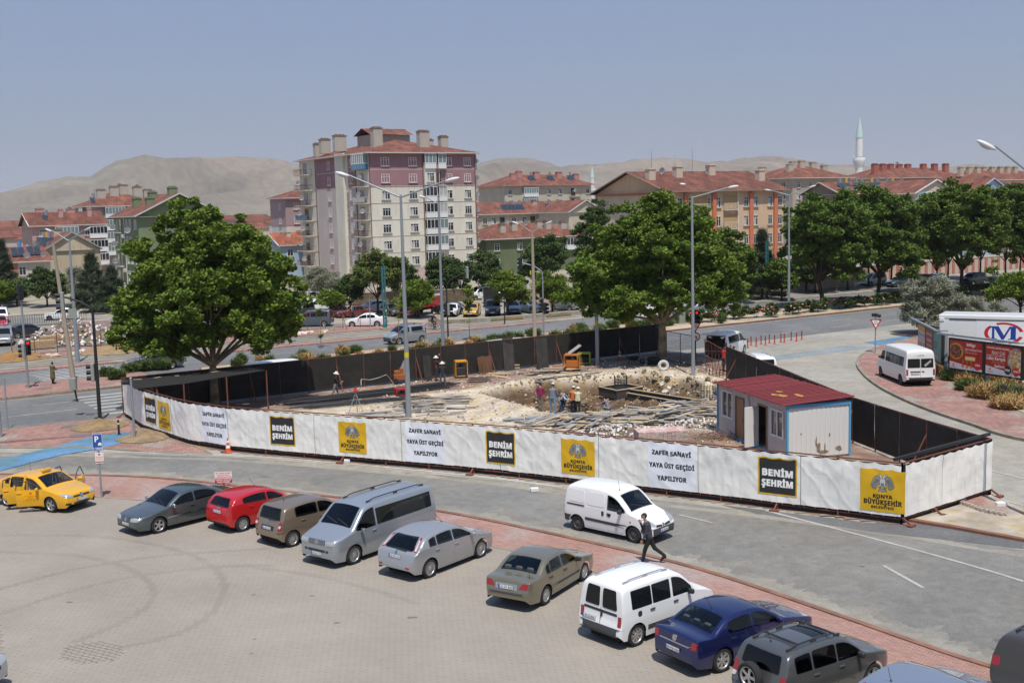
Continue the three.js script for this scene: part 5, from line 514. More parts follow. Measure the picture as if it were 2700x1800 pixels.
/* ----- red hatchback, tail towards the camera ----- */
const sRed={see:1,L:3.95,W:1.73,wb:2.49,fo:0.82,wr:0.30,paint:pearl(0.50,0.012,0.014,0.1,0.3),rim:'cover',prof:[[0,0.5],[0.06,0.62],[0.16,0.73],[0.38,0.82],[0.8,0.93],[1.05,1.0],[1.4,1.2],[1.75,1.39],[2.1,1.465],[2.5,1.48],[3.0,1.455],[3.40,1.385],[3.56,1.33],[3.66,1.24],[3.80,0.99],[3.86,0.90],[3.91,0.72],[3.95,0.52]],belt:[[0,0.65],[0.9,0.88],[1.3,0.95],[3.2,1.06],[3.95,1.08]],wind:[1.12,1.72],rearWin:[[[-0.60,1.0],[0.60,1.0],[0.50,1.31],[-0.50,1.31]]],wiper:[[-0.05,1.0],[0.35,1.0],[0.35,1.02],[-0.05,1.025]],wins:[[1.3,2.1],[2.16,3.25]],drs:[[1.15,2.12],[2.15,3.0]],mirror:[1.4,0.98],tail:[[[0.56,0.80],[0.76,0.84],[0.76,1.02],[0.66,1.16],[0.60,1.05]]],head:[[[0.4,0.62],[0.75,0.68],[0.74,0.86],[0.5,0.72]]],rear:[{n:'bumper_insert',p:[[-0.68,0.29],[0.68,0.29],[0.62,0.42],[-0.62,0.42]]},{n:'plate_recess',p:rect(-0.34,0.73,0.34,0.88),m:null,o:0.004},badge(0,0.935)],plate:'42 EB 437',plateR:[0,0.755],plateF:[0,0.4],aerial:[2.1,0,0.25]};
sRed.rear[1].m=sRed.paint;
const redHatch=makeCar(sRed,'bright red hatchback parked tail out between grey sedan and beige car');
byWheel(redHatch,sRed,[-10.59,-42.81],[0.66,-0.75],false,1);
/* ----- beige tall hatchback ----- */
const sBeige={see:1,L:3.80,W:1.71,wb:2.48,fo:0.75,wr:0.295,tum:0.26,paint:pearl(0.27,0.205,0.14,0.5,0.38),rim:'ten',prof:[[0,0.52],[0.07,0.70],[0.3,0.88],[0.72,1.02],[0.8,1.06],[1.15,1.30],[1.5,1.49],[1.8,1.565],[2.3,1.59],[2.9,1.57],[3.32,1.51],[3.46,1.45],[3.52,1.36],[3.64,0.99],[3.70,0.86],[3.765,0.66],[3.80,0.46]],belt:[[0,0.7],[0.8,0.95],[1.2,1.0],[3.8,1.06]],wind:[0.86,1.48],rearWin:[[[-0.60,1.02],[0.60,1.02],[0.55,1.43],[-0.55,1.43]]],wiper:[[-0.04,1.0],[0.4,1.02],[0.4,1.04],[-0.04,1.03]],wins:[[0.98,1.98],[2.04,3.05]],drs:[[0.95,2.0],[2.03,2.85]],mirror:[1.2,1.02],tail:[{p:[[0.60,0.66],[0.76,0.66],[0.78,0.78],[0.77,0.95],[0.68,0.99],[0.60,0.95]]},{p:[[0.63,0.77],[0.74,0.77],[0.75,0.86],[0.63,0.86]],m:CM.clear}],rear:[{n:'plate_recess',p:rect(-0.36,0.63,0.36,0.80),m:CM.trim,o:0.003},badge(0,0.93)].concat([-1,1].map((k)=>({n:'bumper_pad',p:[[k*0.58,0.565],[k*0.80,0.565],[k*0.80,0.625],[k*0.58,0.61]],m:CM.plastic}))),plate:'42 ADS 136',plateR:[-0.02,0.66],aerial:[2.95,0,0.12]};
const beigeHatch=makeCar(sBeige,'beige tall hatchback with sun-faded roof parked beside the silver van');
byWheel(beigeHatch,sBeige,[-8.24,-40.62],[0.66,-0.75],false,1);
/* ----- silver long van, nose towards the camera ----- */
const sVan={see:1,pane:CM.paneDark,name:'van',cat:'van',L:5.29,W:1.91,wb:3.40,fo:0.92,wr:0.335,tum:0.17,bow:0.03,rc:0.12,clr:0.2,hip:0.012,paint:silverV,rim:'multi',prof:[[0,0.50],[0.02,0.74],[0.05,0.95],[0.12,1.03],[0.28,1.07],[0.66,1.155],[0.84,1.22],[1.2,1.56],[1.55,1.86],[1.8,1.935],[2.4,1.975],[4.3,1.975],[4.95,1.95],[5.12,1.90],[5.19,1.75],[5.225,1.3],[5.255,0.9],[5.29,0.5]],belt:[[0,0.85],[0.7,1.06],[1.0,1.11],[5.29,1.14]],wind:[0.93,1.56,0.93],rearWin:[rect(-0.72,1.15,0.72,1.75)],wins:[[1.05,2.0],[2.08,4.98,{y1:1.72,blind:1,m:CM.glass}]],drs:[[0.98,2.02],[2.05,3.25,0]],mirror:[1.25,1.12],mirrorMat:CM.chrome,rails:[1.9,4.95,0.84,0.07],head:[[[0.42,0.80],[0.84,0.82],[0.86,0.97],[0.42,0.95]]],front:[{n:'grille',p:rect(-0.40,0.80,0.40,0.97)},{n:'grille',p:rect(-0.42,0.56,0.42,0.64)},{n:'bumper_lip',p:rect(-0.80,0.24,0.80,0.28)},bigBadge(0,0.89),{n:'intake',p:rect(0.46,0.56,0.58,0.64)},{n:'intake',p:rect(-0.58,0.56,-0.46,0.64)}].concat([0.82,0.855,0.89,0.925,0.957].map((y)=>({n:'grille_bar',p:rect(-0.39,y-0.009,0.39,y+0.009),m:CM.chrome,o:0.013,r:0,rings:1}))),trim:[{p:[[2.05,1.02],[5.1,1.05],[5.1,1.03],[2.05,1.0]],m:silverV,n:'body_crease',o:0.008},{p:rect(0.62,0.70,0.70,0.74),m:CM.amber,n:'side_indicator'}],plate:'06 BLE 733',plateF:[0,0.44],plan:'boxy',tail:[rect(0.74,0.7,0.88,1.2)]};
const silverVan=makeCar(sVan,'long silver passenger van with roof rails parked nose out');
byWheel(silverVan,sVan,[-5.67,-38.35],[-0.61,0.79],true,-1);
mesh('dashboard_cloth',rbox(0.5,0.02,0.8,0.008,sVan.C.X(1.16),1.20,0.0),mat(lin(0.40,0.012,0.015)),silverVan);
/* ----- silver hatchback ----- */
const sFocus={see:1,L:4.34,W:1.84,wb:2.64,fo:0.88,wr:0.325,paint:silverF,rim:'fine',prof:[[0,0.52],[0.06,0.64],[0.16,0.75],[0.4,0.84],[0.85,0.94],[1.12,1.01],[1.5,1.22],[1.88,1.41],[2.2,1.48],[2.6,1.50],[3.1,1.475],[3.45,1.42],[3.62,1.36],[3.78,1.25],[4.10,0.985],[4.18,0.93],[4.25,0.80],[4.30,0.66],[4.34,0.50]],belt:[[0,0.68],[0.9,0.88],[1.3,0.95],[4.34,1.04]],wind:[1.2,1.86],rearWin:[[[-0.64,0.99],[0.64,0.99],[0.52,1.36],[-0.52,1.36]]],wiper:[[-0.06,0.99],[0.4,0.97],[0.4,0.99],[-0.06,1.01]],wins:[[1.38,2.3],[2.36,3.12],[3.17,3.5]],drs:[[1.22,2.32],[2.35,3.28]],mirror:[1.45,0.97],tail:[{p:[[0.66,0.99],[0.80,0.97],[0.66,1.33],[0.58,1.36]]},{p:[[0.685,1.02],[0.77,1.0],[0.665,1.27],[0.615,1.30]],m:CM.clear}],rear:[{n:'plate_recess',p:[[-0.42,0.72],[0.42,0.72],[0.5,0.85],[-0.5,0.85]],m:silverF,o:0.003},badge(0,0.91),{n:'reflector',p:rect(0.52,0.46,0.70,0.51),m:CM.tail},{n:'reflector',p:rect(-0.70,0.46,-0.52,0.51),m:CM.tail}],head:[[[0.45,0.66],[0.80,0.70],[0.82,0.86],[0.6,0.80]]],plate:'42 DE 414',plateR:[0,0.74],aerial:[2.0,0.1,0.3]};
const silverHatch=makeCar(sFocus,'silver five door hatchback parked tail out right of the silver van');
byWheels(silverHatch,sFocus,[-2.9,-36.69],[-1.29,-38.71],1);
/* ----- gold sedan ----- */
const sGold={see:1,pane:CM.paneGreen,cabMat:mat(lin(0.06,0.075,0.075)),L:4.48,W:1.72,wb:2.55,fo:0.92,wr:0.305,paint:pearl(0.225,0.205,0.14,0.5,0.36),glass:CM.glassGreen,rim:'cover',prof:[[0,0.52],[0.05,0.62],[0.14,0.71],[0.3,0.77],[0.8,0.87],[1.2,0.945],[1.32,0.985],[1.65,1.18],[2.0,1.345],[2.3,1.40],[2.7,1.412],[3.1,1.385],[3.3,1.32],[3.76,1.04],[3.86,1.0],[4.25,0.985],[4.36,0.955],[4.42,0.78],[4.48,0.58]],belt:[[0,0.64],[1.0,0.82],[1.4,0.88],[4.48,0.93]],wind:[1.36,1.98],rearTop:[3.22,3.74,0.9],wins:[[1.5,2.4],[2.46,3.12],[3.16,3.4]],drs:[[1.38,2.42],[2.45,3.3]],handleMat:CM.trim,trim:[{p:[[1.35,0.52],[3.25,0.54],[3.25,0.475],[1.35,0.455]],m:CM.plastic}],mirror:[1.58,0.9],mirrorMat:CM.trim,tail:[[[0.42,0.72],[0.76,0.72],[0.78,0.90],[0.55,0.90]]],rear:[{n:'bumper_strip',p:rect(-0.82,0.535,0.82,0.60),m:CM.plastic,o:0.014},{n:'plate_recess',p:rect(-0.40,0.67,0.36,0.84),m:CM.alloy,o:0.004},{n:'exhaust_pipe',p:rect(0.30,0.25,0.40,0.30),m:CM.chrome,o:0.03}],head:[[[0.4,0.62],[0.76,0.64],[0.78,0.76],[0.42,0.73]]],plate:'42 HT 893',plateR:[-0.02,0.69],aerial:[4.0,0.7,0.02]};
const goldSedan=makeCar(sGold,'gold sedan with black plastic side strips parked tail out alone');
byWheels(goldSedan,sGold,[0.85,-33.79],[2.19,-35.98],1);
/* ----- white leisure van with roof rails ----- */
const sLeis={name:'van',cat:'van',L:4.14,W:1.73,wb:2.69,fo:0.80,wr:0.315,tum:0.12,bow:0.06,rc:0.12,hip:0.015,paint:white1,rim:'eight',prof:[[0,0.5],[0.06,0.72],[0.3,0.90],[0.8,1.04],[0.95,1.10],[1.25,1.40],[1.6,1.68],[1.85,1.76],[2.4,1.80],[3.5,1.79],[3.85,1.76],[3.95,1.70],[4.0,1.55],[4.045,1.1],[4.07,0.8],[4.12,0.6],[4.14,0.46]],belt:[[0,0.75],[0.8,0.98],[1.1,1.02],[4.14,1.06]],wind:[1.02,1.58],rearWin:[[[-0.62,1.08],[-0.06,1.08],[-0.06,1.62],[-0.54,1.62]],[[0.06,1.08],[0.62,1.08],[0.54,1.62],[0.06,1.62]]],wins:[[1.2,2.0],[2.1,2.84,{y1:1.6}],[2.88,3.68,{y1:1.6}]],drs:[[1.1,2.02],[2.06,2.98,0.1]],handleMat:CM.trim,mirror:[1.35,1.05],mirrorMat:CM.trim,rails:[1.95,3.7,0.84,0.06],railMat:CM.alloy,plan:'boxy',tail:[rect(0.66,0.66,0.79,0.95)],rear:[{n:'bumper',p:rect(-0.86,0.32,0.86,0.60),m:CM.plastic,o:0.025,rings:4},{n:'tailgate_strip',p:rect(-0.66,0.93,0.62,1.0),m:CM.trim},{n:'door_handle',p:rect(0.02,0.82,0.07,0.94),m:CM.trim,o:0.02},{n:'door_gap',p:rect(-0.004,0.6,0.004,1.7),m:CM.under,r:0,o:0.003,rings:1}],trim:[{p:[[1.2,0.50],[3.05,0.52],[3.05,0.38],[1.2,0.36]],m:CM.plastic},{p:[[3.30,0.84],[3.46,0.84],[3.46,1.0],[3.30,1.0]],m:CM.trim,n:'fuel_cap',r:0.08,o:0.006}],head:[[[0.4,0.66],[0.76,0.7],[0.78,0.9],[0.5,0.86]]],plate:'42 SJ 894',plateR:[-0.42,0.66]};
const leisureVan=makeCar(sLeis,'white five seat van with roof rails parked tail out beside navy sedan');
byWheel(leisureVan,sLeis,[3.26,-30.3],[0.76,-0.65],false,1);
/* ----- navy sedan ----- */
const sNavy={see:1,pane:CM.paneGreen,cabMat:mat(lin(0.05,0.055,0.06)),L:4.60,W:1.80,wb:2.70,fo:0.93,wr:0.325,paint:pearl(0.010,0.016,0.085,0.35,0.3),glass:CM.glassGreen,rim:'seven',prof:[[0,0.52],[0.05,0.63],[0.14,0.72],[0.32,0.79],[0.85,0.91],[1.25,0.985],[1.36,1.03],[1.7,1.23],[2.05,1.40],[2.35,1.455],[2.8,1.465],[3.2,1.43],[3.45,1.35],[3.93,1.09],[4.03,1.055],[4.4,1.05],[4.48,1.02],[4.53,0.85],[4.60,0.58]],belt:[[0,0.66],[1.0,0.86],[1.4,0.92],[4.60,1.0]],wind:[1.42,2.03],rearTop:[3.36,3.92,0.92],wins:[[1.58,2.5],[2.56,3.42]],drs:[[1.42,2.52],[2.55,3.4]],mirror:[1.65,0.95],tail:[[[0.60,0.77],[0.80,0.77],[0.815,0.95],[0.64,0.95]]],rear:[{n:'chrome_strip',p:rect(-0.56,0.775,0.56,0.81),m:CM.chrome,o:0.012},bigBadge(0,0.90),{n:'bumper_lip',p:rect(-0.80,0.28,0.80,0.32),m:CM.trim}],tops:[],plate:'06 PM 666',plateR:[-0.0,0.58],aerial:[3.2,0,0.25],handleMat:null,head:[[[0.4,0.64],[0.78,0.66],[0.8,0.80],[0.42,0.76]]]};
sNavy.handleMat=sNavy.paint;
const navySedan=makeCar(sNavy,'navy blue sedan parked between white van and grey off-roader');
byWheel(navySedan,sNavy,[5.29,-28.38],[0.83,-0.56],false,1);
/* ----- grey off-roader with spare wheel ----- */
const sSuv={see:1,pane:CM.paneDark,name:'off_roader',cat:'off-roader',L:4.15,W:1.75,wb:2.49,fo:0.78,wr:0.355,clr:0.27,tum:0.24,paint:pearl(0.12,0.12,0.112,0.5,0.34),rim:'five',prof:[[0,0.6],[0.05,0.78],[0.15,0.90],[0.4,0.99],[0.9,1.08],[1.05,1.13],[1.4,1.40],[1.7,1.58],[1.95,1.64],[2.5,1.67],[3.2,1.66],[3.6,1.62],[3.72,1.56],[3.80,1.42],[3.93,1.05],[3.99,0.9],[4.06,0.72],[4.15,0.58]],belt:[[0,0.82],[0.9,1.0],[1.2,1.05],[4.15,1.12]],wind:[1.12,1.68],rearWin:[[[-0.60,1.13],[0.60,1.13],[0.55,1.52],[-0.55,1.52]]],wins:[[1.3,2.1],[2.16,2.95],[3.02,3.55]],drs:[[1.15,2.12],[2.15,3.0]],mirror:[1.4,1.08],mirrorMat:CM.trim,rails:[1.75,3.55,0.84,0.06],tail:[{p:rect(0.66,0.86,0.82,1.12)},{p:rect(0.67,0.76,0.81,0.86),m:CM.clear}],rear:[{n:'bumper',p:rect(-0.8,0.42,0.8,0.66),m:null,o:0.03,rings:4}],tops:[{n:'sunroof',p:rect(1.95,-0.62,2.5,0.62),m:CM.glass}],aerial:[3.45,-0.1,0.15]};
sSuv.rear[0].m=sSuv.paint;
const greySuv=makeCar(sSuv,'grey off-roader with spare wheel on its tailgate in the front row');
byWheel(greySuv,sSuv,[8.78,-27.04],[0.83,-0.56],true,1);
{const sp=addWheel(greySuv,sSuv.C.X(4.12),0.94,-0.10,0.345,'five',1,CM.alloy,false);sp.rotation.y=-Math.PI/2;sp.name='spare_wheel';mesh('roof_crossbar',[beam([sSuv.C.X(2.0),1.70,-0.56],[sSuv.C.X(2.0),1.70,0.56],0.05,0.03),beam([sSuv.C.X(3.2),1.70,-0.56],[sSuv.C.X(3.2),1.70,0.56],0.05,0.03)],CM.trim,greySuv);}
/* ----- pale blue car of which only the roof is in the frame ----- */
const sBlue={...sFocus,see:0,paint:pearl(0.25,0.29,0.36,0.4,0.32),plate:'',plateR:null,lod:1,aerial:[3.3,-0.2,0.12],rim:'seven'};
const blueCar=makeCar(sBlue,'pale blue grey car cut by the bottom edge of the picture');
park(blueCar,9.25,-24.85,0.8,-0.6);
/* ----- brown crossover at the right edge ----- */
const sBrown={...sSuv,see:0,L:4.35,wb:2.65,fo:0.85,name:'crossover_car',cat:'car',paint:pearl(0.085,0.07,0.05,0.5,0.34),wins:[[1.3,2.15],[2.2,3.0],[3.05,3.6]],rear:[],rails:[1.8,3.5,0.84,0.04],tops:[],aerial:null,prof:sSuv.prof.map(([t,y])=>[t*4.35/4.15,y]),belt:sSuv.belt.map(([t,y])=>[t*4.35/4.15,y]),tail:[rect(0.6,0.9,0.84,1.12)],rearWin:[],lod:1};
const brownCar=makeCar(sBrown,'dark brown crossover cut by the right edge beside the road');
park(brownCar,13.5,-26.95,0.80,-0.60);
/* ----- white panel van driving on the near road ----- */
const sPanel={see:1,name:'van',cat:'van',L:4.04,W:1.68,wb:2.60,fo:0.79,wr:0.30,tum:0.10,bow:0.06,rc:0.13,hip:0.012,paint:white1,rim:'steel',rimMat:CM.steel,steer:-0.08,prof:[[0,0.5],[0.05,0.70],[0.25,0.86],[0.75,1.02],[0.90,1.08],[1.2,1.36],[1.55,1.64],[1.85,1.75],[2.4,1.82],[3.3,1.81],[3.75,1.77],[3.88,1.70],[3.94,1.5],[3.97,1.0],[4.0,0.7],[4.04,0.46]],belt:[[0,0.72],[0.75,0.96],[1.0,1.0],[4.04,1.03]],wind:[0.96,1.54],wins:[[1.14,1.95,{y1:1.60}]],drs:[[1.05,1.98],[2.02,3.0,0]],mirror:[1.3,1.04],mirrorMat:CM.trim,handleMat:CM.trim,plan:'boxy',head:[[[0.42,0.66],[0.74,0.70],[0.78,0.92],[0.55,0.86]]],front:[{n:'bumper',p:rect(-0.78,0.30,0.78,0.58),m:CM.plastic,o:0.02,rings:5},{n:'grille',p:[[-0.44,0.62],[-0.08,0.60],[-0.08,0.66],[-0.40,0.70]]},{n:'grille',p:[[0.08,0.60],[0.44,0.62],[0.40,0.70],[0.08,0.66]]},badge(0,0.66)],tail:[rect(0.66,0.78,0.78,1.25)],rear:[{n:'bumper',p:rect(-0.8,0.30,0.8,0.60),m:CM.plastic,o:0.02,rings:4}],trim:[{p:[[1.05,0.60],[2.98,0.62],[2.98,0.51],[1.05,0.49]],m:CM.plastic},{p:rect(3.02,1.0,3.86,1.05),m:CM.trim,n:'slide_rail'},{p:rect(2.08,1.10,2.88,1.60),m:white1,n:'pressed_panel',r:0.09,o:0.012},{p:rect(3.04,1.13,3.74,1.60),m:white1,n:'pressed_panel',r:0.09,o:0.012},{p:rect(2.10,0.80,2.20,0.96),m:CM.trim,n:'handle',o:0.02},{p:rect(1.78,0.80,1.92,0.92),m:CM.trim,n:'handle',o:0.02,r:0.05},{p:[[3.58,0.36],[4.0,0.36],[4.0,0.60],[3.66,0.60]],m:CM.plastic,n:'bumper_corner',o:0.015},{p:[[0.03,0.34],[0.48,0.34],[0.42,0.58],[0.04,0.58]],m:CM.plastic,n:'bumper_corner',o:0.012},{p:rect(0.86,0.74,0.93,0.79),m:CM.amber,n:'side_indicator'}],plate:'66 HB 344',plateF:[0,0.42],aerial:[1.75,0.5,0.05]};
const panelVan=makeCar(sPanel,'white panel van with black bumpers driving past the banner fence');
byWheels(panelVan,sPanel,[2.27,-41.78],[4.23,-39.99],1);
/* ----- yellow taxi with all four doors open ----- */
const taxiPaint=pearl(0.78,0.40,0.004,0.05,0.3);
const sTaxi={see:1,name:'taxi',cat:'taxi',L:4.62,W:1.81,wb:2.70,fo:0.90,wr:0.325,paint:taxiPaint,rim:'five',prof:[[0,0.52],[0.02,0.66],[0.08,0.78],[0.3,0.87],[0.9,0.97],[1.15,1.02],[1.5,1.22],[1.9,1.41],[2.2,1.47],[2.7,1.485],[3.2,1.45],[3.5,1.37],[3.98,1.13],[4.08,1.09],[4.42,1.07],[4.5,1.03],[4.56,0.85],[4.62,0.58]],belt:[[0,0.68],[0.9,0.88],[1.3,0.94],[4.62,1.02]],wind:[1.22,1.88],rearTop:[3.42,3.96],wins:[[3.34,3.6]],drs:[[1.32,2.40],[2.44,3.30]],openDoor:[1.32,2.44],open:[{t0:1.46,t1:2.38,r0:2,r1:11},{t0:2.50,t1:3.26,r0:2,r1:11}],head:[[[0.40,0.63],[0.80,0.70],[0.83,0.82],[0.62,0.80],[0.44,0.72]]],front:[{n:'grille',p:[[-0.5,0.63],[0.5,0.63],[0.46,0.70],[-0.46,0.70]]},{n:'bumper_intake',p:[[-0.36,0.30],[0.36,0.30],[0.44,0.42],[-0.44,0.42]]},bigBadge(0,0.68)],fog:[[[0.52,0.33],[0.78,0.36],[0.76,0.45],[0.60,0.44]]],plate:'42 TT 212',plateF:[0,0.45],aerial:[3.0,0,0.05]};
const taxi=makeCar(sTaxi,'yellow taxi with its doors standing open at the left edge');
byWheels(taxi,sTaxi,[-22.03,-47.73],[-19.39,-46.37],1);
{
const C=sTaxi.C,seats=[];for(const[t,z]of[[2.2,-0.38],[2.2,0.38]]){seats.push(rbox(0.5,0.16,0.5,0.05,C.X(t),0.55,z),rbox(0.16,0.62,0.48,0.06,C.X(t+0.28),0.88,z),rbox(0.1,0.16,0.26,0.04,C.X(t+0.32),1.24,z));}
seats.push(rbox(0.5,0.16,1.3,0.05,C.X(3.05),0.55,0),rbox(0.18,0.6,1.3,0.06,C.X(3.36),0.88,0));mesh('seat',seats,CM.seatPale,taxi);
mesh('cabin_floor',box(2.2,0.08,1.5,C.X(2.4),0.36,0),CM.seat,taxi);mesh('dashboard',rbox(0.4,0.25,1.4,0.06,C.X(1.5),0.84,0),CM.seat,taxi);mesh('steering_wheel',new THREE.TorusGeometry(0.18,0.018,8,20).rotateY(Math.PI/2).rotateZ(0.4).translate(C.X(1.82),0.98,-0.38),CM.seat,taxi);
for(const sg of[-1,1])mesh('door_pillar',box(0.10,0.62,0.05,C.X(2.44),1.12,sg*0.72),sg>0?taxiPaint:taxiPaint,taxi);
mesh('roof_sign',rbox(0.16,0.13,0.46,0.04,C.X(2.05),1.55,0),taxiPaint,taxi);
const doorText=mat(lin(1,1,1),{roughness:0.4,map:canvasTex(256,200,(c,w,h)=>{c.fillStyle='#e9a800';c.fillRect(0,0,w,h);c.fillStyle='#c8321c';c.beginPath();c.arc(128,36,24,0,7);c.fill();c.fillStyle='#e9a800';c.beginPath();c.arc(133,34,11,0,7);c.fill();c.fillStyle='#c8321c';c.font='bold 36px serif';c.textAlign='center';c.fillText('RAMADA',128,104);c.fillStyle='#1a1408';c.font='bold 26px sans-serif';c.fillText('PLAZA',128,136);c.font='bold 34px sans-serif';c.fillText('42 TT 212',128,182);})});
const doorOf=(t0,t1,sg,ang,sign)=>{// hinged at its front edge
const S=C.side(sg),g=new THREE.Group();g.name='door';const hx=C.X(t0),hz=sg*0.84;const loc=(q)=>[q[0]-hx,q[1],q[2]-hz];
const lo=[],up=[];for(let k=0;k<=10;k++){const t=lerp(t0,t1,k/10);lo.push([t,C.bottom(t)+0.07]);up.unshift([t,interp(sTaxi.belt,t)+0.012]);}
const P=patch([...lo,...up],(a,b,o)=>loc(S(a,b,o)),0.005,{r:0.03,step:0.1,skirt:0.07,rings:4});mesh('panel',P,taxiPaint,g);const P2=patch([...lo,...up],(a,b,o)=>loc(S(a,b,o)),-0.06,{r:0.03,step:0.1,skirt:0,rings:3});mesh('inner_panel',P2,CM.seat,g);
const fr=[];const yU=(t)=>C.sec(t).ye-0.10;const pts=[];for(let k=0;k<=10;k++){const t=lerp(t0+0.06,t1-0.03,k/10);const y=Math.max(yU(t),interp(sTaxi.belt,t)+0.02);pts.push(loc(S(t,Math.min(y,C.sec(t).ye-0.05),-0.015)));}pts.push(loc(S(t1,interp(sTaxi.belt,t1),-0.015)));fr.push(tube(pts,0.022,6,24));mesh('window_frame',fr,CM.trim,g);
const q=loc(S(t1-0.13,0.86,0.02));mesh('handle',rbox(0.19,0.035,0.045,0.012,...q),taxiPaint,g);
if(t0<1.5){const m=loc(S(t0+0.22,0.96,0));mesh('mirror',rbox(0.12,0.14,0.22,0.05,m[0],m[1]+0.04,m[2]+sg*0.11),taxiPaint,g);}
if(sign){const W0=0.34,cx=(t0+t1)/2-0.04;mesh('lettering',patch([[cx-W0,0.50],[cx+W0,0.50],[cx+W0,0.90],[cx-W0,0.90]],(a,b,o)=>loc(S(a,b,o)),0.010,{r:0,step:0.12,rings:4,skirt:0.002}),doorText,g);}
g.position.set(hx,0,hz);g.rotation.y=-ang*sg;taxi.add(g);return g;};
doorOf(1.32,2.40,1,-0.62,true);doorOf(2.44,3.30,1,-0.72,false);doorOf(1.32,2.40,-1,-1.05,false);doorOf(2.44,3.30,-1,-1.0,false);
}

/* ---------- vehicles further off ---------- */
const far=(r,g,b,m=0.3)=>pearl(r,g,b,m,0.36);
const kinds={
minivan:{name:'van',cat:'van',L:3.96,W:1.72,wb:2.51,fo:0.82,wr:0.31,tum:0.16,bow:0.05,rc:0.12,rim:'eight',prof:[[0,0.52],[0.05,0.72],[0.2,0.88],[0.6,1.04],[0.75,1.10],[1.2,1.42],[1.6,1.64],[1.9,1.70],[2.6,1.73],[3.4,1.71],[3.7,1.66],[3.8,1.55],[3.86,1.1],[3.92,0.7],[3.96,0.48]],belt:[[0,0.75],[0.8,1.0],[1.1,1.04],[3.96,1.12]],wind:[0.82,1.56],wins:[[1.02,1.95],[2.2,3.45,{y1:1.52}]],drs:[[1.0,2.05],[2.1,3.0,0]],mirror:[1.25,1.06],mirrorMat:CM.trim,head:[[[0.4,0.72],[0.76,0.8],[0.8,1.0],[0.6,0.94]]],front:[{n:'bumper',p:rect(-0.78,0.34,0.78,0.66),m:CM.plastic,o:0.012,rings:5}],trim:[{p:rect(0.03,0.36,0.45,0.66),m:CM.plastic,n:'bumper_corner',o:0.01},{p:rect(2.3,1.0,3.6,1.05),m:CM.trim,n:'slide_rail'},{p:rect(3.74,0.85,3.9,1.3),m:CM.tail,n:'tail_light',o:0.01}]},
hatch:{L:4.0,W:1.72,wb:2.5,fo:0.82,wr:0.30,rim:'ten',prof:sRed.prof,belt:sRed.belt,wind:[1.12,1.72],rearWin:sRed.rearWin,wins:sRed.wins,drs:sRed.drs,mirror:[1.4,0.98],tail:sRed.tail,head:sRed.head,front:[{n:'grille',p:rect(-0.4,0.5,0.4,0.58)}],plateF:[0,0.36],plateR:[0,0.72]},
sedan:{L:4.60,W:1.78,wb:2.70,fo:0.93,wr:0.315,rim:'seven',prof:sNavy.prof,belt:sNavy.belt,wind:[1.42,2.03],rearTop:[3.36,3.92,0.92],wins:sNavy.wins,drs:sNavy.drs,mirror:[1.65,0.95],tail:sNavy.tail,head:sNavy.head,front:[{n:'grille',p:rect(-0.4,0.54,0.4,0.64)}],plateF:[0,0.38],plateR:[0,0.58]},
old:{L:4.25,W:1.64,wb:2.44,fo:0.72,wr:0.29,rim:'steel',rimMat:CM.steel,prof:[[0,0.55],[0.04,0.72],[0.1,0.80],[0.9,0.88],[1.2,0.92],[1.6,1.24],[1.8,1.36],[2.2,1.42],[2.7,1.42],[3.0,1.36],[3.4,0.98],[3.5,0.93],[4.1,0.90],[4.2,0.84],[4.25,0.6]],belt:[[0,0.7],[1.2,0.84],[4.25,0.86]],wind:[1.24,1.76],rearTop:[3.02,3.38],wins:[[1.4,2.2],[2.25,3.1]],drs:[[1.3,2.22],[2.25,3.05]],head:[rect(0.45,0.6,0.72,0.74)],tail:[rect(0.45,0.62,0.75,0.76)],front:[{n:'bumper',p:rect(-0.78,0.36,0.78,0.46),m:CM.plastic,o:0.03}],plateF:[0,0.36]},
mpv:{name:'van',cat:'van',L:4.3,W:1.8,wb:2.67,fo:0.85,wr:0.315,tum:0.16,rc:0.12,rim:'ten',prof:[[0,0.52],[0.05,0.74],[0.2,0.88],[0.75,1.04],[0.95,1.12],[1.3,1.44],[1.6,1.68],[1.9,1.78],[2.6,1.82],[3.8,1.80],[4.05,1.74],[4.14,1.6],[4.2,1.1],[4.26,0.7],[4.3,0.48]],belt:[[0,0.78],[0.8,0.98],[1.1,1.04],[4.3,1.08]],wind:[1.0,1.58],rearWin:[rect(-0.66,1.12,0.66,1.6)],wins:[[1.16,1.98],[2.06,2.95,{y1:1.62}],[3.02,3.9,{y1:1.62}]],drs:[[1.06,2.02],[2.05,3.0,0]],mirror:[1.35,1.06],mirrorMat:CM.trim,head:[[[0.4,0.68],[0.78,0.74],[0.8,0.92],[0.5,0.88]]],plan:'boxy',tail:[rect(0.70,0.75,0.83,1.2)],front:[{n:'grille',p:rect(-0.4,0.62,0.4,0.74)}],plateF:[0,0.4],plateR:[0,0.72]},
};
function farCar(kind,paintMat,label,place,extra={}){const k=kinds[kind]??kind,s={...k,...extra,lod:1,paint:paintMat,belt:k.belt,prof:k.prof};const o=makeCar(s,label);place(o,s);return o;}
const at=(x,z,dir)=>(o)=>park(o,x,z,...dir),sides=(r,f,sd)=>(o,s)=>byWheels(o,s,r,f,sd),front1=(p,dir,sd)=>(o,s)=>byWheel(o,s,p,dir,true,sd);
const wht=white1,slv=far(0.40,0.41,0.42,0.45),blk=far(0.012,0.013,0.016),gry=far(0.10,0.105,0.11,0.5);
const W=[-E2[0],-E2[1]],toCam=(a)=>[Math.sin(a),Math.cos(a)];// headings: along the far carriageway, or towards the camera turned by a
farCar('minivan',slv,'silver minivan with black front bumper driving left on the boulevard',sides([-8.31,-104.91],[-10.38,-103.29],-1),{rails:[1.9,3.5,0.86,0.05]});
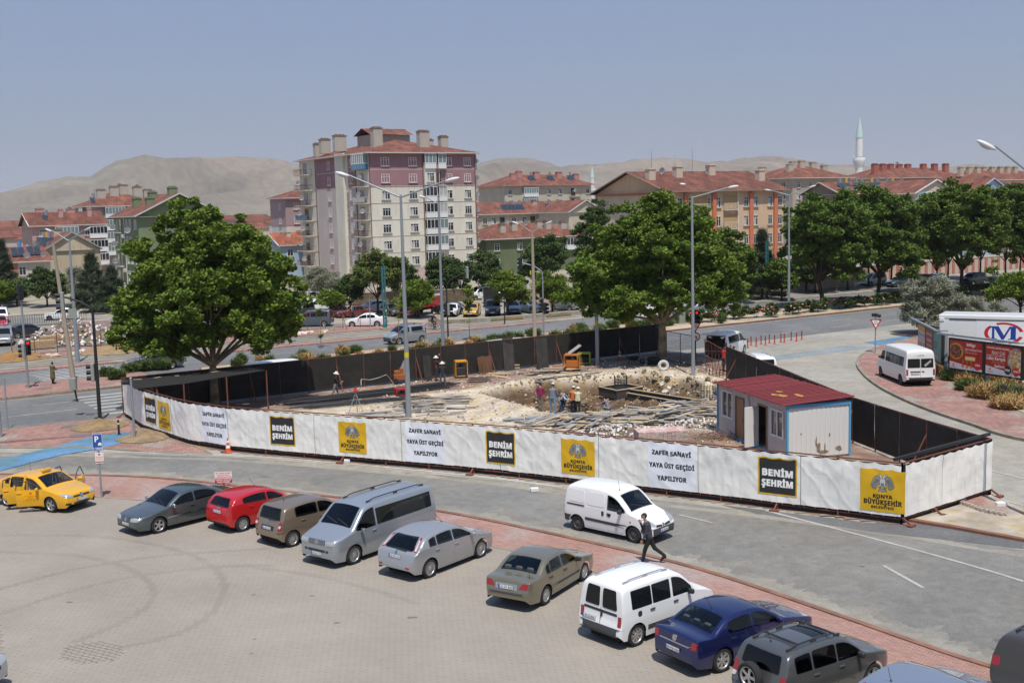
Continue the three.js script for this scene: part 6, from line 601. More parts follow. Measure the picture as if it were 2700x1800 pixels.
farCar('sedan',far(0.13,0.13,0.125,0.5),'grey sedan on the boulevard behind the big left tree',front1([-30.05,-89.95],[-0.93,0.36],-1));
farCar('minivan',far(0.36,0.37,0.39,0.45),'silver grey minivan driving left behind the rose bed',sides([22.16,-124.17],[20.06,-122.54],-1),{rails:[1.9,3.5,0.86,0.05]});
farCar('sedan',wht,'white sedan turning beside the tram pole',sides([-14.5,-119.9],[-16.74,-120.07],-1));
farCar('mpv',far(0.10,0.135,0.165,0.4),'blue grey small van behind the rusty street fence',sides([-20.54,-121.8],[-22.57,-121.91],-1),{rails:[2.0,3.9,0.86,0.04]});
/* big white van on the boulevard, and two more by the gate */
const vanBig={...sVan,see:0,L:5.29,paint:wht,rails:null,mirrorMat:CM.plastic,rim:'steel',rimMat:CM.steel,plate:'',plateF:[0,0.44],front:[{n:'grille',p:rect(-0.40,0.80,0.40,0.95)},{n:'bumper',p:rect(-0.86,0.3,0.86,0.72),m:CM.plastic,o:0.012,rings:5}],trim:[],wins:[[1.05,2.0]]};
farCar(vanBig,wht,'big white van with black bumper behind the gate tree',front1([12.28,-116.6],W,-1));
{
const sOpen={...sVan,see:0,L:4.9,wb:3.0,lod:1,paint:wht,rails:[1.9,4.4,0.84,0.07],railMat:CM.alloy,wind:sVan.wind,prof:sVan.prof.map(([t,y])=>[t>2?2+(t-2)*2.9/3.29:t,y]),belt:sVan.belt.map(([t,y])=>[Math.min(t,4.9),y]),rearWin:[],wins:[[1.05,2.0],[2.1,4.4,{y1:1.72}]],drs:[[0.98,2.02]],plate:'',plateF:null,mirrorMat:CM.trim,trim:[],tail:[rect(0.78,0.7,0.89,1.3)],rear:[{n:'cargo_shade_patch',p:rect(-0.76,0.62,0.76,1.82),m:CM.under,o:0.012,rings:2},{n:'bumper',p:rect(-0.88,0.3,0.88,0.58),m:CM.plastic,o:0.02}],rim:'seven'};  // black patch on the tail paints the shade inside the cargo bay, no cavity
const o=makeCar(sOpen,'white van with raised tailgate and open cargo bay at the gate');byWheel(o,sOpen,[18.83,-91.18],[0.52,-0.854],true,1);const X=sOpen.C.X(4.85);mesh('tailgate',rbox(1.15,0.06,1.6,0.03,X-0.55,2.02,0),wht,o);mesh('cargo',[rbox(0.4,0.35,0.9,0.03,X-0.02,0.82,0.1),rbox(0.3,0.5,0.3,0.03,X-0.02,0.9,-0.5)],SMcargo(),o);
const c=farCar('mpv',wht,'white van roof and rear window behind the fence by the cabin',at(16.75,-77.6,[-0.12,-0.99]),{rails:[2.0,3.9,0.86,0.05],railMat:CM.alloy,L:4.3});
}
function SMcargo(){return mat(lin(0.12,0.03,0.025));}
farCar(vanBig,wht,'white van roof showing over the back fence, left',at(-16.2,-79.6,E2));farCar(vanBig,wht,'white van roof with rails showing over the back fence, middle',at(0.4,-89.0,E2),{rails:[1.9,4.9,0.84,0.07]});
/* white minibus on the island */
{
const sBus={name:'minibus',cat:'minibus',L:5.68,W:1.98,wb:3.75,fo:0.95,wr:0.34,clr:0.28,tum:0.10,bow:0.02,rc:0.12,hip:0.01,paint:phys(lin(0.72,0.715,0.69),{roughness:0.4,clearcoat:0.4,clearcoatRoughness:0.2}),rim:'steel',rimMat:CM.steel,prof:[[0,0.55],[0.05,0.85],[0.15,1.02],[0.6,1.2],[0.75,1.28],[1.15,1.85],[1.35,2.15],[1.6,2.32],[2.2,2.38],[5.0,2.38],[5.42,2.34],[5.52,2.24],[5.58,1.6],[5.62,1.0],[5.65,0.7],[5.68,0.5]],belt:[[0,0.9],[0.6,1.15],[1.0,1.22],[5.68,1.24]],wind:[0.82,1.3],rearWin:[[[-0.84,1.22],[-0.03,1.22],[-0.03,1.80],[-0.82,1.80]],[[0.03,1.22],[0.84,1.22],[0.82,1.80],[0.03,1.80]]],wins:[[0.98,1.75,{y1:1.85}],[1.95,5.2,{y1:1.86}]],drs:[[0.95,1.85]],mirror:[1.15,1.35],mirrorMat:CM.trim,plan:'boxy',tail:[{p:rect(0.80,0.72,0.93,1.12)}],rear:[{n:'bumper',p:rect(-0.95,0.36,0.95,0.6),m:CM.trim,o:0.02,rings:4},{n:'door_gap',p:rect(-0.005,0.6,0.005,2.2),m:CM.under,r:0,o:0.004,rings:1},{n:'plate_recess',p:rect(-0.66,0.92,-0.02,1.0),m:CM.plastic,o:0.01},{n:'door_handle',p:rect(0.08,0.92,0.24,1.0),m:CM.trim,o:0.014},{n:'reflective_tape',p:[[0.26,1.34],[0.66,1.66],[0.66,1.71],[0.24,1.38]],m:CM.clear,o:0.02,r:0,rings:1},{n:'reflective_tape',p:[[0.30,1.28],[0.70,1.60],[0.70,1.64],[0.28,1.31]],m:CM.clear,o:0.02,r:0,rings:1},{n:'lettering',p:[[0.34,1.95],[-0.34,1.95],[-0.34,2.09],[0.34,2.09]],m:mat(lin(1,1,1),{map:canvasTex(256,56,(c,w,h)=>{c.fillStyle='#dddcd7';c.fillRect(0,0,w,h);c.fillStyle='#1a1a1c';c.font='italic bold 46px serif';c.textAlign='center';c.fillText('ÇAPAR',w/2,46,240);})}),o:0.012,r:0,rings:3}],plate:'42 MTA 703',plateR:[-0.34,0.78]};
const o=makeCar(sBus,'white high roof minibus parked on the paved island');byWheels(o,sBus,[25.16,-72.82],[25.09,-76.52],-1);o.position.y=0.12;for(const sg of[-1,1])for(const t of[2.6,3.3,4.0,4.6])mesh('window_pillar',patch(rect(t,1.3,t+0.06,1.84),sBus.C.side(sg),0.012,{r:0,rings:1,skirt:0.004}),CM.trim,o);}
/* parked in the far car park */
const pk=[
['sedan',far(0.014,0.016,0.03),'dark sedan standing sideways in the car park behind the white car',sides([-7.91,-132.34],[-5.93,-131.79],1)],['old',wht,'old white car facing out of the car park beside the lamp post',at(-6.85,-130.63,toCam(-0.1))],['hatch',far(0.55,0.30,0.015,0.1),'mustard yellow car facing out of the car park',at(-4.5,-129.98,toCam(-0.1))],['mpv',far(0.016,0.02,0.03),'dark blue people carrier facing out of the car park',at(-2.11,-130.25,toCam(0.0))],['hatch',far(0.20,0.24,0.29,0.45),'blue grey hatchback half behind the round tree trunk',at(0.17,-131.5,toCam(0.1))],['sedan',far(0.25,0.31,0.38,0.45),'pale blue sedan parked at an angle behind the concrete lamp post',at(2.08,-131.93,toCam(0.75))],['hatch',far(0.36,0.38,0.40,0.45),'silver hatchback nosing up to the car park kerb',at(6.49,-134.12,toCam(0.85))],
['mpv',wht,'white van by the stone wall in the car park',at(-4.07,-153.35,[-0.85,0.53])],['sedan',wht,'white sedan with open door in the car park back row',at(-1.45,-147.54,[0.92,-0.1])],['hatch',slv,'silver hatchback seen from behind at the car park wall',at(8.15,-143.35,[0.35,-0.94])],['sedan',wht,'white sedan seen from behind at the car park wall',at(10.18,-142.72,[0.3,-0.95])],['hatch',far(0.03,0.03,0.032),'charcoal hatchback seen from behind at the car park wall',at(12.33,-144.37,[0.3,-0.95])],['sedan',far(0.012,0.016,0.022),'black sedan low behind the kerb left of the gate tree',at(11.54,-135.19,[-0.9,0.42])],
['mpv',gry,'grey van left of the white minivan in the far row',at(-24.92,-133.71,toCam(-0.3))],['mpv',wht,'white minivan behind the blue grey van',at(-23.83,-139.29,[-0.9,0.43])],['old',far(0.16,0.03,0.025,0.1),'maroon old saloon beside the walking woman',at(-18.53,-131.97,[-0.95,0.3])],['old',far(0.14,0.035,0.03,0.1),'maroon old car behind the rusty street fence',at(-20.61,-132.54,[-0.95,0.3])],['hatch',wht,'white hatchback behind the turning white sedan',at(-16.84,-138.32,[-0.9,0.43])],['old',far(0.13,0.14,0.15,0.4),'grey old saloon left of the red truck',at(-14.03,-132.61,toCam(0.55))],
['mpv',far(0.30,0.31,0.31,0.45),'silver grey van at the left edge across the boulevard',at(-50.49,-112.2,toCam(0.35))],['hatch',far(0.03,0.032,0.036),'dark hatchback behind the silver grey van, left',at(-50.98,-119.01,[0.8,-0.6])],['old',wht,'old white saloon on the side street by the garden wall',at(-55.46,-139.1,[-0.96,0.28])],['hatch',far(0.45,0.015,0.015,0.1),'red car cut by the left edge',at(-58.63,-129.25,toCam(0.5))],['mpv',wht,'white van behind the red car at the left edge',at(-61.92,-137.05,toCam(0.4))],
['mpv',wht,'white estate under the trees by the far wall',at(51.21,-160.24,[-0.84,0.55])],['sedan',far(0.03,0.045,0.06),'dark blue sedan under the trees, right of the white estate',at(53.68,-156.19,[-0.84,0.55])],['hatch',far(0.36,0.02,0.025,0.1),'red hatchback under the trees on the right',at(58.11,-160.78,[-0.84,0.55])],['hatch',slv,'silver car right of the red hatchback under the trees',at(60.67,-161.41,[-0.84,0.55])],['minivan',blk,'black minivan driving left under the trees, right',front1([63.6,-155.47],W,-1)],['sedan',blk,'black car half hidden behind the young street tree, right',at(59.8,-136.57,W)],
];
for(const[k,m,l,pl]of pk)farCar(k,m,l,pl);
farCar('mpv',slv,'silver car nose just entering the picture at bottom left',at(-15.72,-28.2,[0.99,0.1]));
/* lorries */
function lorry(label,x,z,dir,m,o){const g=thing('lorry',label,'lorry');park(g,x,z,...dir);mesh('cab',[rbox(1.7,1.55,1.95,0.12,2.2,1.35,0),rbox(1.9,0.5,1.95,0.1,2.25,0.65,0)],m,g);if(o.spoiler)mesh('roof_fairing',[rbox(1.2,0.55,1.8,0.15,1.95,2.35,0)],m,g);mesh('windscreen',box(0.04,0.75,1.65,3.05,1.62,0),CM.glass,g);for(const s of[-1,1]){mesh('side_window',box(0.8,0.6,0.03,2.3,1.65,s*0.98),CM.glass,g);mesh('headlight',rbox(0.05,0.16,0.34,0.02,3.2,0.72,s*0.72),CM.lamp,g);mesh('mirror',rbox(0.1,0.35,0.18,0.03,2.9,1.65,s*1.12),CM.trim,g);for(const wx of[1.9,-1.6])addWheel(g,wx,0.38,s*0.86,0.38,'steel',s,CM.steel,1);}mesh('grille',box(0.04,0.3,1.1,3.2,0.85,0),CM.trim,g);mesh('chassis',box(5.6,0.18,0.9,0.1,0.65,0),CM.under,g);mesh('bed',box(4.1,0.12,2.0,-0.95,0.95,0),m,g);const H=o.sideH;for(const s of[-1,1])for(let k=0;k<o.rows;k++)mesh('side_board',box(4.1,H/o.rows-0.03,0.05,-0.95,1.05+(k+0.5)*H/o.rows,s*0.98),k===o.rows-1&&o.stripe?white1:m,g);for(const ex of[-3.0,1.1])mesh('end_board',box(0.05,H,1.96,ex,1.05+H/2,0),m,g);return g;}
lorry('red lorry with slatted sides facing the boulevard',-10.78,-132.66,[-0.5,0.866],far(0.45,0.01,0.012,0.05),{spoiler:true,sideH:1.3,rows:5,stripe:true});lorry('white flatbed lorry behind the small round tree',-23.98,-149.18,[-0.93,0.36],white1,{sideH:0.4,rows:1});

/* ---------- the building site ---------- */
const pit=[[-2.6,-74.82],[-0.6,-77.25],[1.48,-79.31],[3.97,-79.6],[5.92,-79.8],[8.85,-80.94],[10.87,-78.93],[12.74,-75.02],[12.91,-70.69],[11.85,-66.49],[8.95,-65.16],[6.22,-64.34],[3.82,-64.44],[1.62,-66.97],[0.55,-69.09],[-1.58,-72.97]];
const distTo=(x,z,poly)=>{let m=1e9;for(let i=0,j=poly.length-1;i<poly.length;j=i++){const[ax,az]=poly[j],[bx,bz]=poly[i],dx=bx-ax,dz=bz-az,t=clamp(((x-ax)*dx+(z-az)*dz)/(dx*dx+dz*dz),0,1);m=Math.min(m,Math.hypot(x-ax-dx*t,z-az-dz*t));}return m;};
const heaps=[[[11.58,-76.55],1.6,0.35],[[12.39,-74.44],1.5,0.45],[[9.87,-79.47],2.2,0.2],[[7.91,-69.48],2.4,0.9],[[5.94,-71.21],1.6,0.55]];
function siteY(x,z){
let y=0.01+0.07*(fbm(x*0.5,z*0.5,4,3)-0.5)+0.03*(vnoise(x*3,z*3,9)-0.5);const wob=0.7*(fbm(x*0.9,z*0.9,3,55)-0.5),d=distTo(x,z,pit);
if(inside(x,z,pit)){const s=smooth(0,1.1,d+wob);y-=0.98*s+0.75*(fbm(x*1.9,z*1.9,5,61)-0.5)*smooth(0,0.4,d);}else y+=0.20*smooth(1.6,0.2,d)*fbm(x*1.3,z*1.3,3,88);
for(const[[hx,hz],r,h]of heaps){const q=Math.hypot(x-hx,z-hz)/r;if(q<1)y+=h*(1-q*q)*(0.55+0.9*fbm(x*2.2,z*2.2,4,71));}
return y;
}
{
const x0=-25.5,x1=20.6,z0=-94.4,z1=-41,st=0.27,nx=Math.ceil((x1-x0)/st),nz=Math.ceil((z1-z0)/st),id=new Int32Array((nx+1)*(nz+1)).fill(-1),pos=[],col=[],uv=[],idx=[];const chalk=[[-13.8,-68.43],[-8.67,-72.31],[-3.89,-74.87],[-2.37,-74.78],[2.66,-80.73],[9.79,-83.28],[14.14,-77.83],[10.99,-60.53],[8.92,-61.9],[5.28,-63.53],[0.9,-60.82],[-3.33,-63.01],[-10.15,-65.68]];
const big=shrink(siteOutline,1.012);
const at=(i,j)=>{const k=i*(nz+1)+j;if(id[k]<0){const x=x0+i*st,z=z0+j*st,y=siteY(x,z);id[k]=pos.length/3;pos.push(x,y,z);uv.push(x/7,z/7);const inP=inside(x,z,pit),o=x*N2[0]+z*N2[1];const dc=inside(x,z,chalk)?1:smooth(2.2,0,distTo(x,z,chalk));const n=fbm(x*0.8,z*0.8,4,14),n2=fbm(x*2.4,z*2.4,4,24);const red=[0.40,0.27,0.225],wh=[0.88,0.81,0.68],tan=[0.50,0.36,0.22],br=[0.27,0.17,0.09];let k2=clamp(dc*1.2+(n-0.5)*1.4,0,1),c=red.map((v,q)=>lerp(v,wh[q],k2));if(dc>0.5){const t=smooth(0.48,0.66,n2);c=c.map((v,q)=>lerp(v,tan[q],t*0.35));}if(inP){const t=smooth(0.0,0.7,distTo(x,z,pit)),wr=smooth(0.48,0.62,fbm(x*1.1,z*1.1,4,91));c=c.map((v,q)=>lerp(v,lerp(br[q],tan[q],wr)*0.60,t));}const sh=0.86+0.28*n2;col.push(c[0]*sh,c[1]*sh,c[2]*sh);}return id[k];};
for(let i=0;i<nx;i++)for(let j=0;j<nz;j++){const x=x0+(i+0.5)*st,z=z0+(j+0.5)*st;if(!inside(x,z,big))continue;const a=at(i,j),b=at(i+1,j),c=at(i,j+1),d=at(i+1,j+1);idx.push(a,c,b,b,c,d);}
const g=new THREE.BufferGeometry();g.setAttribute('position',new THREE.Float32BufferAttribute(pos,3));g.setAttribute('color',new THREE.Float32BufferAttribute(col,3));g.setAttribute('uv',new THREE.Float32BufferAttribute(uv,2));g.setIndex(idx);g.computeVertexNormals();struct('site_ground',g,mat(lin(1.45,1.45,1.45),{vertexColors:true,map:texDirt,roughness:1}));
}
const SM={rust:mat(lin(0.17,0.058,0.038),{roughness:0.85}),bannerBack:mat(lin(0.02,0.019,0.018),{roughness:0.95}),steel:mat(lin(0.045,0.045,0.048),{roughness:0.55,metalness:0.4}),galv:mat(lin(0.36,0.38,0.39),{roughness:0.5,metalness:0.55}),wood:[mat(lin(0.48,0.37,0.23)),mat(lin(0.36,0.335,0.305)),mat(lin(0.235,0.225,0.215)),mat(lin(0.43,0.36,0.27)),mat(lin(0.58,0.43,0.23)),mat(lin(0.27,0.235,0.20))],ply:mat(lin(0.06,0.05,0.045)),white:mat(lin(0.74,0.73,0.70)),blueTrim:mat(lin(0.09,0.34,0.56),{roughness:0.55})};
/* polyline with arc length */
function path2(pts){const L=[0];for(let i=1;i<pts.length;i++)L.push(L[i-1]+Math.hypot(pts[i][0]-pts[i-1][0],pts[i][1]-pts[i-1][1]));return{len:L[L.length-1],at:(s)=>{let i=1;while(i<pts.length-1&&s>L[i])i++;const t=(s-L[i-1])/(L[i]-L[i-1]),dx=(pts[i][0]-pts[i-1][0])/(L[i]-L[i-1]),dz=(pts[i][1]-pts[i-1][1])/(L[i]-L[i-1]);return[lerp(pts[i-1][0],pts[i][0],t),lerp(pts[i-1][1],pts[i][1],t),dx,dz];},near:(x,z)=>{let b=1e9,r=0;for(let i=1;i<pts.length;i++){const[ax,az]=pts[i-1],dx=pts[i][0]-ax,dz=pts[i][1]-az,t=clamp(((x-ax)*dx+(z-az)*dz)/(dx*dx+dz*dz),0,1),d=Math.hypot(x-ax-dx*t,z-az-dz*t);if(d<b){b=d;r=lerp(L[i-1],L[i],t);}}return r;}};}
const texCloth=noiseTex(512,(u,v,i,j)=>{const g=0.965+0.05*(fbm(u*6,v*6,4,2,6)-0.5)+0.025*(hash2(i,j,3)-0.5)-0.035*smooth(0.60,0.8,fbm(u*16,v*3,4,19,3))-0.03*smooth(0.63,0.75,fbm(u*5,v*22,3,27,5));return[g,g*0.992,g*0.97];},{srgb:true});
const bannerMat=mat(lin(0.92,0.915,0.9),{map:texCloth,roughness:0.7});
function gridCloth(s0,s1,h0,h1,map,st=0.12,uvScale=4){const ns=Math.max(2,Math.round((s1-s0)/st)),nh=Math.max(2,Math.round((h1-h0)/st)),pos=[],uv=[],idx=[];for(let i=0;i<=ns;i++)for(let j=0;j<=nh;j++){const s=lerp(s0,s1,i/ns),h=lerp(h0,h1,j/nh);pos.push(...map(s,h));uv.push(...(uvScale?[s/uvScale,h/uvScale]:[i/ns,j/nh]));}for(let i=0;i<ns;i++)for(let j=0;j<nh;j++){const a=i*(nh+1)+j,b=a+nh+1;idx.push(a,b,a+1,b,b+1,a+1);}const g=new THREE.BufferGeometry();g.setAttribute('position',new THREE.Float32BufferAttribute(pos,3));g.setAttribute('uv',new THREE.Float32BufferAttribute(uv,2));g.setIndex(idx);g.computeVertexNormals();return g;}
const FH=2.34;
// cloth hangs from ties on the top rail, so it scallops and creases; out = outward side (-1: to the left of travel)
const clothAt=(P,out,seed)=>(s,h,off=0)=>{const[x,z,dx,dz]=P.at(s),f=(h-0.3)/2.0;const tie=Math.abs(((s/0.62)%1)-0.5)*2;const sag=h>1.2?-0.06*(1-tie*tie)*smooth(1.2,2.3,h):0;const wr=0.06*(fbm(s*1.5+h*0.5,h*0.35+seed,4,7)-0.5)+0.075*(fbm(s*0.42-h*0.7,h*0.5+seed,3,17)-0.5)*(1-Math.abs(f-0.5))+0.022*Math.sin(s*7+3*fbm(s*0.6,h,2,5))*smooth(1.5,2.3,h)*fbm(s*0.7,2,2,29);const rg=(q)=>{const t=1-Math.abs(2*q-1);return t*t*t;};const cr=0.022*rg(fbm(s*1.3+h*0.9,h*0.8+seed,3,41))+0.022*rg(fbm(s*2.6-h*1.6,h*0.7+seed,2,51))*smooth(0.7,2.2,h)+0.018*rg(fbm(s*2.2+7,h*0.4,2,63));const o=0.05+wr+cr+off;return[x+dz*out*o,h+sag+(h<0.5?0.03*(fbm(s*2,3,2,11)-0.5):0),z-dx*out*o];};
function fenceFrame(g,P,o){const n=Math.round(P.len/o.step);for(let i=0;i<=n;i++){const[x,z]=P.at(P.len*i/n);mesh('post',box(0.06,FH+0.02,0.06,x,FH/2,z),o.m??SM.rust,g);if(i<n){const a=P.at(P.len*i/n+0.02),b=P.at(P.len*(i+1)/n-0.02);mesh('rail',beam([a[0],FH,a[1]],[b[0],FH,b[1]],0.045,0.045),o.m??SM.rust,g);mesh('rail',beam([a[0],0.2,a[1]],[b[0],0.2,b[1]],0.045,0.045),o.m??SM.rust,g);}if(o.brace&&i%o.brace===1){const[x2,z2,dx,dz]=P.at(P.len*i/n);mesh('brace',beam([x2,1.75,z2],[x2+dz*o.side*0.95,0.03,z2-dx*o.side*0.95],0.05,0.05),o.m??SM.rust,g);}if(o.feet&&i%o.feet===0){const[x2,z2,dx,dz]=P.at(P.len*i/n);mesh('foot',[beam([x2,0.28,z2],[x2+dz*o.side2*0.42,0.04,z2-dx*o.side2*0.42],0.06,0.06),box(0.34,0.07,0.2,x2+dz*o.side2*0.42,0.035,z2-dx*o.side2*0.42,Math.atan2(-dz,dx))],SM.rust,g);}}}
// prints
const paintEagle=(c,x,y,k)=>{c.save();c.translate(x,y);c.scale(k,k);const grey='#8d8d8a',dk='#33322e';c.lineJoin='round';c.lineWidth=2.2;c.strokeStyle=dk;for(const s of[-1,1]){c.save();c.scale(s,1);c.fillStyle=grey;c.beginPath();c.moveTo(6,-18);c.bezierCurveTo(22,-44,40,-34,50,-22);c.lineTo(62,4);c.lineTo(70,34);c.lineTo(60,30);c.lineTo(62,46);c.lineTo(52,38);c.lineTo(50,54);c.lineTo(42,40);c.lineTo(38,52);c.lineTo(32,32);c.lineTo(20,18);c.closePath();c.fill();c.stroke();for(let i=0;i<4;i++){c.beginPath();c.moveTo(18+i*5,-8-i*3);c.quadraticCurveTo(34+i*6,6,38+i*8,32);c.stroke();}c.fillStyle='#c9c9c4';c.beginPath();c.moveTo(2,-20);c.quadraticCurveTo(4,-48,16,-50);c.quadraticCurveTo(26,-50,28,-40);c.lineTo(20,-38);c.quadraticCurveTo(14,-34,12,-16);c.closePath();c.fill();c.stroke();c.fillStyle=dk;c.beginPath();c.arc(17,-44,2.4,0,7);c.fill();c.fillStyle=grey;c.beginPath();c.moveTo(8,30);c.lineTo(26,38);c.lineTo(18,46);c.lineTo(8,42);c.closePath();c.fill();c.stroke();c.restore();}c.fillStyle='#c9c9c4';c.beginPath();c.moveTo(-16,-16);c.quadraticCurveTo(0,-26,16,-16);c.quadraticCurveTo(22,12,10,34);c.lineTo(-10,34);c.quadraticCurveTo(-22,12,-16,-16);c.fill();c.stroke();c.fillStyle=grey;c.beginPath();c.moveTo(-18,46);c.lineTo(18,46);c.lineTo(26,64);c.lineTo(10,60);c.lineTo(0,68);c.lineTo(-10,60);c.lineTo(-26,64);c.closePath();c.fill();c.stroke();for(let i=-2;i<=2;i++){c.beginPath();c.moveTo(i*4,8);c.lineTo(i*3,30);c.stroke();}c.restore();};
const fit=(c,t,x,y,w,size,face='sans-serif',weight='bold')=>{c.font=`${weight} ${size}px ${face}`;c.textAlign='center';const m=c.measureText(t).width;c.save();c.translate(x,y);c.scale(w/m,1);c.fillText(t,0,0);c.lineWidth=size*0.07;c.strokeStyle=c.fillStyle;c.strokeText(t,0,0);c.restore();};
const printTex={
konya:mat(lin(1,1,1),{roughness:0.65,map:canvasTex(512,512,(c)=>{c.fillStyle='#dcae12';c.fillRect(0,0,512,512);paintEagle(c,256,148,1.95);c.fillStyle='#26241c';fit(c,'KONYA',256,352,225,62);fit(c,'BÜYÜKŞEHİR',256,428,440,78);fit(c,'BELEDİYESİ',256,478,262,42);})}),
benim:mat(lin(1,1,1),{roughness:0.65,map:canvasTex(512,512,(c)=>{c.fillStyle='#2b2b2a';c.fillRect(0,0,512,512);c.strokeStyle='#d6aa14';c.lineWidth=18;c.strokeRect(9,9,494,494);c.fillStyle='#f2f1ec';fit(c,'BENİM',256,258,420,128);fit(c,'ŞEHRİM',256,396,420,118);})}),
text:mat(lin(1,1,1),{roughness:0.6,map:canvasTex(512,512,(c)=>{c.fillStyle='#e9ecf2';c.fillRect(0,0,512,512);c.fillStyle='#17171a';fit(c,'ZAFER SANAYİ',256,130,420,70);fit(c,'YAYA ÜST GEÇİDİ',256,278,480,70);fit(c,'YAPILIYOR',256,420,310,72);})}),
};
{// long white banner fence
const P=path2(fenceLine),g=thing('banner_fence','long white banner fence with yellow and black prints along the near road','fence');fenceFrame(g,P,{step:2.45,feet:3,side2:-1,side:1});const C=clothAt(P,-1,2);
const cuts=[0,0.09,0.19,0.3,0.415,0.52,0.63,0.735,0.83,0.92,1];for(let i=0;i<10;i++)mesh('banner',gridCloth(P.len*cuts[i]+0.01,P.len*cuts[i+1]-0.01,0.30,2.30,(s,h)=>C(s,h),0.075),bannerMat,g);
const n=19;for(let i=0;i<n;i++)mesh('mesh_panel',gridCloth(P.len*i/n,P.len*(i+1)/n,0.03,2.26,(s,h)=>{const[x,z,dx,dz]=P.at(s);return[x+dz*0.02,h,z-dx*0.02];},0.6),SM.bannerBack,g);
const prints=[['benim',[-21.3,-63.13],1.55,0.55,2.05],['konya',[-19.64,-62.06],1.6,0.45,2.02],['text',[-15.89,-58.35],2.1,0.32,2.26],['benim',[-11.76,-56.18],1.55,0.58,2.08],['konya',[-7.95,-54.35],1.62,0.50,2.05],['text',[-4.39,-52.29],2.15,0.32,2.24],['benim',[-0.59,-50.89],1.56,0.58,2.10],['konya',[2.89,-48.95],1.66,0.50,2.08],['text',[6.47,-46.33],2.15,0.30,2.26],['benim',[10.2,-43.72],1.6,0.58,2.12],['konya',[13.78,-41.7],1.66,0.42,2.08]];
for(const[k,[x,z],w,h0,h1]of prints){const s=P.near(x,z);mesh(k==='text'?'printed_cloth':'printed_panel',gridCloth(s-w/2,s+w/2,h0,h1,(a,b)=>C(a,b,0.014),0.1,0),printTex[k],g);}
for(let i=0;i<110;i++){const s=P.len*(i+0.5)/110,a=C(s,0.31,0.01),b=P.at(s);if(i%1===0)mesh('tie',beam(a,[b[0],0.2,b[1]],0.012,0.012),SM.white,g);}
}
{// its short end on the right
const P=path2(fenceRight),g=thing('banner_fence','short white banner fence end without prints at the right corner','fence');fenceFrame(g,P,{step:2.5,feet:1,side2:-1,side:1});const C=clothAt(P,-1,9);for(const[a,b]of[[0.01,0.42],[0.42,0.92],[0.92,0.995]])mesh('banner',gridCloth(P.len*a+0.01,P.len*b-0.01,0.28,2.3,(s,h)=>C(s,h),0.11),bannerMat,g);for(let i=0;i<3;i++)mesh('mesh_panel',gridCloth(P.len*i/3,P.len*(i+1)/3,0.03,2.26,(s,h)=>{const[x,z,dx,dz]=P.at(s);return[x+dz*0.02,h,z-dx*0.02];},0.6),SM.bannerBack,g);mesh('spare_rail',beam([P.at(0)[0]-0.2,2.42,P.at(0)[1]-0.3],[P.at(P.len)[0],2.52,P.at(P.len)[1]-0.15],0.09,0.12),SM.steel,g);
}
const meshMat=mat(lin(0.036,0.033,0.030),{roughness:0.95,map:noiseTex(256,(u,v,i,j)=>{const g=0.82+0.5*(fbm(u*5,v*5,4,8,5)-0.5)+0.9*smooth(0.66,0.8,fbm(u*20,v*8,3,6,4))*hash2(i,j,9);return[g,g*0.98,g*0.95];},{srgb:true}),bumpMap:tiled(texBump,1),bumpScale:0.01});
function meshFence(label,pts,side,step=2.05){const P=path2(pts),g=thing('mesh_fence',label,'fence');fenceFrame(g,P,{step,brace:3,side});const n=Math.round(P.len/step);for(let i=0;i<n;i++)mesh('mesh_panel',gridCloth(P.len*i/n+0.02,P.len*(i+1)/n-0.02,0.16,2.32,(s,h)=>{const[x,z,dx,dz]=P.at(s),o=0.03+0.05*(fbm(s*0.8,h*0.8,3,3)-0.5);return[x+dz*side*o,h,z-dx*side*o];},0.3),meshMat,g);for(let i=0;i<n*3;i++){if(i%3===0)continue;const[x,z,dx,dz]=P.at(P.len*i/n/3);}return g;}
meshFence('long black mesh fence with rusty posts at the back of the site',backFence,-1);meshFence('black mesh fence curving behind the site cabin to the right corner',[...fenceInner].reverse(),-1,2.2);
{// wire gate panels by the plane tree
for(const[l,a,b]of[['open wire mesh gate panel left of the plane tree trunk',[11.63,-90.96],[11.92,-88.14]],['wire mesh gate panel between plane tree and lamp post',[12.03,-87.67],[13.62,-83.98]]]){const P=path2([a,b]),g=thing('wire_gate',l,'gate');mesh('gate_frame',[beam([a[0],FH,a[1]],[b[0],FH,b[1]],0.05,0.05),beam([a[0],0.12,a[1]],[b[0],0.12,b[1]],0.05,0.05),box(0.05,FH,0.05,a[0],FH/2,a[1]),box(0.05,FH,0.05,b[0],FH/2,b[1]),box(0.05,FH,0.05,(a[0]+b[0])/2,FH/2,(a[1]+b[1])/2)],SM.steel,g);const w=[];for(let i=1;i<P.len/0.14;i++){const[x,z]=P.at(i*0.14);w.push(box(0.008,FH-0.2,0.008,x,FH/2+0.05,z));}for(let k=1;k<14;k++)w.push(beam([a[0],0.12+k*0.16,a[1]],[b[0],0.12+k*0.16,b[1]],0.008,0.008));const m=mesh('wire_grid',w,SM.steel,g);m.userData.kind='stuff';}}
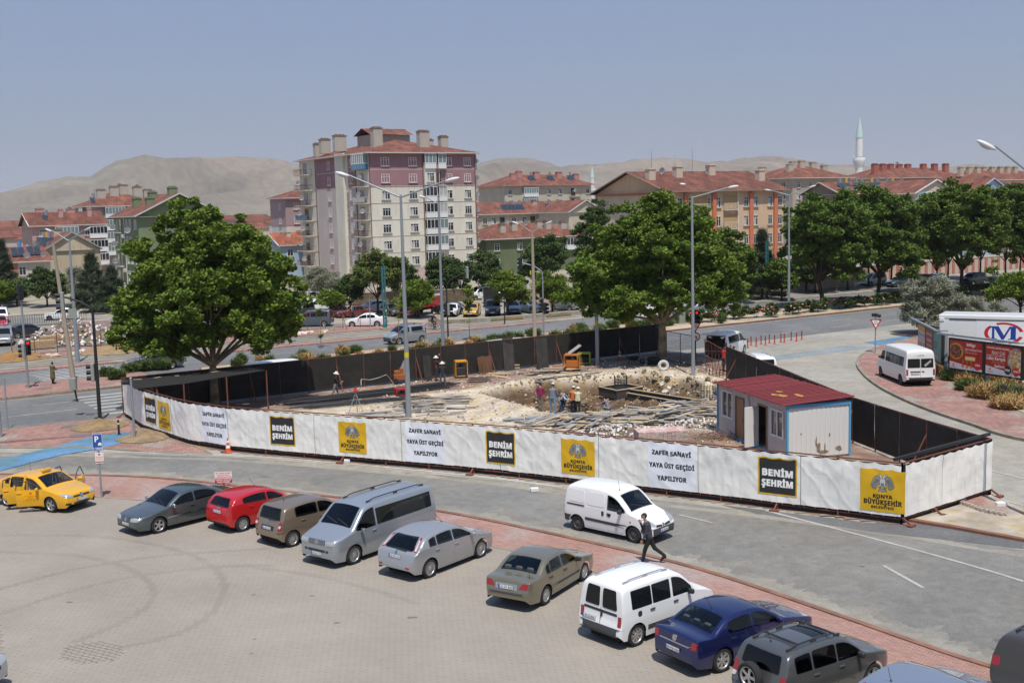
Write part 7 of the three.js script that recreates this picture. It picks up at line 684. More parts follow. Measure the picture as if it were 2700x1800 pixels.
{// rusty leaning scaffold frame by the open van
const g=thing('scaffold_frame','rusty scaffold frames leaning at the gate beside the open van','scaffold'),a=[13.89,-80.6],b=[14.81,-77.72];for(let i=0;i<7;i++){const t=i/6,x=lerp(a[0],b[0],t),z=lerp(a[1],b[1],t);mesh('upright',bar([x,0.02,z],[x-0.1,2.5-t*0.5,z],0.022,6),SM.rust,g);}for(let i=0;i<6;i++){const t=i/6,u=(i+1)/6;mesh('cross_bar',bar([lerp(a[0],b[0],t),0.2,lerp(a[1],b[1],t)],[lerp(a[0],b[0],u),1.6,lerp(a[1],b[1],u)],0.018,5),SM.rust,g);}mesh('rail',bar([a[0]-0.1,2.5,a[1]],[b[0]-0.1,2.0,b[1]],0.025,6),SM.rust,g);mesh('rail',bar([a[0]-0.1,1.3,a[1]],[b[0]-0.1,1.1,b[1]],0.025,6),SM.rust,g);for(let i=0;i<5;i++)mesh('strut',bar([a[0]+i*0.5,0.06,a[1]+1+i*0.5],[a[0]+1.2+i*0.5,0.5,a[1]+2.4+i*0.4],0.02,5),SM.rust,g);}
{// tarpaulin roof over the left corner
const g=thing('tarpaulin_shelter','flat black tarpaulin shelter over the left corner of the site','shelter'),c=[[-23.46,-67.56],[-21.42,-68.72],[-16.28,-71.96],[-15.45,-70.43],[-19.23,-65.5],[-21.59,-64.07]];mesh('tarpaulin',sheet(c,2.5,[],0.03),mat(lin(0.032,0.03,0.028),{map:tiled(texDirt,6),roughness:0.9}),g);for(const[x,z]of[c[3],c[4],[(c[3][0]+c[4][0])/2,(c[3][1]+c[4][1])/2]])mesh('pole',box(0.07,2.5,0.07,x,1.22,z),SM.rust,g);for(let i=0;i<5;i++)mesh('loose_tatter',box(0.5,0.012,0.25,lerp(c[0][0],c[2][0],0.12+i*0.14),2.52,lerp(c[0][1],c[2][1],0.12+i*0.14)+0.5,i),mat(lin(0.28,0.22,0.15)),g);}
{// site cabin
const A=[10.92,-59.7],Lw=7.54,Wd=3.25,H0=2.55,g=thing('site_cabin','white corrugated site cabin with red roof and blue frame','cabin',[A[0],0.02,A[1]],Math.atan2(-0.967,0.254));// local x along the long wall towards the camera, local z to its right is the outside (-)
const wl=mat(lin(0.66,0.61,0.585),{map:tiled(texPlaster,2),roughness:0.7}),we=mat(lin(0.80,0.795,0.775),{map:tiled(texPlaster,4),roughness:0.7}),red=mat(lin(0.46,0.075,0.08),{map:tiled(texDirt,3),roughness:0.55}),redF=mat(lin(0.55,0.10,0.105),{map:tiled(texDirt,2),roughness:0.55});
const out=[[0.55,1.75,0.9,1.35],[2.15,3.05,0.06,2.1],[4.62,5.5,0.06,2.1],[5.95,7.15,0.9,1.25]];// openings u0,u1,y0,h ; windows, door, doorway, window
const zL=0.0;const rib=(w,h)=>merge([box(w,h,0.03,0,h/2,0),box(w*0.34,h,0.05,0,h/2,0)]);
const n=28,pw=Lw/n;for(let i=0;i<n;i++){const u=(i+0.5)*pw;const o=out.find(([a,b])=>u>a&&u<b);const spans=o?[[0,o[2]],[o[2]+o[3],H0]]:[[0,H0]];for(const[a,b]of spans)if(b-a>0.08){const p=mesh('wall_panel',rib(pw-0.006,b-a),wl,g);p.position.set(u,a+0.08,-0.02+zL);}}
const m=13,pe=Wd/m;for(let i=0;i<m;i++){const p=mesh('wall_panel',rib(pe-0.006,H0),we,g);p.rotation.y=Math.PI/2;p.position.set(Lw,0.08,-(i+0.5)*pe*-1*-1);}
for(let i=0;i<m;i++){const p=mesh('wall_panel',rib(pe-0.006,H0),wl,g);p.rotation.y=Math.PI/2;p.position.set(0,0.08,-(i+0.5)*pe);}
mesh('rear_wall',box(Lw,H0,0.06,Lw/2,H0/2+0.08,-Wd),wl,g);mesh('floor',box(Lw,0.08,Wd,Lw/2,0.06,-Wd/2),SM.wood[1],g);mesh('ceiling',box(Lw-0.1,0.05,Wd-0.1,Lw/2,H0+0.04,-Wd/2),wl,g);
for(const[n2,b]of[['corner_trim',box(0.1,H0+0.1,0.1,Lw+0.02,H0/2+0.05,0.02)],['corner_trim',box(0.1,H0+0.1,0.1,Lw+0.02,H0/2+0.05,-Wd-0.02)],['top_trim',box(0.09,0.14,Wd-0.06,Lw+0.03,H0+0.02,-Wd/2)],['base_trim',box(Lw-0.1,0.12,0.08,Lw/2,0.05,0.025)],['corner_trim',box(0.08,H0,0.08,0.0,H0/2+0.06,0.03)]])mesh(n2,b,SM.blueTrim,g);
const K=25,kw=(Lw+0.36)/K,R=RNG(3);for(let i=0;i<K;i++){const e1=0.30+0.06*R(),e2=0.16+0.12*R(),len=Wd+e1+e2,s=mesh('roof_sheet',[box(kw-0.004,0.012,len),box(kw*0.42,0.035,len-0.01,0,0.014,0)],R()<0.3?redF:red,g);s.position.set(-0.18+(i+0.5)*kw,H0+0.21+(R()-0.5)*0.012,-Wd/2+(e1-e2)/2);s.rotation.x=0.052;}
for(const[u,v,w2,d2]of[[5.6,-0.7,0.5,0.28],[5.3,-0.55,0.35,0.2],[6.1,-1.4,0.6,0.22],[4.7,-1.1,0.3,0.16]]){const q=mesh('rust_flake',patch(Array.from({length:10},(_,i)=>[Math.cos(i*0.628)*w2*(0.6+0.5*R()),Math.sin(i*0.628)*d2*(0.6+0.5*R())]),(a,b,o)=>[u+a,o+H0+0.265-0.052*(b+v+Wd/2),v+b],0,{r:0,step:0.2,rings:2,skirt:0.004}),mat(lin(0.42,0.19,0.03)),g);}
for(const[y,v,w2,h2]of[[0.45,-1.6,0.13,0.3],[0.2,-1.85,0.32,0.1],[0.7,-1.5,0.05,0.3],[0.4,-1.95,0.04,0.3],[1.15,-0.7,0.05,0.05],[0.3,-2.7,0.2,0.14],[1.0,-2.2,0.05,0.12]])mesh('rust_stain',patch(Array.from({length:12},(_,i)=>[v+Math.cos(i*0.5236)*w2*(0.5+0.6*R()),y+0.08+Math.sin(i*0.5236)*h2*(0.5+0.6*R())]),(a,b,o)=>[Lw+0.028+o,b,a],0.001,{r:0,step:0.3,rings:2,skirt:0.002}),mat(lin(0.62,0.52,0.40),{map:tiled(texDirt,1)}),g);
const window2=(u0,u1,y0,h)=>{const w=u1-u0,q=mesh('window',box(w,h,0.02,(u0+u1)/2,y0+h/2+0.08,-0.03),BM.pane,g);mesh('frame',[box(w+0.1,0.08,0.1,(u0+u1)/2,y0+0.08,0),box(w+0.1,0.08,0.1,(u0+u1)/2,y0+h+0.08,0),box(0.08,h,0.1,u0,y0+h/2+0.08,0),box(0.08,h,0.1,u1,y0+h/2+0.08,0),box(0.07,h,0.09,(u0+u1)/2,y0+h/2+0.08,0)],SM.white,q);};window2(...out[0]);window2(...out[3]);
const dr=mesh('door',box(0.86,2.06,0.05,2.6,1.15,-0.02),mat(lin(0.30,0.17,0.085),{roughness:0.6}),g);mesh('handle',box(0.03,0.14,0.08,2.95,1.1,0.04),BM.metal,dr);mesh('door_frame',[box(0.07,2.16,0.1,2.13,1.16,0),box(0.07,2.16,0.1,3.07,1.16,0),box(1.0,0.07,0.1,2.6,2.23,0)],mat(lin(0.2,0.13,0.09)),dr);mesh('open_door',box(0.05,2.0,0.8,4.60,1.12,0.40,0.25),SM.white,g);mesh('door_frame',[box(0.07,2.16,0.1,5.53,1.16,0),box(0.95,0.07,0.1,5.06,2.23,0)],mat(lin(0.25,0.15,0.10)),g);mesh('cardboard_box',rbox(0.5,0.45,0.5,0.02,5.0,0.35,-0.8),SM.wood[0],g);mesh('cable',[tube([[3.6,2.5,0.03],[3.8,1.9,0.05],[4.2,1.75,0.05],[4.6,2.1,0.05]],0.012,5),new THREE.TorusGeometry(0.11,0.02,6,14).translate(4.0,1.9,0.05)],SM.steel,g);
}
/* rebar, planks, pavers, machines */
{const R=RNG(8),a=[-14.96,-71.28],b=[-3.92,-77.8],dx=b[0]-a[0],dz=b[1]-a[1],L=Math.hypot(dx,dz),nx=-dz/L,nz=dx/L;const g=thing('rebar_bundle','long dark bundle of steel reinforcing bars on the ground','steel bars');const bg=new THREE.CylinderGeometry(0.016,0.016,1,5).rotateZ(Math.PI/2);for(let i=0;i<120;i++){const w=(R()+R()-1)*0.75,y=0.08+R()*0.34*(1-Math.abs(w)),s=0.72+R()*0.2,c=0.5+(R()-0.5)*0.14;const o=mesh('bar',bg,SM.steel,g);o.scale.set(L*s,1.3,1.3);o.position.set(a[0]+dx*c+nx*w,y,a[1]+dz*c+nz*w);o.rotation.y=Math.atan2(-dz,dx)+(R()-0.5)*0.03;o.rotation.z=(R()-0.5)*0.012;}
const g2=thing('rebar_bundle','thinner spread of steel bars lying nearer the banner fence','steel bars'),a2=[-14.06,-69.78],b2=[-6.03,-73.08];for(let i=0;i<34;i++){const o=mesh('bar',bg,SM.steel,g2),w=(R()-0.5)*1.3,L2=Math.hypot(b2[0]-a2[0],b2[1]-a2[1]);o.scale.set(L2*(0.6+0.4*R()),1.2,1.2);o.position.set((a2[0]+b2[0])/2+nx*w+(R()-0.5)*2,0.09+R()*0.1,(a2[1]+b2[1])/2+nz*w);o.rotation.y=Math.atan2(-(b2[1]-a2[1]),b2[0]-a2[0])+(R()-0.5)*0.07;}
const g3=thing('rebar_bundle','short bars and steel offcuts strewn beside the pit edge','steel bars');[[1240,983,1340,982],[1235,990,1345,988],[1370,1000,1540,985],[1410,985,1600,972],[1440,975,1560,965],[1235,979,1300,979]].forEach((p,i)=>{const q=[[-3.32,-78.73],[-3.36,-79.79],[1.26,-78.99],[0.76,-81.25],[1.33,-82.66],[-3.3,-80.85]][i],r=[[-1.41,-79.1],[-1.48,-80],[6.58,-81.91],[5.92,-84.19],[5.89,-83.79],[-1.49,-80.91]][i];for(let k=0;k<3;k++){const o=mesh('bar',bg,SM.steel,g3),l=Math.hypot(r[0]-q[0],r[1]-q[1]);o.scale.set(l*(0.9-0.1*k),2,2);o.position.set((q[0]+r[0])/2,0.10+k*0.03,(q[1]+r[1])/2+k*0.12);o.rotation.y=Math.atan2(-(r[1]-q[1]),r[0]-q[0]);}});}
const plank=new THREE.BoxGeometry(1,1,1);
function plankPile(label,quad,n,seed,hmax,ang0,spread,len=[1.6,3.6],palette=[0,1,1,2,2,3,5,1,4]){const R=RNG(seed),g=thing('plank_pile',label,'planks');for(let i=0;i<n;i++){const u=R(),v=R(),x=lerp(lerp(quad[0][0],quad[1][0],u),lerp(quad[3][0],quad[2][0],u),v),z=lerp(lerp(quad[0][1],quad[1][1],u),lerp(quad[3][1],quad[2][1],u),v),e=Math.min(1,4*Math.min(u,1-u))*Math.min(1,3*Math.min(v,1-v));const o=mesh('plank',plank,SM.wood[palette[Math.floor(R()*palette.length)]],g);o.scale.set(len[0]+R()*(len[1]-len[0]),0.025+R()*0.035,0.09+R()*R()*0.34);o.position.set(x,siteY(x,z)+0.05+hmax*(0.25+0.75*e)*(i/n)+R()*0.06,z);o.rotation.set((R()-0.5)*0.22,ang0+(R()-0.5)*spread,(R()-0.5)*0.16);}return g;}
plankPile('big heap of grey and tan planks between pit and white fence',[[1.59,-63.13],[7.59,-64.86],[6.99,-61.61],[4.24,-61.22]],170,31,0.55,0.35,1.9,[0.7,3.2]);plankPile('heap of grey boards left of the site cabin',[[7.11,-64.45],[12.3,-67.73],[11.38,-63.26],[7.65,-61.85]],160,32,0.7,0.1,1.7,[0.6,2.8]);plankPile('yellow timber offcuts on top of the board heap',[[8.12,-65.52],[10.12,-67],[10.15,-65.73],[8.49,-64.98]],20,33,0.75,0.2,0.8,[1.0,2.4],[0,4,4]);plankPile('flat grey boards lying near the blue pipes',[[0.75,-63.93],[2.77,-65.31],[2.45,-63.01],[0.93,-62.1]],26,34,0.15,0.4,1.4,[0.8,2.2],[1,2,2,3]);plankPile('small pile of old boards by the tall lamp post',[[-6.88,-71.46],[-5.07,-69.8],[-4.75,-68.42],[-6.36,-69.58]],16,35,0.2,0.3,0.8,[1,2.4],[1,3,5,2]);plankPile('grey sheets lying on chalky ground by the fence',[[-9.54,-67.82],[-7.31,-68.53],[-6.88,-66.44],[-8.88,-66.23]],14,36,0.08,0.1,0.9,[0.9,2.2],[1,2,3]);plankPile('loose boards scattered over the chalky ground',[[-8.72,-72.75],[-3.1,-74.12],[-2.16,-67.01],[-5.97,-66.31]],26,37,0.02,0.2,0.7,[0.6,2.6],[1,2,5,2]);plankPile('timber lying on the red pavers behind the pit',[[-2.95,-85.62],[7.28,-86.84],[5.76,-82.06],[-1.43,-80.53]],12,38,0.02,-0.5,0.9,[1.2,3],[4,0,2,1]);
{const g=thing('pipe_lengths','two pale blue plastic pipes lying beside the planks','pipes'),m=mat(lin(0.20,0.25,0.29),{roughness:0.5});for(const[a,b]of[[[-0.64,-64.01],[0.58,-64.07]],[[0.67,-64.18],[1.86,-64.72]],[[2.08,-64.69],[4.1,-65.36]]])mesh('pipe',bar([a[0],0.14,a[1]],[b[0],0.16,b[1]],0.09,10),m,g);}
{// rebar mat and formwork in the pit
const g=thing('rebar_mat','dense dark reinforcing mat at the bottom of the pit','steel mat'),q=[[3.68,-75.94],[7.7,-72.43],[5.77,-69.51],[3.01,-70.94]],b=[];for(let i=0;i<=44;i++){const t=i/44;b.push(beam([lerp(q[0][0],q[1][0],t),-0.98,lerp(q[0][1],q[1][1],t)],[lerp(q[3][0],q[2][0],t),-0.98,lerp(q[3][1],q[2][1],t)],0.03,0.03));}for(let i=0;i<=34;i++){const t=i/34;b.push(beam([lerp(q[0][0],q[3][0],t),-0.95,lerp(q[0][1],q[3][1],t)],[lerp(q[1][0],q[2][0],t),-0.95,lerp(q[1][1],q[2][1],t)],0.03,0.03));}mesh('bar_grid',b,SM.steel,g).userData.kind='stuff';mesh('concrete_bed',sheet(q,-1.06,[],0.2),mat(lin(0.10,0.10,0.10)),g);const st=[];const R=RNG(4);for(let i=0;i<46;i++){const u=R(),x=lerp(q[3][0],q[2][0],u)+(R()-0.5)*0.8,z=lerp(q[3][1],q[2][1],u)-R()*1.2;st.push(box(0.025,0.5,0.025,x,-0.75,z));}mesh('starter_bars',st,SM.steel,g).userData.kind='stuff';
const f=thing('column_formwork','square timber formwork box with reinforcement standing in the pit','formwork'),c=[[5.86,-76.64],[6.93,-74.84],[8.81,-76.15],[7.72,-77.85]];for(let i=0;i<4;i++){const a=c[i],d=c[(i+1)%4];mesh('shutter_board',beam([a[0],-0.42,a[1]],[d[0],-0.42,d[1]],0.04,0.6),SM.ply,f);mesh('batten',beam([a[0],-0.10,a[1]],[d[0],-0.10,d[1]],0.12,0.05),SM.wood[0],f);}mesh('fill',sheet(c,-0.25,[],0.3),SM.steel,f);const cx=(c[0][0]+c[2][0])/2,cz=(c[0][1]+c[2][1])/2,rb=[];for(let i=0;i<5;i++)for(let k=0;k<5;k++)if(i%4===0||k%4===0)rb.push(box(0.03,0.9,0.03,cx-0.4+i*0.2,0.2,cz-0.4+k*0.2));for(let k=0;k<5;k++)rb.push(box(0.84,0.02,0.02,cx,0.1*k,cz+0.4),box(0.84,0.02,0.02,cx,0.1*k,cz-0.4));mesh('reinforcement_cage',rb,SM.steel,f).userData.kind='stuff';
const w=thing('beam_formwork','long timber formwork for a ground beam running right from the box','formwork');for(const[p,r]of[[[7.84,-75.48],[11.54,-70.65]],[[7.52,-73.95],[10.67,-69.65]]]){mesh('shutter_board',beam([p[0],-0.4,p[1]],[r[0],-0.4,r[1]],0.04,0.5),SM.ply,w);mesh('batten',beam([p[0],-0.13,p[1]],[r[0],-0.13,r[1]],0.14,0.05),SM.wood[0],w);}mesh('strut',beam([7.57,-0.5,-75.45],[10.05,-0.5,-71.35],0.12,0.05),SM.wood[4],w);
const k2=thing('rebar_cage','small upright rebar cage left of the site cabin','steel bars'),[kx,kz]=[12.37,-70.49],kb=[];for(let i=0;i<9;i++)for(const d of[0,0.7])kb.push(box(0.025,0.9,0.025,kx-0.7+i*0.18,0.42,kz+d));for(let i=0;i<3;i++)for(const d of[0,0.7])kb.push(box(1.5,0.02,0.02,kx,0.15+i*0.3,kz+d));mesh('cage',kb,SM.steel,k2).userData.kind='stuff';}
const lumpGeo=(seed,r)=>{const g=new THREE.IcosahedronGeometry(1,1),p=g.attributes.position;for(let i=0;i<p.count;i++){const k=r*(0.62+0.7*hash2(Math.round(p.getX(i)*50),Math.round(p.getY(i)*50+p.getZ(i)*90),seed));p.setXYZ(i,p.getX(i)*k,p.getY(i)*k*0.75,p.getZ(i)*k);}g.computeVertexNormals();return g;};
{// broken white rock round the pit rim
const R=RNG(12),gs=[1,2,3,4].map((s)=>lumpGeo(s,1)),ms=[mat(lin(0.58,0.52,0.43),{map:tiled(texDirt,0.8)}),mat(lin(0.45,0.36,0.25)),mat(lin(0.66,0.62,0.55)),mat(lin(0.16,0.13,0.11))],g=thing('rock_rubble','broken white rock piled along the far rim of the pit','rubble');const rim=path2([[-1.38,-77.05],[1.54,-79.66],[5.93,-79.98],[8.81,-80.57],[10.8,-78.41],[12.46,-74.11],[12.73,-70.72]]);for(let i=0;i<170;i++){const s=rim.len*Math.pow(R(),0.6),[x,z]=rim.at(s),px=x+(R()-0.5)*1.3,pz=z+(R()-0.2)*(s>rim.len*0.5?2.6:1.0),o=mesh('rock',gs[i%4],ms[Math.floor(R()*R()*4)],g),k=0.05+0.17*R()*R()+(s>rim.len*0.55?0.06*R():0);o.scale.set(k*1.3,k,k);o.position.set(px,siteY(px,pz)+k*0.3,pz);o.rotation.set(R()*3,R()*6,R()*3);}}
{// clods and stones: too many to count
const clod=(name,label,n,seed,pick,cols,smax)=>{const R=RNG(seed),im=new THREE.InstancedMesh(lumpGeo(9,1),mat(lin(1,1,1),{roughness:1}),n),M=new THREE.Matrix4(),q=new THREE.Quaternion(),e=new THREE.Euler();for(let i=0;i<n;i++){let x,z,t=0;do{x=-22+R()*40;z=-92+R()*46;}while(!pick(x,z)&&t++<60);const k=0.015+smax*Math.pow(R(),3);e.set(R()*3,R()*6,R()*3);M.compose(V3(x,siteY(x,z)+k*0.3,z),q.setFromEuler(e),V3(k*1.4,k,k*1.2));im.setMatrixAt(i,M);const c=cols[Math.floor(R()*cols.length)],v=0.8+0.4*R();im.setColorAt(i,lin(c[0]*v,c[1]*v,c[2]*v));}im.name=numbered(name);shadows(im);scene.add(im);tag(im,label,'soil',null,'stuff');};
clod('soil_clods','brown clods and stones over the walls of the pit',3200,3,(x,z)=>inside(x,z,pit),[[0.26,0.16,0.085],[0.36,0.24,0.13],[0.48,0.36,0.23],[0.15,0.10,0.06],[0.56,0.48,0.36]],0.065);
clod('loose_gravel','pale loose gravel scattered over the chalky site ground',3200,4,(x,z)=>!inside(x,z,pit)&&distTo(x,z,pit)<9&&inside(x,z,siteHole),[[0.66,0.58,0.46],[0.5,0.42,0.32],[0.3,0.26,0.22]],0.07);
}
const brickGeo=new RoundedBoxGeometry(0.2,0.08,0.1,1,0.006);
function brickHeap(label,cx,cz,rx,rz,h,n,seed,cols,sc=1){const R=RNG(seed),g=thing('paver_heap',label,'paving stones'),ms=cols.map((c)=>mat(lin(...c)));for(let i=0;i<n;i++){const a=R()*6.28,r=Math.sqrt(R()),x=cx+Math.cos(a)*r*rx,z=cz+Math.sin(a)*r*rz,o=mesh('paving_stone',brickGeo,ms[Math.floor(R()*ms.length)],g);o.scale.setScalar(sc);o.position.set(x,siteY2(x,z)+0.04+h*(1-r)*(0.35+0.65*R()),z);o.rotation.set(R()*3,R()*6,R()*3);}const core=new THREE.ConeGeometry(1,1,18,4).translate(0,0.5,0),p=core.attributes.position;for(let i=0;i<p.count;i++){p.setX(i,p.getX(i)*rx*(0.8+0.3*hash2(i,1,seed)));p.setZ(i,p.getZ(i)*rz*(0.8+0.3*hash2(i,2,seed)));p.setY(i,p.getY(i)*h*0.74);}core.computeVertexNormals();mesh('heap_core',core.translate(cx,siteY2(cx,cz)-0.02,cz),mat(lin(0.34,0.28,0.22),{map:tiled(texDirt,2)}),g);return g;}
const siteY2=(x,z)=>z>-95?siteY(x,z):0.08;
const paleStone=[[0.55,0.50,0.45],[0.66,0.62,0.57],[0.48,0.38,0.33],[0.70,0.67,0.63]];
brickHeap('loose heap of whitish paving stones behind the white fence',5.78,-59.96,2.2,1.1,0.55,150,41,paleStone);brickHeap('whitish paving stone rubble left of the cabin corner',10.12,-61.51,1.9,1.0,0.35,110,42,paleStone);brickHeap('tall heap of white and pink paving stones across the boulevard',-43.76,-111.68,5.2,3.0,3.1,300,43,paleStone.concat([[0.5,0.36,0.32]]),2.1);brickHeap('lower heap of pale paving stones right of the tall one',-40.5,-110.96,4.0,2.4,1.7,200,44,paleStone,1.9);
function brickStack(label,cx,cz,turn,nx,nz,ny,top,side,sc=1,gap=0.006){const g=thing('paver_stack',label,'paving stones',[cx,siteY2(cx,cz),cz],turn),R=RNG(nx*7+ny);const mt=top.map((c)=>mat(lin(...c))),msd=side.map((c)=>mat(lin(...c)));for(let y=0;y<ny;y++)for(let i=0;i<nx;i++)for(let k=0;k<nz;k++){if(y<ny-1&&i>0&&i<nx-1&&k>0&&k<nz-1)continue;if(y<ny-1&&k===0&&i>0&&i<nx-1)continue;const o=mesh('paving_stone',brickGeo,y===ny-1?mt[Math.floor(R()*mt.length)]:msd[Math.floor(R()*msd.length)],g);o.scale.setScalar(sc);o.position.set((i-(nx-1)/2)*(0.2+gap)*sc+(R()-0.5)*0.015,(y+0.5)*0.082*sc,(k-(nz-1)/2)*(0.1+gap)*sc+(R()-0.5)*0.012);o.rotation.y=(R()-0.5)*0.06;}return g;}
brickStack('neat stack of pink topped paving stones behind the white fence',7.62,-58.12,0.1,12,11,6,[[0.50,0.30,0.27],[0.52,0.33,0.30],[0.6,0.5,0.46]],[[0.44,0.37,0.32],[0.5,0.42,0.36],[0.38,0.32,0.28]],1.05);brickStack('tan block stack on pallet before the tall rubble heap',-44.26,-109.61,ROT,11,5,9,[[0.48,0.34,0.19]],[[0.46,0.32,0.18],[0.40,0.27,0.15]],1.35);brickStack('tan block stack right of the tall rubble heap',-42.27,-110.41,ROT,10,5,8,[[0.48,0.34,0.19]],[[0.46,0.32,0.18],[0.40,0.27,0.15]],1.35);brickStack('tan block stack left of the tall rubble heap',-44.88,-107.35,ROT,9,5,7,[[0.48,0.34,0.19]],[[0.46,0.32,0.18],[0.40,0.27,0.15]],1.3);brickStack('reddish block stack behind the tall rubble heap',-47.22,-125.64,ROT,16,5,7,[[0.50,0.38,0.34]],[[0.48,0.36,0.32],[0.42,0.32,0.29]],1.5);
{const g=thing('scrap_steel','tangled heap of rusty steel chairs in front of the cabin','scrap steel'),R=RNG(19),b=[];const[cx,cz]=[10.58,-57.74];for(let i=0;i<240;i++){const x=cx+(R()+R()-1)*1.7,z=cz+(R()+R()-1)*0.8,y=0.06+R()*0.45*(1-Math.abs(x-cx)/2),a=R()*6.28,l=0.12+0.25*R();b.push(bar([x,y,z],[x+Math.cos(a)*l,y+(R()-0.4)*0.25,z+Math.sin(a)*l],0.012,4));}mesh('steel_tangle',b,mat(lin(0.20,0.12,0.08),{roughness:0.7}),g).userData.kind='stuff';}
{// soil heaps outside
const heap=(label,x,z,r,h,sd,c)=>{const g=new THREE.CircleGeometry(r,28,0,6.283),N=12,pos=[],idx=[],R=RNG(sd);pos.push(0,h,0);for(let k=1;k<=N;k++)for(let i=0;i<28;i++){const a=i/28*6.283,q=k/N;pos.push(Math.cos(a)*r*q*(1+0.25*(fbm(Math.cos(a)*2+sd,Math.sin(a)*2,2)-0.5)),h*Math.pow(1-q,1.1)+0.10*(fbm(Math.cos(a)*q*4+sd,Math.sin(a)*q*4,3)-0.5)*(1-q),Math.sin(a)*r*q);}for(let i=0;i<28;i++)idx.push(0,1+(i+1)%28,1+i);for(let k=0;k<N-1;k++)for(let i=0;i<28;i++){const a=1+k*28+i,b=1+k*28+(i+1)%28;idx.push(a,b,a+28,b,b+28,a+28);}const gg=new THREE.BufferGeometry();gg.setAttribute('position',new THREE.Float32BufferAttribute(pos,3));gg.setIndex(idx);gg.computeVertexNormals();const o=single('soil_heap',planarUV(gg),mat(lin(...c),{map:tiled(texDirt,2),roughness:1}),label,'soil');o.position.set(x,0.04,z);return o;};
heap('sandy soil heap at the foot of the black signal pole',-24.45,-65.88,1.6,0.5,3,[0.62,0.46,0.27]);heap('gravelly soil heap beside the cycle lane at the fence',-20.59,-62.05,1.5,0.55,5,[0.60,0.47,0.31]);heap('ochre soil heap across the boulevard, left',-44.14,-100.34,3.0,0.8,7,[0.66,0.40,0.16]);heap('sandy mound across the boulevard below the rubble',-36.86,-104.24,3.4,0.6,8,[0.72,0.52,0.29]);
}
/* machines and odds and ends */
function cage(label,x,z,turn,w,h,d,c,dark){const m=mat(lin(...c),{roughness:0.55}),g=thing('generator_cage',label,'generator',[x,0.05,z],turn);const f=[];for(const sx of[-1,1])for(const sz of[-1,1])f.push(box(0.06,h,0.06,sx*w/2,h/2+0.1,sz*d/2));for(const y of[0.13,h+0.07])for(const s of[-1,1])f.push(box(w,0.06,0.06,0,y,s*d/2),box(0.06,0.06,d,s*w/2,y,0));mesh('frame',f,m,g);mesh('engine',[rbox(w*0.82,h*0.55,d*0.8,0.05,0,h*0.42,0),cyl(0.12,0.12,0.2,0,h*0.7,0,10)],dark??SM.steel,g);mesh('cover',rbox(w*0.98,0.06,d*0.98,0.02,0,h+0.12,0),m,g);for(const s of[-1,1])mesh('wheel',new THREE.CylinderGeometry(0.11,0.11,0.06,12).rotateX(Math.PI/2).translate(s*w*0.4,0.1,d/2),CM.rubber,g);return g;}
cage('yellow generator cage near the two men at the fence',-3.77,-81.67,0.2,0.85,1.1,0.7,[0.62,0.27,0.01]);const oc=cage('orange bar bending machine with raised lid behind the pit',4.51,-84.45,-0.2,1.15,1.0,0.8,[0.50,0.16,0.025],mat(lin(0.45,0.14,0.02)));mesh('lid',beam([-0.3,1.15,-0.2],[0.55,1.75,-0.5],0.9,0.03),SM.wood[1],oc);cage('green generator next to the orange machine',5.52,-86.75,-0.2,0.95,0.8,0.6,[0.35,0.48,0.02],CM.rubber);cage('red compressor beside the tall lamp post',-7.32,-73.57,0.4,0.85,0.45,0.55,[0.42,0.015,0.012]);
{const g=thing('mortar_pump','rusty orange motor on a trolley at the back fence','machine',[-8.01,0.05,-79.55],0.2);mesh('engine',[rbox(0.9,0.45,0.5,0.06,0,0.45,0),cyl(0.16,0.16,0.4,0.1,0.65,0),rbox(0.4,0.25,0.35,0.05,-0.2,0.8,0)],mat(lin(0.32,0.10,0.03)),g);for(const s of[-1,1])mesh('wheel',new THREE.CylinderGeometry(0.2,0.2,0.08,14).rotateX(Math.PI/2).translate(-0.35,0.2,s*0.3),CM.rubber,g);mesh('shield',box(1.3,1.2,0.03,-0.15,0.95,-0.5,0,-0.2),SM.wood[2],g);}
{const h=single('water_hose',tube([[-10.67,0.05,-77.27],[-10.26,0.5,-75.69],[-10.28,0.9,-76.13],[-9.85,0.7,-77.2],[-9.26,0.75,-77.82],[-8.76,0.95,-77.64],[-8.64,0.5,-78.84],[-8.42,0.08,-79.07]],0.022,6,60),mat(lin(0.5,0.5,0.48)),'pale hose slung along the back fence','hose');}
function leanBoard(label,x,z,turn,w,h,m){const o=single('leaning_board',box(w,h,0.04),m,label,'board');o.position.set(x,h*0.48,z);o.rotation.set(-0.16,turn,0.06);return o;}
leanBoard('tall worn black board leaning on the back fence, left of pallets',-0.29,-84.92,ROT,0.95,2.5,mat(lin(0.13,0.13,0.13),{map:tiled(texDirt,1.2)}));leanBoard('second worn black board leaning on the back fence',2.25,-85.27,ROT,1.05,2.4,mat(lin(0.10,0.10,0.10),{map:tiled(texDirt,1.2)}));leanBoard('narrow dark board leaning behind the two men',-6.11,-80.44,ROT,0.6,1.9,mat(lin(0.09,0.09,0.09),{map:tiled(texDirt,1.2)}));
{const g=thing('wooden_pallet','wooden pallets standing against the back fence','pallet',[0.12,-0,-85.26],ROT);for(let i=0;i<7;i++)mesh('slat',box(1.0,0.1,0.025,0,0.12+i*0.22,0),SM.wood[0],g);for(const s of[-1,0,1])mesh('bearer',box(0.09,1.55,0.09,s*0.44,0.77,-0.06),SM.wood[3],g);g.rotation.x=-0.1;const r=thing('rebar_rack','bundle of short rusty bars standing at the back fence','steel bars',[-2.04,0,-83.46],ROT),b=[];const R=RNG(6);for(let i=0;i<40;i++)b.push(bar([-0.6+i*0.03,0.02,0.1+R()*0.1],[-0.6+i*0.03,1.25+R()*0.1,-0.1],0.012,4));mesh('bars',b,mat(lin(0.22,0.11,0.06)),r).userData.kind='stuff';}
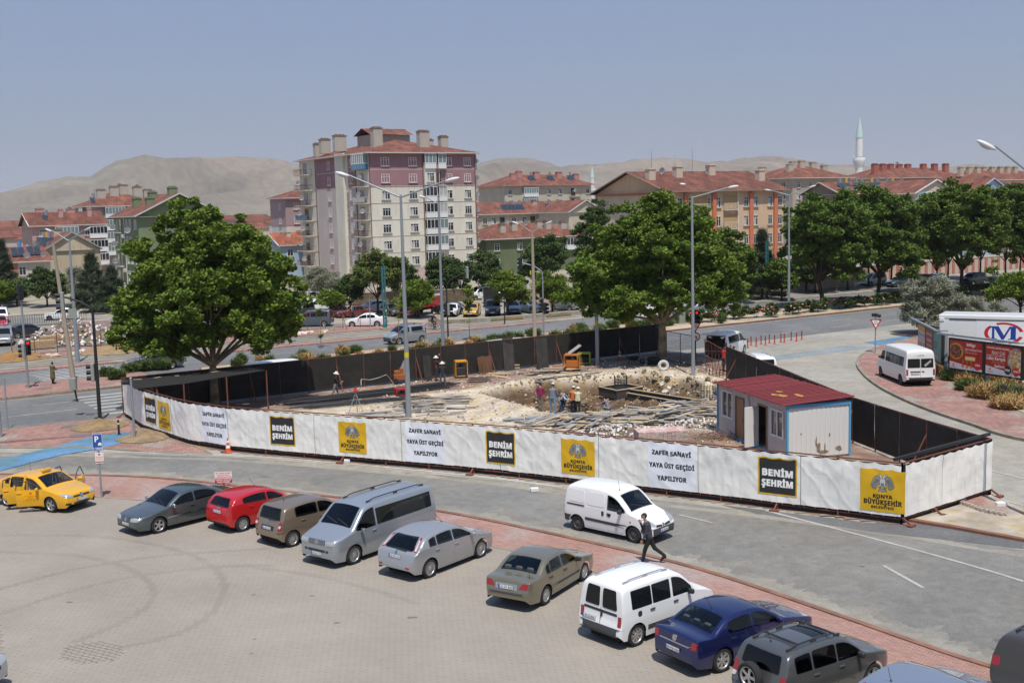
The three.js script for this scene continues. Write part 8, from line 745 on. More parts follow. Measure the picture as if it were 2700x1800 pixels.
{const g=thing('survey_tripod','red headed survey tripod standing on chalky ground','tripod',[-9.52,0.03,-67.65]);for(const a of[0.5,2.6,4.7])mesh('leg',bar([Math.cos(a)*0.55,0,Math.sin(a)*0.55],[0,1.35,0],0.022,6),SM.galv,g);mesh('head',[rbox(0.24,0.12,0.24,0.03,0,1.42,0),cyl(0.09,0.07,0.16,0,1.47,0)],mat(lin(0.5,0.02,0.02)),g);}
{const o=single('painted_tyre',new THREE.TorusGeometry(0.30,0.12,12,28),mat(lin(0.5,0.5,0.48),{roughness:0.8}),'white painted tyre leaning on the plane tree trunk','tyre');o.position.set(11.08,0.4,-82.81);o.position.z+=0.3;o.rotation.x=-0.15;const p=single('tyre_stack',[0,1].map((k)=>new THREE.TorusGeometry(0.34,0.14,10,24).rotateX(Math.PI/2).translate(0,0.15+k*0.27,0)),CM.rubber,'two black tyres stacked left of the painted tyre','tyre');p.position.set(10.75,0.03,-85.97);const wb=thing('wheelbarrow','wheelbarrow in the shade left of the tyres','wheelbarrow',[9.27,0.03,-86.25],0.3);mesh('tray',new THREE.LatheGeometry([[0.18,0.3],[0.28,0.34],[0.46,0.6]].map(([a,b])=>new THREE.Vector2(a,b)),4).rotateY(0.78).scale(1.3,1,0.8),SM.steel,wb);mesh('wheel',new THREE.TorusGeometry(0.16,0.05,8,18).translate(0.75,0.2,0),CM.rubber,wb);mesh('handle',[bar([0.75,0.2,0.1],[-0.9,0.5,0.28],0.02,6),bar([0.75,0.2,-0.1],[-0.9,0.5,-0.28],0.02,6)],SM.steel,wb);mesh('leg',[bar([-0.3,0,0.25],[-0.25,0.4,0.2],0.02,6),bar([-0.3,0,-0.25],[-0.25,0.4,-0.2],0.02,6)],SM.steel,wb);}
function cone(label,x,z,y=0){const g=thing('traffic_cone',label,'traffic cone',[x,y,z]),o=mat(lin(0.62,0.10,0.03),{roughness:0.6}),w=mat(lin(0.75,0.75,0.74));const seg=(y0,y1,m,n)=>mesh(n,new THREE.CylinderGeometry(lerp(0.15,0.03,y1/0.72),lerp(0.15,0.03,y0/0.72),y1-y0,18).translate(0,(y0+y1)/2+0.04,0),m,g);seg(0,0.2,o,'body');seg(0.2,0.34,w,'reflective_band');seg(0.34,0.48,o,'body');seg(0.48,0.58,w,'reflective_band');seg(0.58,0.72,o,'body');mesh('base',rbox(0.42,0.05,0.42,0.02,0,0.025,0),o,g);return g;}
cone('orange traffic cone at the foot of the white fence',-14.84,-57.7);cone('orange traffic cone inside the site by the back fence',8.51,-89.25,0.03);cone('small orange cone on the far road under the trees',52.7,-152.12);
{const R=RNG(21),g=thing('loose_pavers','lifted grey paving blocks by the sandy patch, right corner','paving stones'),m=mat(lin(0.36,0.30,0.25));const l=path2([[17.6,-44.3],[18.01,-42.72],[18.61,-41.91]]);for(let i=0;i<13;i++){const[x,z]=l.at(l.len*i/13),o=mesh('paving_stone',brickGeo,m,g);o.scale.set(1.2,1.5,1.2);o.position.set(x,0.13,z);o.rotation.y=R();}const s=single('concrete_block',rbox(0.35,0.16,0.22,0.02),SM.white,'pale brick lying on the near road','brick');s.position.set(0.8,0.08,-47.91);s.rotation.y=0.2;const t=single('concrete_block',rbox(0.3,0.14,0.2,0.02),SM.white,'pale block under the fence foot, middle','brick');t.position.set(-8.25,0.07,-54.66);const u=single('concrete_block',rbox(0.4,0.16,0.25,0.02),SM.white,'pale block on the sandy corner, right','brick');u.position.set(19,0.17,-43.34);}

/* ---------- street furniture ---------- */
const FM={pole:mat(lin(0.30,0.33,0.35),{roughness:0.5,metalness:0.35}),conc:mat(lin(0.42,0.36,0.28),{map:tiled(texPlaster,3)}),head:mat(lin(0.62,0.63,0.62),{roughness:0.5}),lens:phys(lin(0.45,0.45,0.42),{roughness:0.2,clearcoat:1}),black:mat(lin(0.015,0.016,0.017),{roughness:0.6}),sigGrey:mat(lin(0.27,0.29,0.25),{roughness:0.6}),teal:mat(lin(0.03,0.16,0.165),{roughness:0.5}),yellow:mat(lin(0.6,0.5,0.02))};
function lampPost(label,x,z,o){const g=thing('street_lamp',label,'street lamp',[x,0,z]);const H=o.h;mesh('mast',[limbCyl(o.r0??0.14,o.r1??0.07,H,o.lean??0),...(o.plain?[]:[cyl(0.22,0.22,0.06,0,0,0,12)])],o.m??FM.pole,g);for(const[dx,dz,rise,hs=1]of o.arms){const a=[(o.lean??0)*H,H-0.15,0],b=[a[0]+dx,H+rise,dz];mesh('arm',bar(a,b,0.055,8,0.04),o.m??FM.pole,g);const q=mesh('lamp_head',new THREE.SphereGeometry(0.5,16,10).scale(0.78*hs,0.20*hs,0.30*hs),FM.head,g);const u=Math.hypot(dx,dz),yaw=Math.atan2(-dz,dx);q.position.set(b[0]+dx/u*0.3,b[1]+0.03,b[2]+dz/u*0.3);q.rotation.set(0,yaw,Math.atan2(rise,u)*0.8,'YXZ');const l=mesh('lens',new THREE.SphereGeometry(0.42,14,8,0,6.283,1.57,1.57).scale(0.62*hs,0.26*hs,0.26*hs),FM.lens,q);l.position.y=-0.03;}for(const y of o.tags??[])mesh('sticker',cyl(0.145,0.143,0.3,0,y,0,14),FM.yellow,g);return g;}
function limbCyl(r0,r1,h,lean){const g=new THREE.CylinderGeometry(r1,r0,h,14).translate(0,h/2,0);const p=g.attributes.position;for(let i=0;i<p.count;i++)p.setX(i,p.getX(i)+p.getY(i)*lean);return g;}
lampPost('tall double armed lamp post standing inside the site',-6.24,-66.35,{h:13.1,r0:0.17,arms:[[-3.1,-0.4,1.25,1.15],[2.75,0.4,0.75,1.15]],tags:[2.1,3.6]});lampPost('tall lamp post behind the back fence by two men',-5.47,-89.27,{h:12.8,r0:0.15,arms:[[-1.0,-0.3,0.4,0.8]]});lampPost('lamp post with one arm beside the gate tree',12.84,-79.86,{h:12.7,r0:0.14,arms:[[2.5,0.4,0.5]]});lampPost('grey post in the site left of the gate tree crown',6.48,-85.93,{h:7.5,r0:0.15,r1:0.12,arms:[],tags:[3.2]});lampPost('beige concrete lamp post with two arms on the median',2.15,-106.12,{h:10.0,r0:0.2,r1:0.11,m:FM.conc,arms:[[-1.25,-0.3,0.75,0.9],[1.25,0.3,0.7,0.9]]});lampPost('double armed lamp post in the rose bed',30.35,-123.44,{h:12.9,r0:0.16,arms:[[-1.9,-0.4,0.45,0.95],[2.1,0.4,0.7,0.95]]});lampPost('double armed lamp post beyond the tram line, left',-37.28,-96.51,{h:10.5,r0:0.2,r1:0.07,arms:[[-1.6,-0.4,0.8,0.85],[1.5,0.4,0.8,0.85]]});lampPost('leaning concrete pole beside the waiting woman',-32.58,-83.3,{h:10.5,r0:0.2,r1:0.11,m:FM.conc,lean:-0.075,arms:[],plain:true});
{const g=lampPost('tall lamp post at the right edge reaching over the corner',19.45,-42.05,{h:12.9,r0:0.13,arms:[[-1.4,-0.4,1.1,1.0]]});}
{const box2=thing('street_cabinet','grey control box on the leaning concrete pole','box',[-29.58,1.2,-75.46]);mesh('case',rbox(0.45,0.8,0.3,0.03),FM.sigGrey,box2);mesh('cable_duct',bar([0.1,-0.4,0],[0.2,-1.2,0],0.07,8),FM.black,box2);const e=thing('street_cabinet','pale grey electrical cabinet at the end of the rose bed','box',[17.21,0.11,-114.24],ROT);mesh('case',rbox(0.7,1.5,0.45,0.03,0,0.78,0),FM.sigGrey,e);mesh('plinth',box(0.76,0.1,0.5,0,0.05,0),FM.conc,e);}
function tramPole(label,x,z,h){const g=thing('tram_pole',label,'tram pole',[x,0,z],ROT),f=[];for(const s of[-1,1])f.push(box(0.11,h,0.2,s*0.13,h/2,0));mesh('column',f,FM.teal,g);for(let i=0;i<h/0.5;i++)mesh('batten',box(0.26,0.06,0.14,0,0.3+i*0.5,0),FM.teal,g);mesh('footing',box(1.0,0.3,0.8,0,0.1,0),FM.conc,g);mesh('number_plate',box(0.16,0.2,0.02,0.1,2.0,0.12),FM.yellow,g);return g;}
tramPole('teal lattice tram pole near the white sedan',-13.05,-116.52,6.6);tramPole('teal lattice tram pole in front of the peach block',31.8,-140.49,7.2);
/* traffic signals */
const lampGeo=new THREE.CylinderGeometry(0.11,0.11,0.03,16).rotateX(Math.PI/2),visor=new THREE.CylinderGeometry(0.14,0.13,0.26,14,1,true,-0.6,4.3).rotateX(Math.PI/2);
function signalHead(parent,x,y,z,yaw,lit,back){const h=new THREE.Group();h.name='signal_head';h.position.set(x,y,z);h.rotation.y=yaw;parent.add(h);mesh('housing',rbox(0.36,1.08,0.2,0.04,0,0,-0.1),back??FM.black,h);for(let k=0;k<3;k++){const on=lit===k;const m=on?new THREE.MeshStandardMaterial({color:lin(0.4,0.01,0.01),emissive:lin(0.9,0.02,0.02),emissiveIntensity:1}):FM.black;const l=mesh('lens',lampGeo,m,h);l.position.set(0,0.35-k*0.35,0.02);const v=mesh('visor',visor,FM.black,h);v.position.set(0,0.35-k*0.35,0.13);}return h;}
{const g=thing('traffic_signal','black curved traffic signal mast beside the cycle lane','traffic signal',[-25.08,0,-67.77]);mesh('mast',[limbCyl(0.12,0.08,6.5,0),tube([[0,6.4,0],[-0.1,6.9,0.1],[-0.7,7.3,0.2],[-1.5,7.6,0.3]],0.065,8)],FM.black,g);signalHead(g,-1.75,7.35,0.3,-1.35,-1,FM.sigGrey);signalHead(g,-0.32,3.0,0.05,-1.45,-1,FM.sigGrey);mesh('sign_plate',box(0.5,0.6,0.03,-1.1,6.6,0.28),FM.sigGrey,g);}
{const g=thing('traffic_signal','signal post with red light lit near the left edge','traffic signal',[-35.19,0.1,-81.5]);mesh('mast',[limbCyl(0.09,0.07,6.6,-0.01)],FM.pole,g);signalHead(g,-0.1,6.95,0.05,-2.2,-1);signalHead(g,-0.22,2.75,0.05,-1.5,-1,FM.sigGrey);const r=signalHead(g,0.22,2.95,0.05,0.6,0);}
{const g=thing('traffic_signal','grey curved signal mast in front of the parked cars','traffic signal',[3.03,0.1,-106.63]);mesh('mast',[limbCyl(0.09,0.06,5.6,0),tube([[0,5.5,0],[-0.1,6.1,0],[-0.8,6.6,-0.1],[-2.2,7.0,-0.2]],0.05,8)],FM.pole,g);signalHead(g,-2.1,6.9,-0.2,-2.6,-1);signalHead(g,-0.2,3.0,0.05,-1.2,-1);signalHead(g,0.25,2.6,0.05,1.0,-1);mesh('sign_plate',box(0.35,0.4,0.03,-1.0,6.0,0),FM.yellow,g);}
{const g=thing('traffic_signal','signal arm reaching over the boulevard beside the lamp post','traffic signal',[-5.8,0.1,-102.5]);mesh('mast',[limbCyl(0.08,0.06,5.0,0),tube([[0,4.9,0],[0.2,5.6,0],[1.0,6.1,0],[2.2,6.5,0]],0.05,8)],FM.black,g);signalHead(g,2.0,6.4,0,1.9,-1,FM.sigGrey);signalHead(g,-0.25,3.2,0,-1.3,-1);signalHead(g,0.25,3.1,0,1.3,-1,FM.sigGrey);}
/* signs */
const signMat=(w,h,draw)=>mat(lin(1,1,1),{roughness:0.5,map:canvasTex(w,h,draw)});
function triSign(g,y,s,m){const sh=new THREE.Shape([[-s/2,s*0.43],[s/2,s*0.43],[0,-s*0.43]].map(([a,b])=>new THREE.Vector2(a,b)));const geo=new THREE.ExtrudeGeometry(sh,{depth:0.02,bevelEnabled:false});const p=geo.attributes.position,uv=geo.attributes.uv;for(let i=0;i<p.count;i++)uv.setXY(i,p.getX(i)/s+0.5,p.getY(i)/(s*0.86)+0.5);const o=mesh('give_way_plate',geo,m,g);o.position.set(0,y,0.06);return o;}
const yol=signMat(256,256,(c)=>{c.fillStyle='#b3202a';c.fillRect(0,0,256,256);c.fillStyle='#eceae4';c.beginPath();c.moveTo(42,24);c.lineTo(214,24);c.lineTo(128,206);c.closePath();c.fill();c.fillStyle='#1b1b1b';c.font='bold 50px sans-serif';c.textAlign='center';c.fillText('YOL',128,80);c.fillText('VER',128,130);});
const noTurn=signMat(128,128,(c)=>{c.fillStyle='#b3202a';c.beginPath();c.arc(64,64,64,0,7);c.fill();c.fillStyle='#eceae4';c.beginPath();c.arc(64,64,50,0,7);c.fill();c.strokeStyle='#1b1b1b';c.lineWidth=11;c.beginPath();c.moveTo(72,100);c.lineTo(72,62);c.lineTo(42,62);c.stroke();c.fillStyle='#1b1b1b';c.beginPath();c.moveTo(26,62);c.lineTo(46,46);c.lineTo(46,78);c.closePath();c.fill();c.strokeStyle='#b3202a';c.lineWidth=10;c.beginPath();c.moveTo(30,30);c.lineTo(98,98);c.stroke();});
{const g=thing('road_sign','give way sign with warning lamp on the paved island','road sign',[28.57,0.12,-88.48]);mesh('post',cyl(0.05,0.05,2.9,0,0,0,10),FM.pole,g);triSign(g,2.25,0.95,yol);mesh('camera_lamp',[rbox(0.42,0.26,0.25,0.04,-0.08,3.0,0),new THREE.CylinderGeometry(0.12,0.14,0.3,12).rotateZ(1.3).translate(0.2,2.95,0.1)],FM.black,g);}
{const g=thing('road_sign','give way and no left turn signs with signal behind the lamp post','road sign',[14.33,0.05,-87.97]);mesh('post',cyl(0.06,0.05,3.0,0,0,0,10),FM.black,g);triSign(g,2.5,0.9,yol);const o=mesh('round_plate',new THREE.CylinderGeometry(0.36,0.36,0.025,28),[FM.black,noTurn,FM.black][1],g);o.rotation.set(Math.PI/2,Math.PI/2,0,'XYZ');o.position.set(0.02,1.78,0.07);signalHead(g,0.12,3.3,0,0.5,0);}
{const g=thing('road_sign','blue parking sign for one taxi behind the yellow taxi','road sign',[-18.23,0,-48.82],0.25);mesh('post',box(0.08,2.9,0.06,0,1.45,0),FM.pole,g);const o=mesh('parking_plate',rbox(0.44,0.76,0.02,0.008,-0.02,2.48,0.05),signMat(128,220,(c,w,h)=>{c.fillStyle='#1f4f9e';c.fillRect(0,0,w,h);c.strokeStyle='#e8edf3';c.lineWidth=5;c.strokeRect(6,6,w-12,h-12);c.fillStyle='#f2f4f6';c.font='bold 104px sans-serif';c.textAlign='center';c.fillText('P',54,104);c.fillRect(70,128,44,18);c.fillRect(78,114,28,16);c.beginPath();c.arc(80,148,7,0,7);c.arc(104,148,7,0,7);c.fill();c.font='bold 36px sans-serif';c.fillText('1 TAKSİ',64,202,112);}),g);flatUV(o,0.44,0.76,-0.02,2.48);const q=mesh('notice_plate',rbox(0.36,0.48,0.02,0.008,0.02,1.78,0.05),signMat(96,128,(c,w,h)=>{c.fillStyle='#e4dcd6';c.fillRect(0,0,w,h);c.fillStyle='#b84a48';c.beginPath();c.arc(48,22,12,0,7);c.fill();c.font='bold 20px serif';c.textAlign='center';c.fillText('RAMADA',48,62,80);c.fillText('PLAZA',48,86,70);c.fillRect(0,104,w,14);}),g);flatUV(q,0.36,0.48,0.02,1.78);}
function flatUV(o,w,h,cx,cy){const p=o.geometry.attributes.position,uv=o.geometry.attributes.uv;for(let i=0;i<p.count;i++)uv.setXY(i,(p.getX(i)-cx)/w+0.5,(p.getY(i)-cy)/h+0.5);}
{const g=thing('road_sign','small red and white private parking notice behind the red hatchback','road sign',[-12.75,0,-48.52],0.1);mesh('post',[box(0.06,0.95,0.04,0,0.47,0),bar([0.0,0.2,0],[0.26,0.6,0],0.012,5),bar([0.0,0.2,0],[-0.26,0.6,0],0.012,5)],mat(lin(0.45,0.02,0.025)),g);const o=mesh('notice_plate',box(0.74,0.5,0.02,0,0.84,0.04),signMat(256,172,(c,w,h)=>{c.fillStyle='#e6dfdb';c.fillRect(0,0,w,h);c.fillStyle='#b01f2c';c.fillRect(0,104,w,68);c.font='bold 30px sans-serif';c.textAlign='center';c.fillText('BU PARK ALANI',128,32,236);c.fillText('HASAN KULU',128,64,200);c.fillText('İŞ MERKEZİNE AİTTİR',128,96,240);c.fillStyle='#f3eeee';c.fillText('YABANCI ARAÇLAR',128,134,236);c.fillText('PARK EDEMEZ',128,165,210);}),g);flatUV(o,0.74,0.5,0,0.84);}
/* posts and bollards */
[['grey post with small camera at the left fence end',[-20.85,-61.26],3.5,0.07,FM.pole],['slim grey post near the left edge',[-29.85,-65.91],3.05,0.045,FM.pole],['thicker grey post cut by the left edge',[-29.2,-63.48],2.2,0.09,FM.pole],['thin grey sign post left of the tram pole',[-14.91,-119.23],3.0,0.05,FM.pole],['dark green post on the red strip of the boulevard',[-0.71,-118.36],3.1,0.07,FM.black],['dark lamp pole by the far wall, left of the pine',[30.55,-145.75],5.2,0.06,FM.pole]].forEach(([l,[x,z],h,r,m],i)=>{const g=thing('street_post',l,'post',[x,0,z]);mesh('shaft',cyl(r,r*0.85,h,0,0,0,10),m,g);mesh('cap',cyl(r*1.1,r*0.6,0.05,0,h,0,10),m,g);if(i===0)mesh('camera',[rbox(0.35,0.2,0.22,0.04,-0.3,h-0.25,0),bar([0,h-0.25,0],[-0.3,h-0.25,0],0.03,6)],FM.black,g);});
{const g=thing('bollard','short black bollard at the end of the cycle lane','bollard',[-22.39,-0,-63.24]);mesh('shaft',cyl(0.06,0.06,0.85,0,0,0,12),FM.black,g);mesh('band',cyl(0.063,0.063,0.1,0,0.6,0,12),FM.head,g);mesh('foot',cyl(0.12,0.12,0.03,0,0,0,12),FM.black,g);}
{const red=mat(lin(0.45,0.06,0.035),{roughness:0.6});[[68.3,68.2],[69.7,69.2],[69.5,68.4],[70.8,69.1],[70.8,68.6],[71.9,69.2],[71.8,68.5],[73.1,69.0],[73.1,68.6],[74.6,69.2],[74.5,68.5],[75.7,69.0]].forEach(([s,o])=>{const[x,z]=bl(s,o),g=thing('flexible_bollard','one of the red flexible bollards between boulevard and slip road','bollard',[x,0,z],0,'red flexible bollards');mesh('shaft',cyl(0.055,0.05,0.78,0,0.03,0,12),red,g);mesh('base',cyl(0.13,0.10,0.05,0,0,0,12),red,g);for(const y of[0.45,0.62])mesh('reflective_band',cyl(0.058,0.058,0.05,0,y,0,12),FM.black,g);});}
{const iron=mat(lin(0.16,0.15,0.14),{roughness:0.8});[['square manhole cover on the red corner paving',[-26.26,-66.24]],['second manhole cover nearer the cycle lane',[-24.58,-63.31]],['manhole cover where the boulevard meets the crossing',[-33.83,-81.03]]].forEach(([l,[x,z]],i)=>{const o=single('manhole_cover',rbox(i===2?0.9:1.1,0.02,0.8,0.008),iron,l,'manhole cover');o.position.set(x,i===2?0.125:0.03,z);o.rotation.y=0.3;});}
/* walls and fences of the far side */
function lowWall(label,pts,h,m,o={}){const P=path2(pts),g=thing('boundary_wall',label,'wall');const n=Math.max(1,Math.round(P.len/3));for(let i=0;i<n;i++){const a=P.at(P.len*i/n),b=P.at(P.len*(i+1)/n-0.01);mesh('wall_section',wallUV(beam([a[0],h/2,a[1]],[b[0],h/2,b[1]],0.3,h).toNonIndexed()),m,g);mesh('coping',beam([a[0],h+0.05,a[1]],[b[0],h+0.05,b[1]],0.4,0.1),o.cap??FM.conc,g);if(o.pillar)mesh('pillar',box(0.4,h+0.4,0.4,a[0],(h+0.4)/2,a[1]),m,g);if(o.rail)mesh('railing',[...Array.from({length:12},(_,k)=>box(0.03,1.1,0.03,lerp(a[0],b[0],k/12),h+0.6,lerp(a[1],b[1],k/12))),beam([a[0],h+1.1,a[1]],[b[0],h+1.1,b[1]],0.04,0.05)],FM.black,g);}return g;}
const stoneM=mat(lin(0.34,0.28,0.20),{map:tiled(texDirt,2.5),bumpMap:tiled(texBump,2),bumpScale:0.03}),pinkM=plaster(0.42,0.31,0.27),stripe=plaster(0.40,0.15,0.11);
lowWall('rubble stone wall at the back of the car park',[[-20.75,-148.2],[-13.4,-149.48],[-4.92,-151.09]],1.6,stoneM);lowWall('pink rendered wall beside the black gate',[bl(78.5,119),bl(80.4,116.5),bl(84,114),bl(97,113.6)],2.0,pinkM);lowWall('pale pink roadside wall in front of the peach block',[bl(97,106.4),bl(127,106.4)],1.7,plaster(0.50,0.40,0.35),{pillar:true});lowWall('cream and red striped wall on the right under the trees',[bl(129,112),bl(190,112)],2.2,plaster(0.5,0.4,0.34));
{const g=thing('striped_panels','red painted pilasters on the wall under the right trees','wall');for(let i=0;i<34;i++){const[x,z]=bl(130+i*1.7,111.8);mesh('pilaster',box(0.6,2.1,0.1,x,1.08,z,ROT),stripe,g);}}
lowWall('pale garden wall with railing at the left edge',[bl(-20,137),bl(16,134),bl(30,133)],0.7,plaster(0.5,0.45,0.38),{rail:true});{const g=thing('metal_gate','black sheet metal gate between the pink walls','gate',[...(()=>{const[x,z]=bl(76,120.6);return[x,0,z];})()],ROT+0.6);for(let i=0;i<4;i++)mesh('gate_panel',box(1.15,2.2,0.06,-1.8+i*1.2,1.15,0),FM.black,g);}
{// rusty street fence pieces across the boulevard
for(const[l,s0,s1,o]of[['rusty open street fence in front of the blue grey van',36,52,108.6],['rusty open street fence around the rubble heaps, left',10,33,108.2]]){const g=thing('rusty_fence',l,'fence');const n=Math.round((s1-s0)/2);for(let i=0;i<=n;i++){const[x,z]=bl(lerp(s0,s1,i/n),o);mesh('post',box(0.06,2.0,0.06,x,1.05,z),SM.rust,g);if(i%3===1)mesh('brace',beam([x,1.5,z],[x+0.5,0.1,z+0.9],0.05,0.05),SM.rust,g);if(i<n&&i%4!==3){const[x2,z2]=bl(lerp(s0,s1,(i+1)/n),o);mesh('rail',beam([x,2.0,z],[x2,2.0,z2],0.04,0.04),SM.rust,g);mesh('rail',beam([x,0.3,z],[x2,0.3,z2],0.04,0.04),SM.rust,g);const w=[];for(let k=1;k<9;k++)w.push(box(0.008,1.7,0.008,lerp(x,x2,k/9),1.15,lerp(z,z2,k/9)));mesh('wire',w,SM.rust,g).userData.kind='stuff';}}}
const R=RNG(15),g=thing('rubble_strip','dug up soil and boards behind the rusty fence','rubble'),gs=[5,6,7].map((s)=>lumpGeo(s,1)),ms=[mat(lin(0.5,0.42,0.32)),mat(lin(0.62,0.57,0.49)),mat(lin(0.3,0.2,0.12))];for(let i=0;i<120;i++){const[x,z]=bl(8+R()*42,106.6+R()*1.8),k=0.10+0.3*R(),o=mesh('rock',gs[i%3],ms[Math.floor(R()*3)],g);o.scale.set(k*1.6,k*0.8,k*1.2);o.position.set(x,0.1,z);o.rotation.y=R()*6;}
}
{// concrete gate block, planter etc. in the median: low pillar
const g=thing('spare_slabs','white slab leaning in the weeds of the median','slab',[17.98,0.1,-119.3],ROT);mesh('slab',rbox(0.5,1.3,0.1,0.02,0,0.65,0),FM.head,g);mesh('prop',bar([0.3,0,0.3],[0,0.9,0],0.02,5),FM.pole,g);g.visible=true;}
/* billboards */
const posters={
a:signMat(512,400,(c,w,h)=>{c.fillStyle='#a82a1a';c.fillRect(0,0,w,h);c.fillStyle='#b98a3e';c.beginPath();c.arc(100,150,118,0,7);c.fill();c.fillStyle='#5a2a1c';c.beginPath();c.arc(96,152,92,0,7);c.fill();const R=RNG(3);for(let i=0;i<120;i++){c.fillStyle=['#7a4632','#9a6248','#6a3626','#b07a5c'][i%4];c.beginPath();c.ellipse(96+(R()-0.5)*160,152+(R()-0.5)*160,10,7,R()*3,0,7);c.fill();}c.fillStyle='#d6d4dc';c.beginPath();c.moveTo(0,300);c.lineTo(512,372);c.lineTo(512,400);c.lineTo(0,400);c.fill();c.fillStyle='#f4efe6';c.font='bold 56px sans-serif';c.textAlign='left';c.fillText('500gr',262,62);c.font='italic 44px serif';c.fillText('Çiğ Tambuş Fıstık',238,122,260);c.font='18px sans-serif';c.fillText('alana 100 gr pişmaniye',246,158,250);c.fillStyle='#d9a95a';c.fillRect(244,206,160,56);c.fillStyle='#f6e7c4';c.font='bold 44px sans-serif';c.fillText('HEDİYE!',252,250,146);for(let i=0;i<3;i++){c.fillStyle='#c9402c';c.fillRect(196+i*66,276,32,70);c.fillStyle='#3d8a4a';c.fillRect(200+i*66,262,24,30);c.fillStyle='#c98a4a';c.beginPath();c.arc(212+i*66,356,20,0,7);c.fill();}c.fillStyle='#c4282a';c.beginPath();c.ellipse(438,322,50,66,0,0,7);c.fill();c.fillStyle='#fff';c.font='italic bold 40px serif';c.textAlign='center';c.fillText('Şölen',438,326,80);c.fillStyle='#c4282a';c.beginPath();c.arc(60,346,14,0,7);c.fill();c.font='bold 24px sans-serif';c.fillText('HASMOR',62,386,84);}),
b:signMat(512,400,(c,w,h)=>{c.fillStyle='#a82a1a';c.fillRect(0,0,w,h);c.fillStyle='#d6d4dc';c.beginPath();c.moveTo(0,286);c.lineTo(512,372);c.lineTo(512,400);c.lineTo(0,400);c.fill();c.fillStyle='#8e9296';c.beginPath();c.ellipse(440,190,118,178,0,0,7);c.fill();const R=RNG(7);for(let i=0;i<170;i++){c.fillStyle=['#cf9f58','#e0bd80','#b9763a','#f0d6a4','#c98650'][i%5];c.beginPath();c.ellipse(432+(R()-0.5)*170,190+(R()-0.5)*290,15,9,R()*3,0,7);c.fill();}c.fillStyle='#f4efe6';c.textAlign='left';c.font='bold 30px sans-serif';c.fillText('BU KALİTELİ LEZZETİN TAZELİĞİNE',14,50,330);c.font='italic 66px serif';c.fillText('Sınır Çok',82,122,200);c.fillRect(10,140,280,5);c.font='bold 62px sans-serif';c.fillText('Lüks Karışık',10,204,282);c.fillStyle='#d98a7a';c.font='46px sans-serif';c.fillText('Kuruyemiş',100,248,180);c.fillStyle='#f4efe6';c.font='bold 52px sans-serif';c.fillText('Sadece',130,300,150);c.fillStyle='#2c2e32';c.beginPath();c.ellipse(326,318,52,62,0,0,7);c.fill();c.fillStyle='#f4efe6';c.textAlign='center';c.font='bold 44px sans-serif';c.fillText('7990₺',326,336,94);c.fillStyle='#c4282a';c.beginPath();c.ellipse(446,330,46,60,0,0,7);c.fill();c.fillStyle='#fff';c.font='italic bold 38px serif';c.fillText('Şölen',446,334,74);c.fillStyle='#c4282a';c.beginPath();c.arc(66,336,14,0,7);c.fill();c.font='bold 24px sans-serif';c.fillText('HASMOR',66,378,90);}),
c:signMat(256,300,(c,w,h)=>{c.fillStyle='#b9b9c0';c.fillRect(0,0,w,h);c.fillStyle='#c59a34';c.fillRect(0,0,w,66);c.fillStyle='#3c3f4c';c.font='bold 44px sans-serif';c.textAlign='center';c.fillText('YÖRESEL LEZZETLER',128,120,230);c.fillStyle='#b98a86';c.fillText('BİRARADA',128,168,200);for(let i=0;i<5;i++){c.fillStyle=['#7d7a52','#b98a4a','#8a6a44','#c9a06a','#a8663a'][i];c.fillRect(14+i*46,190,40,56);}}),
d:signMat(256,300,(c,w,h)=>{c.fillStyle='#8c3327';c.fillRect(0,0,w,h);c.fillStyle='#e9ded6';c.font='bold 40px sans-serif';c.textAlign='center';c.fillText('S O S Y A L',128,66,210);c.fillText('MESAFE',128,136,150);c.font='italic 36px serif';c.fillText('hayat kurtarır',128,190,190);c.fillStyle='#c9a06a';c.fillRect(108,230,40,34);}),
e:signMat(256,300,(c,w,h)=>{c.fillStyle='#4e9690';c.fillRect(0,0,w,h);c.fillStyle='#2c5553';c.fillRect(24,96,110,18);c.fillRect(24,126,110,18);c.fillRect(24,156,90,18);c.fillStyle='#c08a94';c.fillRect(24,240,120,34);c.fillStyle='#a5854e';c.fillRect(200,50,40,60);}),
};
function billboard(label,a,b,ps,h0,h1,postPts){const g=thing('billboard',label,'billboard'),dx=b[0]-a[0],dz=b[1]-a[1],L=Math.hypot(dx,dz),yaw=Math.atan2(-dz,dx),n=ps.length,w=L/n;const nx=-dz/L,nz=dx/L;// facing
ps.forEach((p,i)=>{const cx=a[0]+dx*(i+0.5)/n,cz=a[1]+dz*(i+0.5)/n;const f=mesh('panel_frame',box(w-0.02,h1-h0,0.2),FM.black,g);f.position.set(cx,(h0+h1)/2,cz);f.rotation.y=yaw;const q=new THREE.PlaneGeometry(w-0.28,h1-h0-0.26);const o=mesh('poster',q,p,f);o.position.z=0.106;});const rail=mesh('top_light_rail',[beam([a[0]-dx/L*0.6+nx*0.5,h1+0.25,a[1]-dz/L*0.6+nz*0.5],[b[0]+nx*0.5,h1+0.25,b[1]+nz*0.5],0.16,0.12)],FM.pole,g);for(const t of[0,0.5,1])mesh('bracket',beam([a[0]+dx*t-nx*0.3,h1+0.2,a[1]+dz*t-nz*0.3],[a[0]+dx*t+nx*0.5,h1+0.22,a[1]+dz*t+nz*0.5],0.08,0.08),FM.pole,g);for(const t of postPts)mesh('post',box(0.24,h1-0.1,0.24,a[0]+dx*t-nx*0.18,h1/2,a[1]+dz*t-nz*0.18),FM.pole,g);return g;}
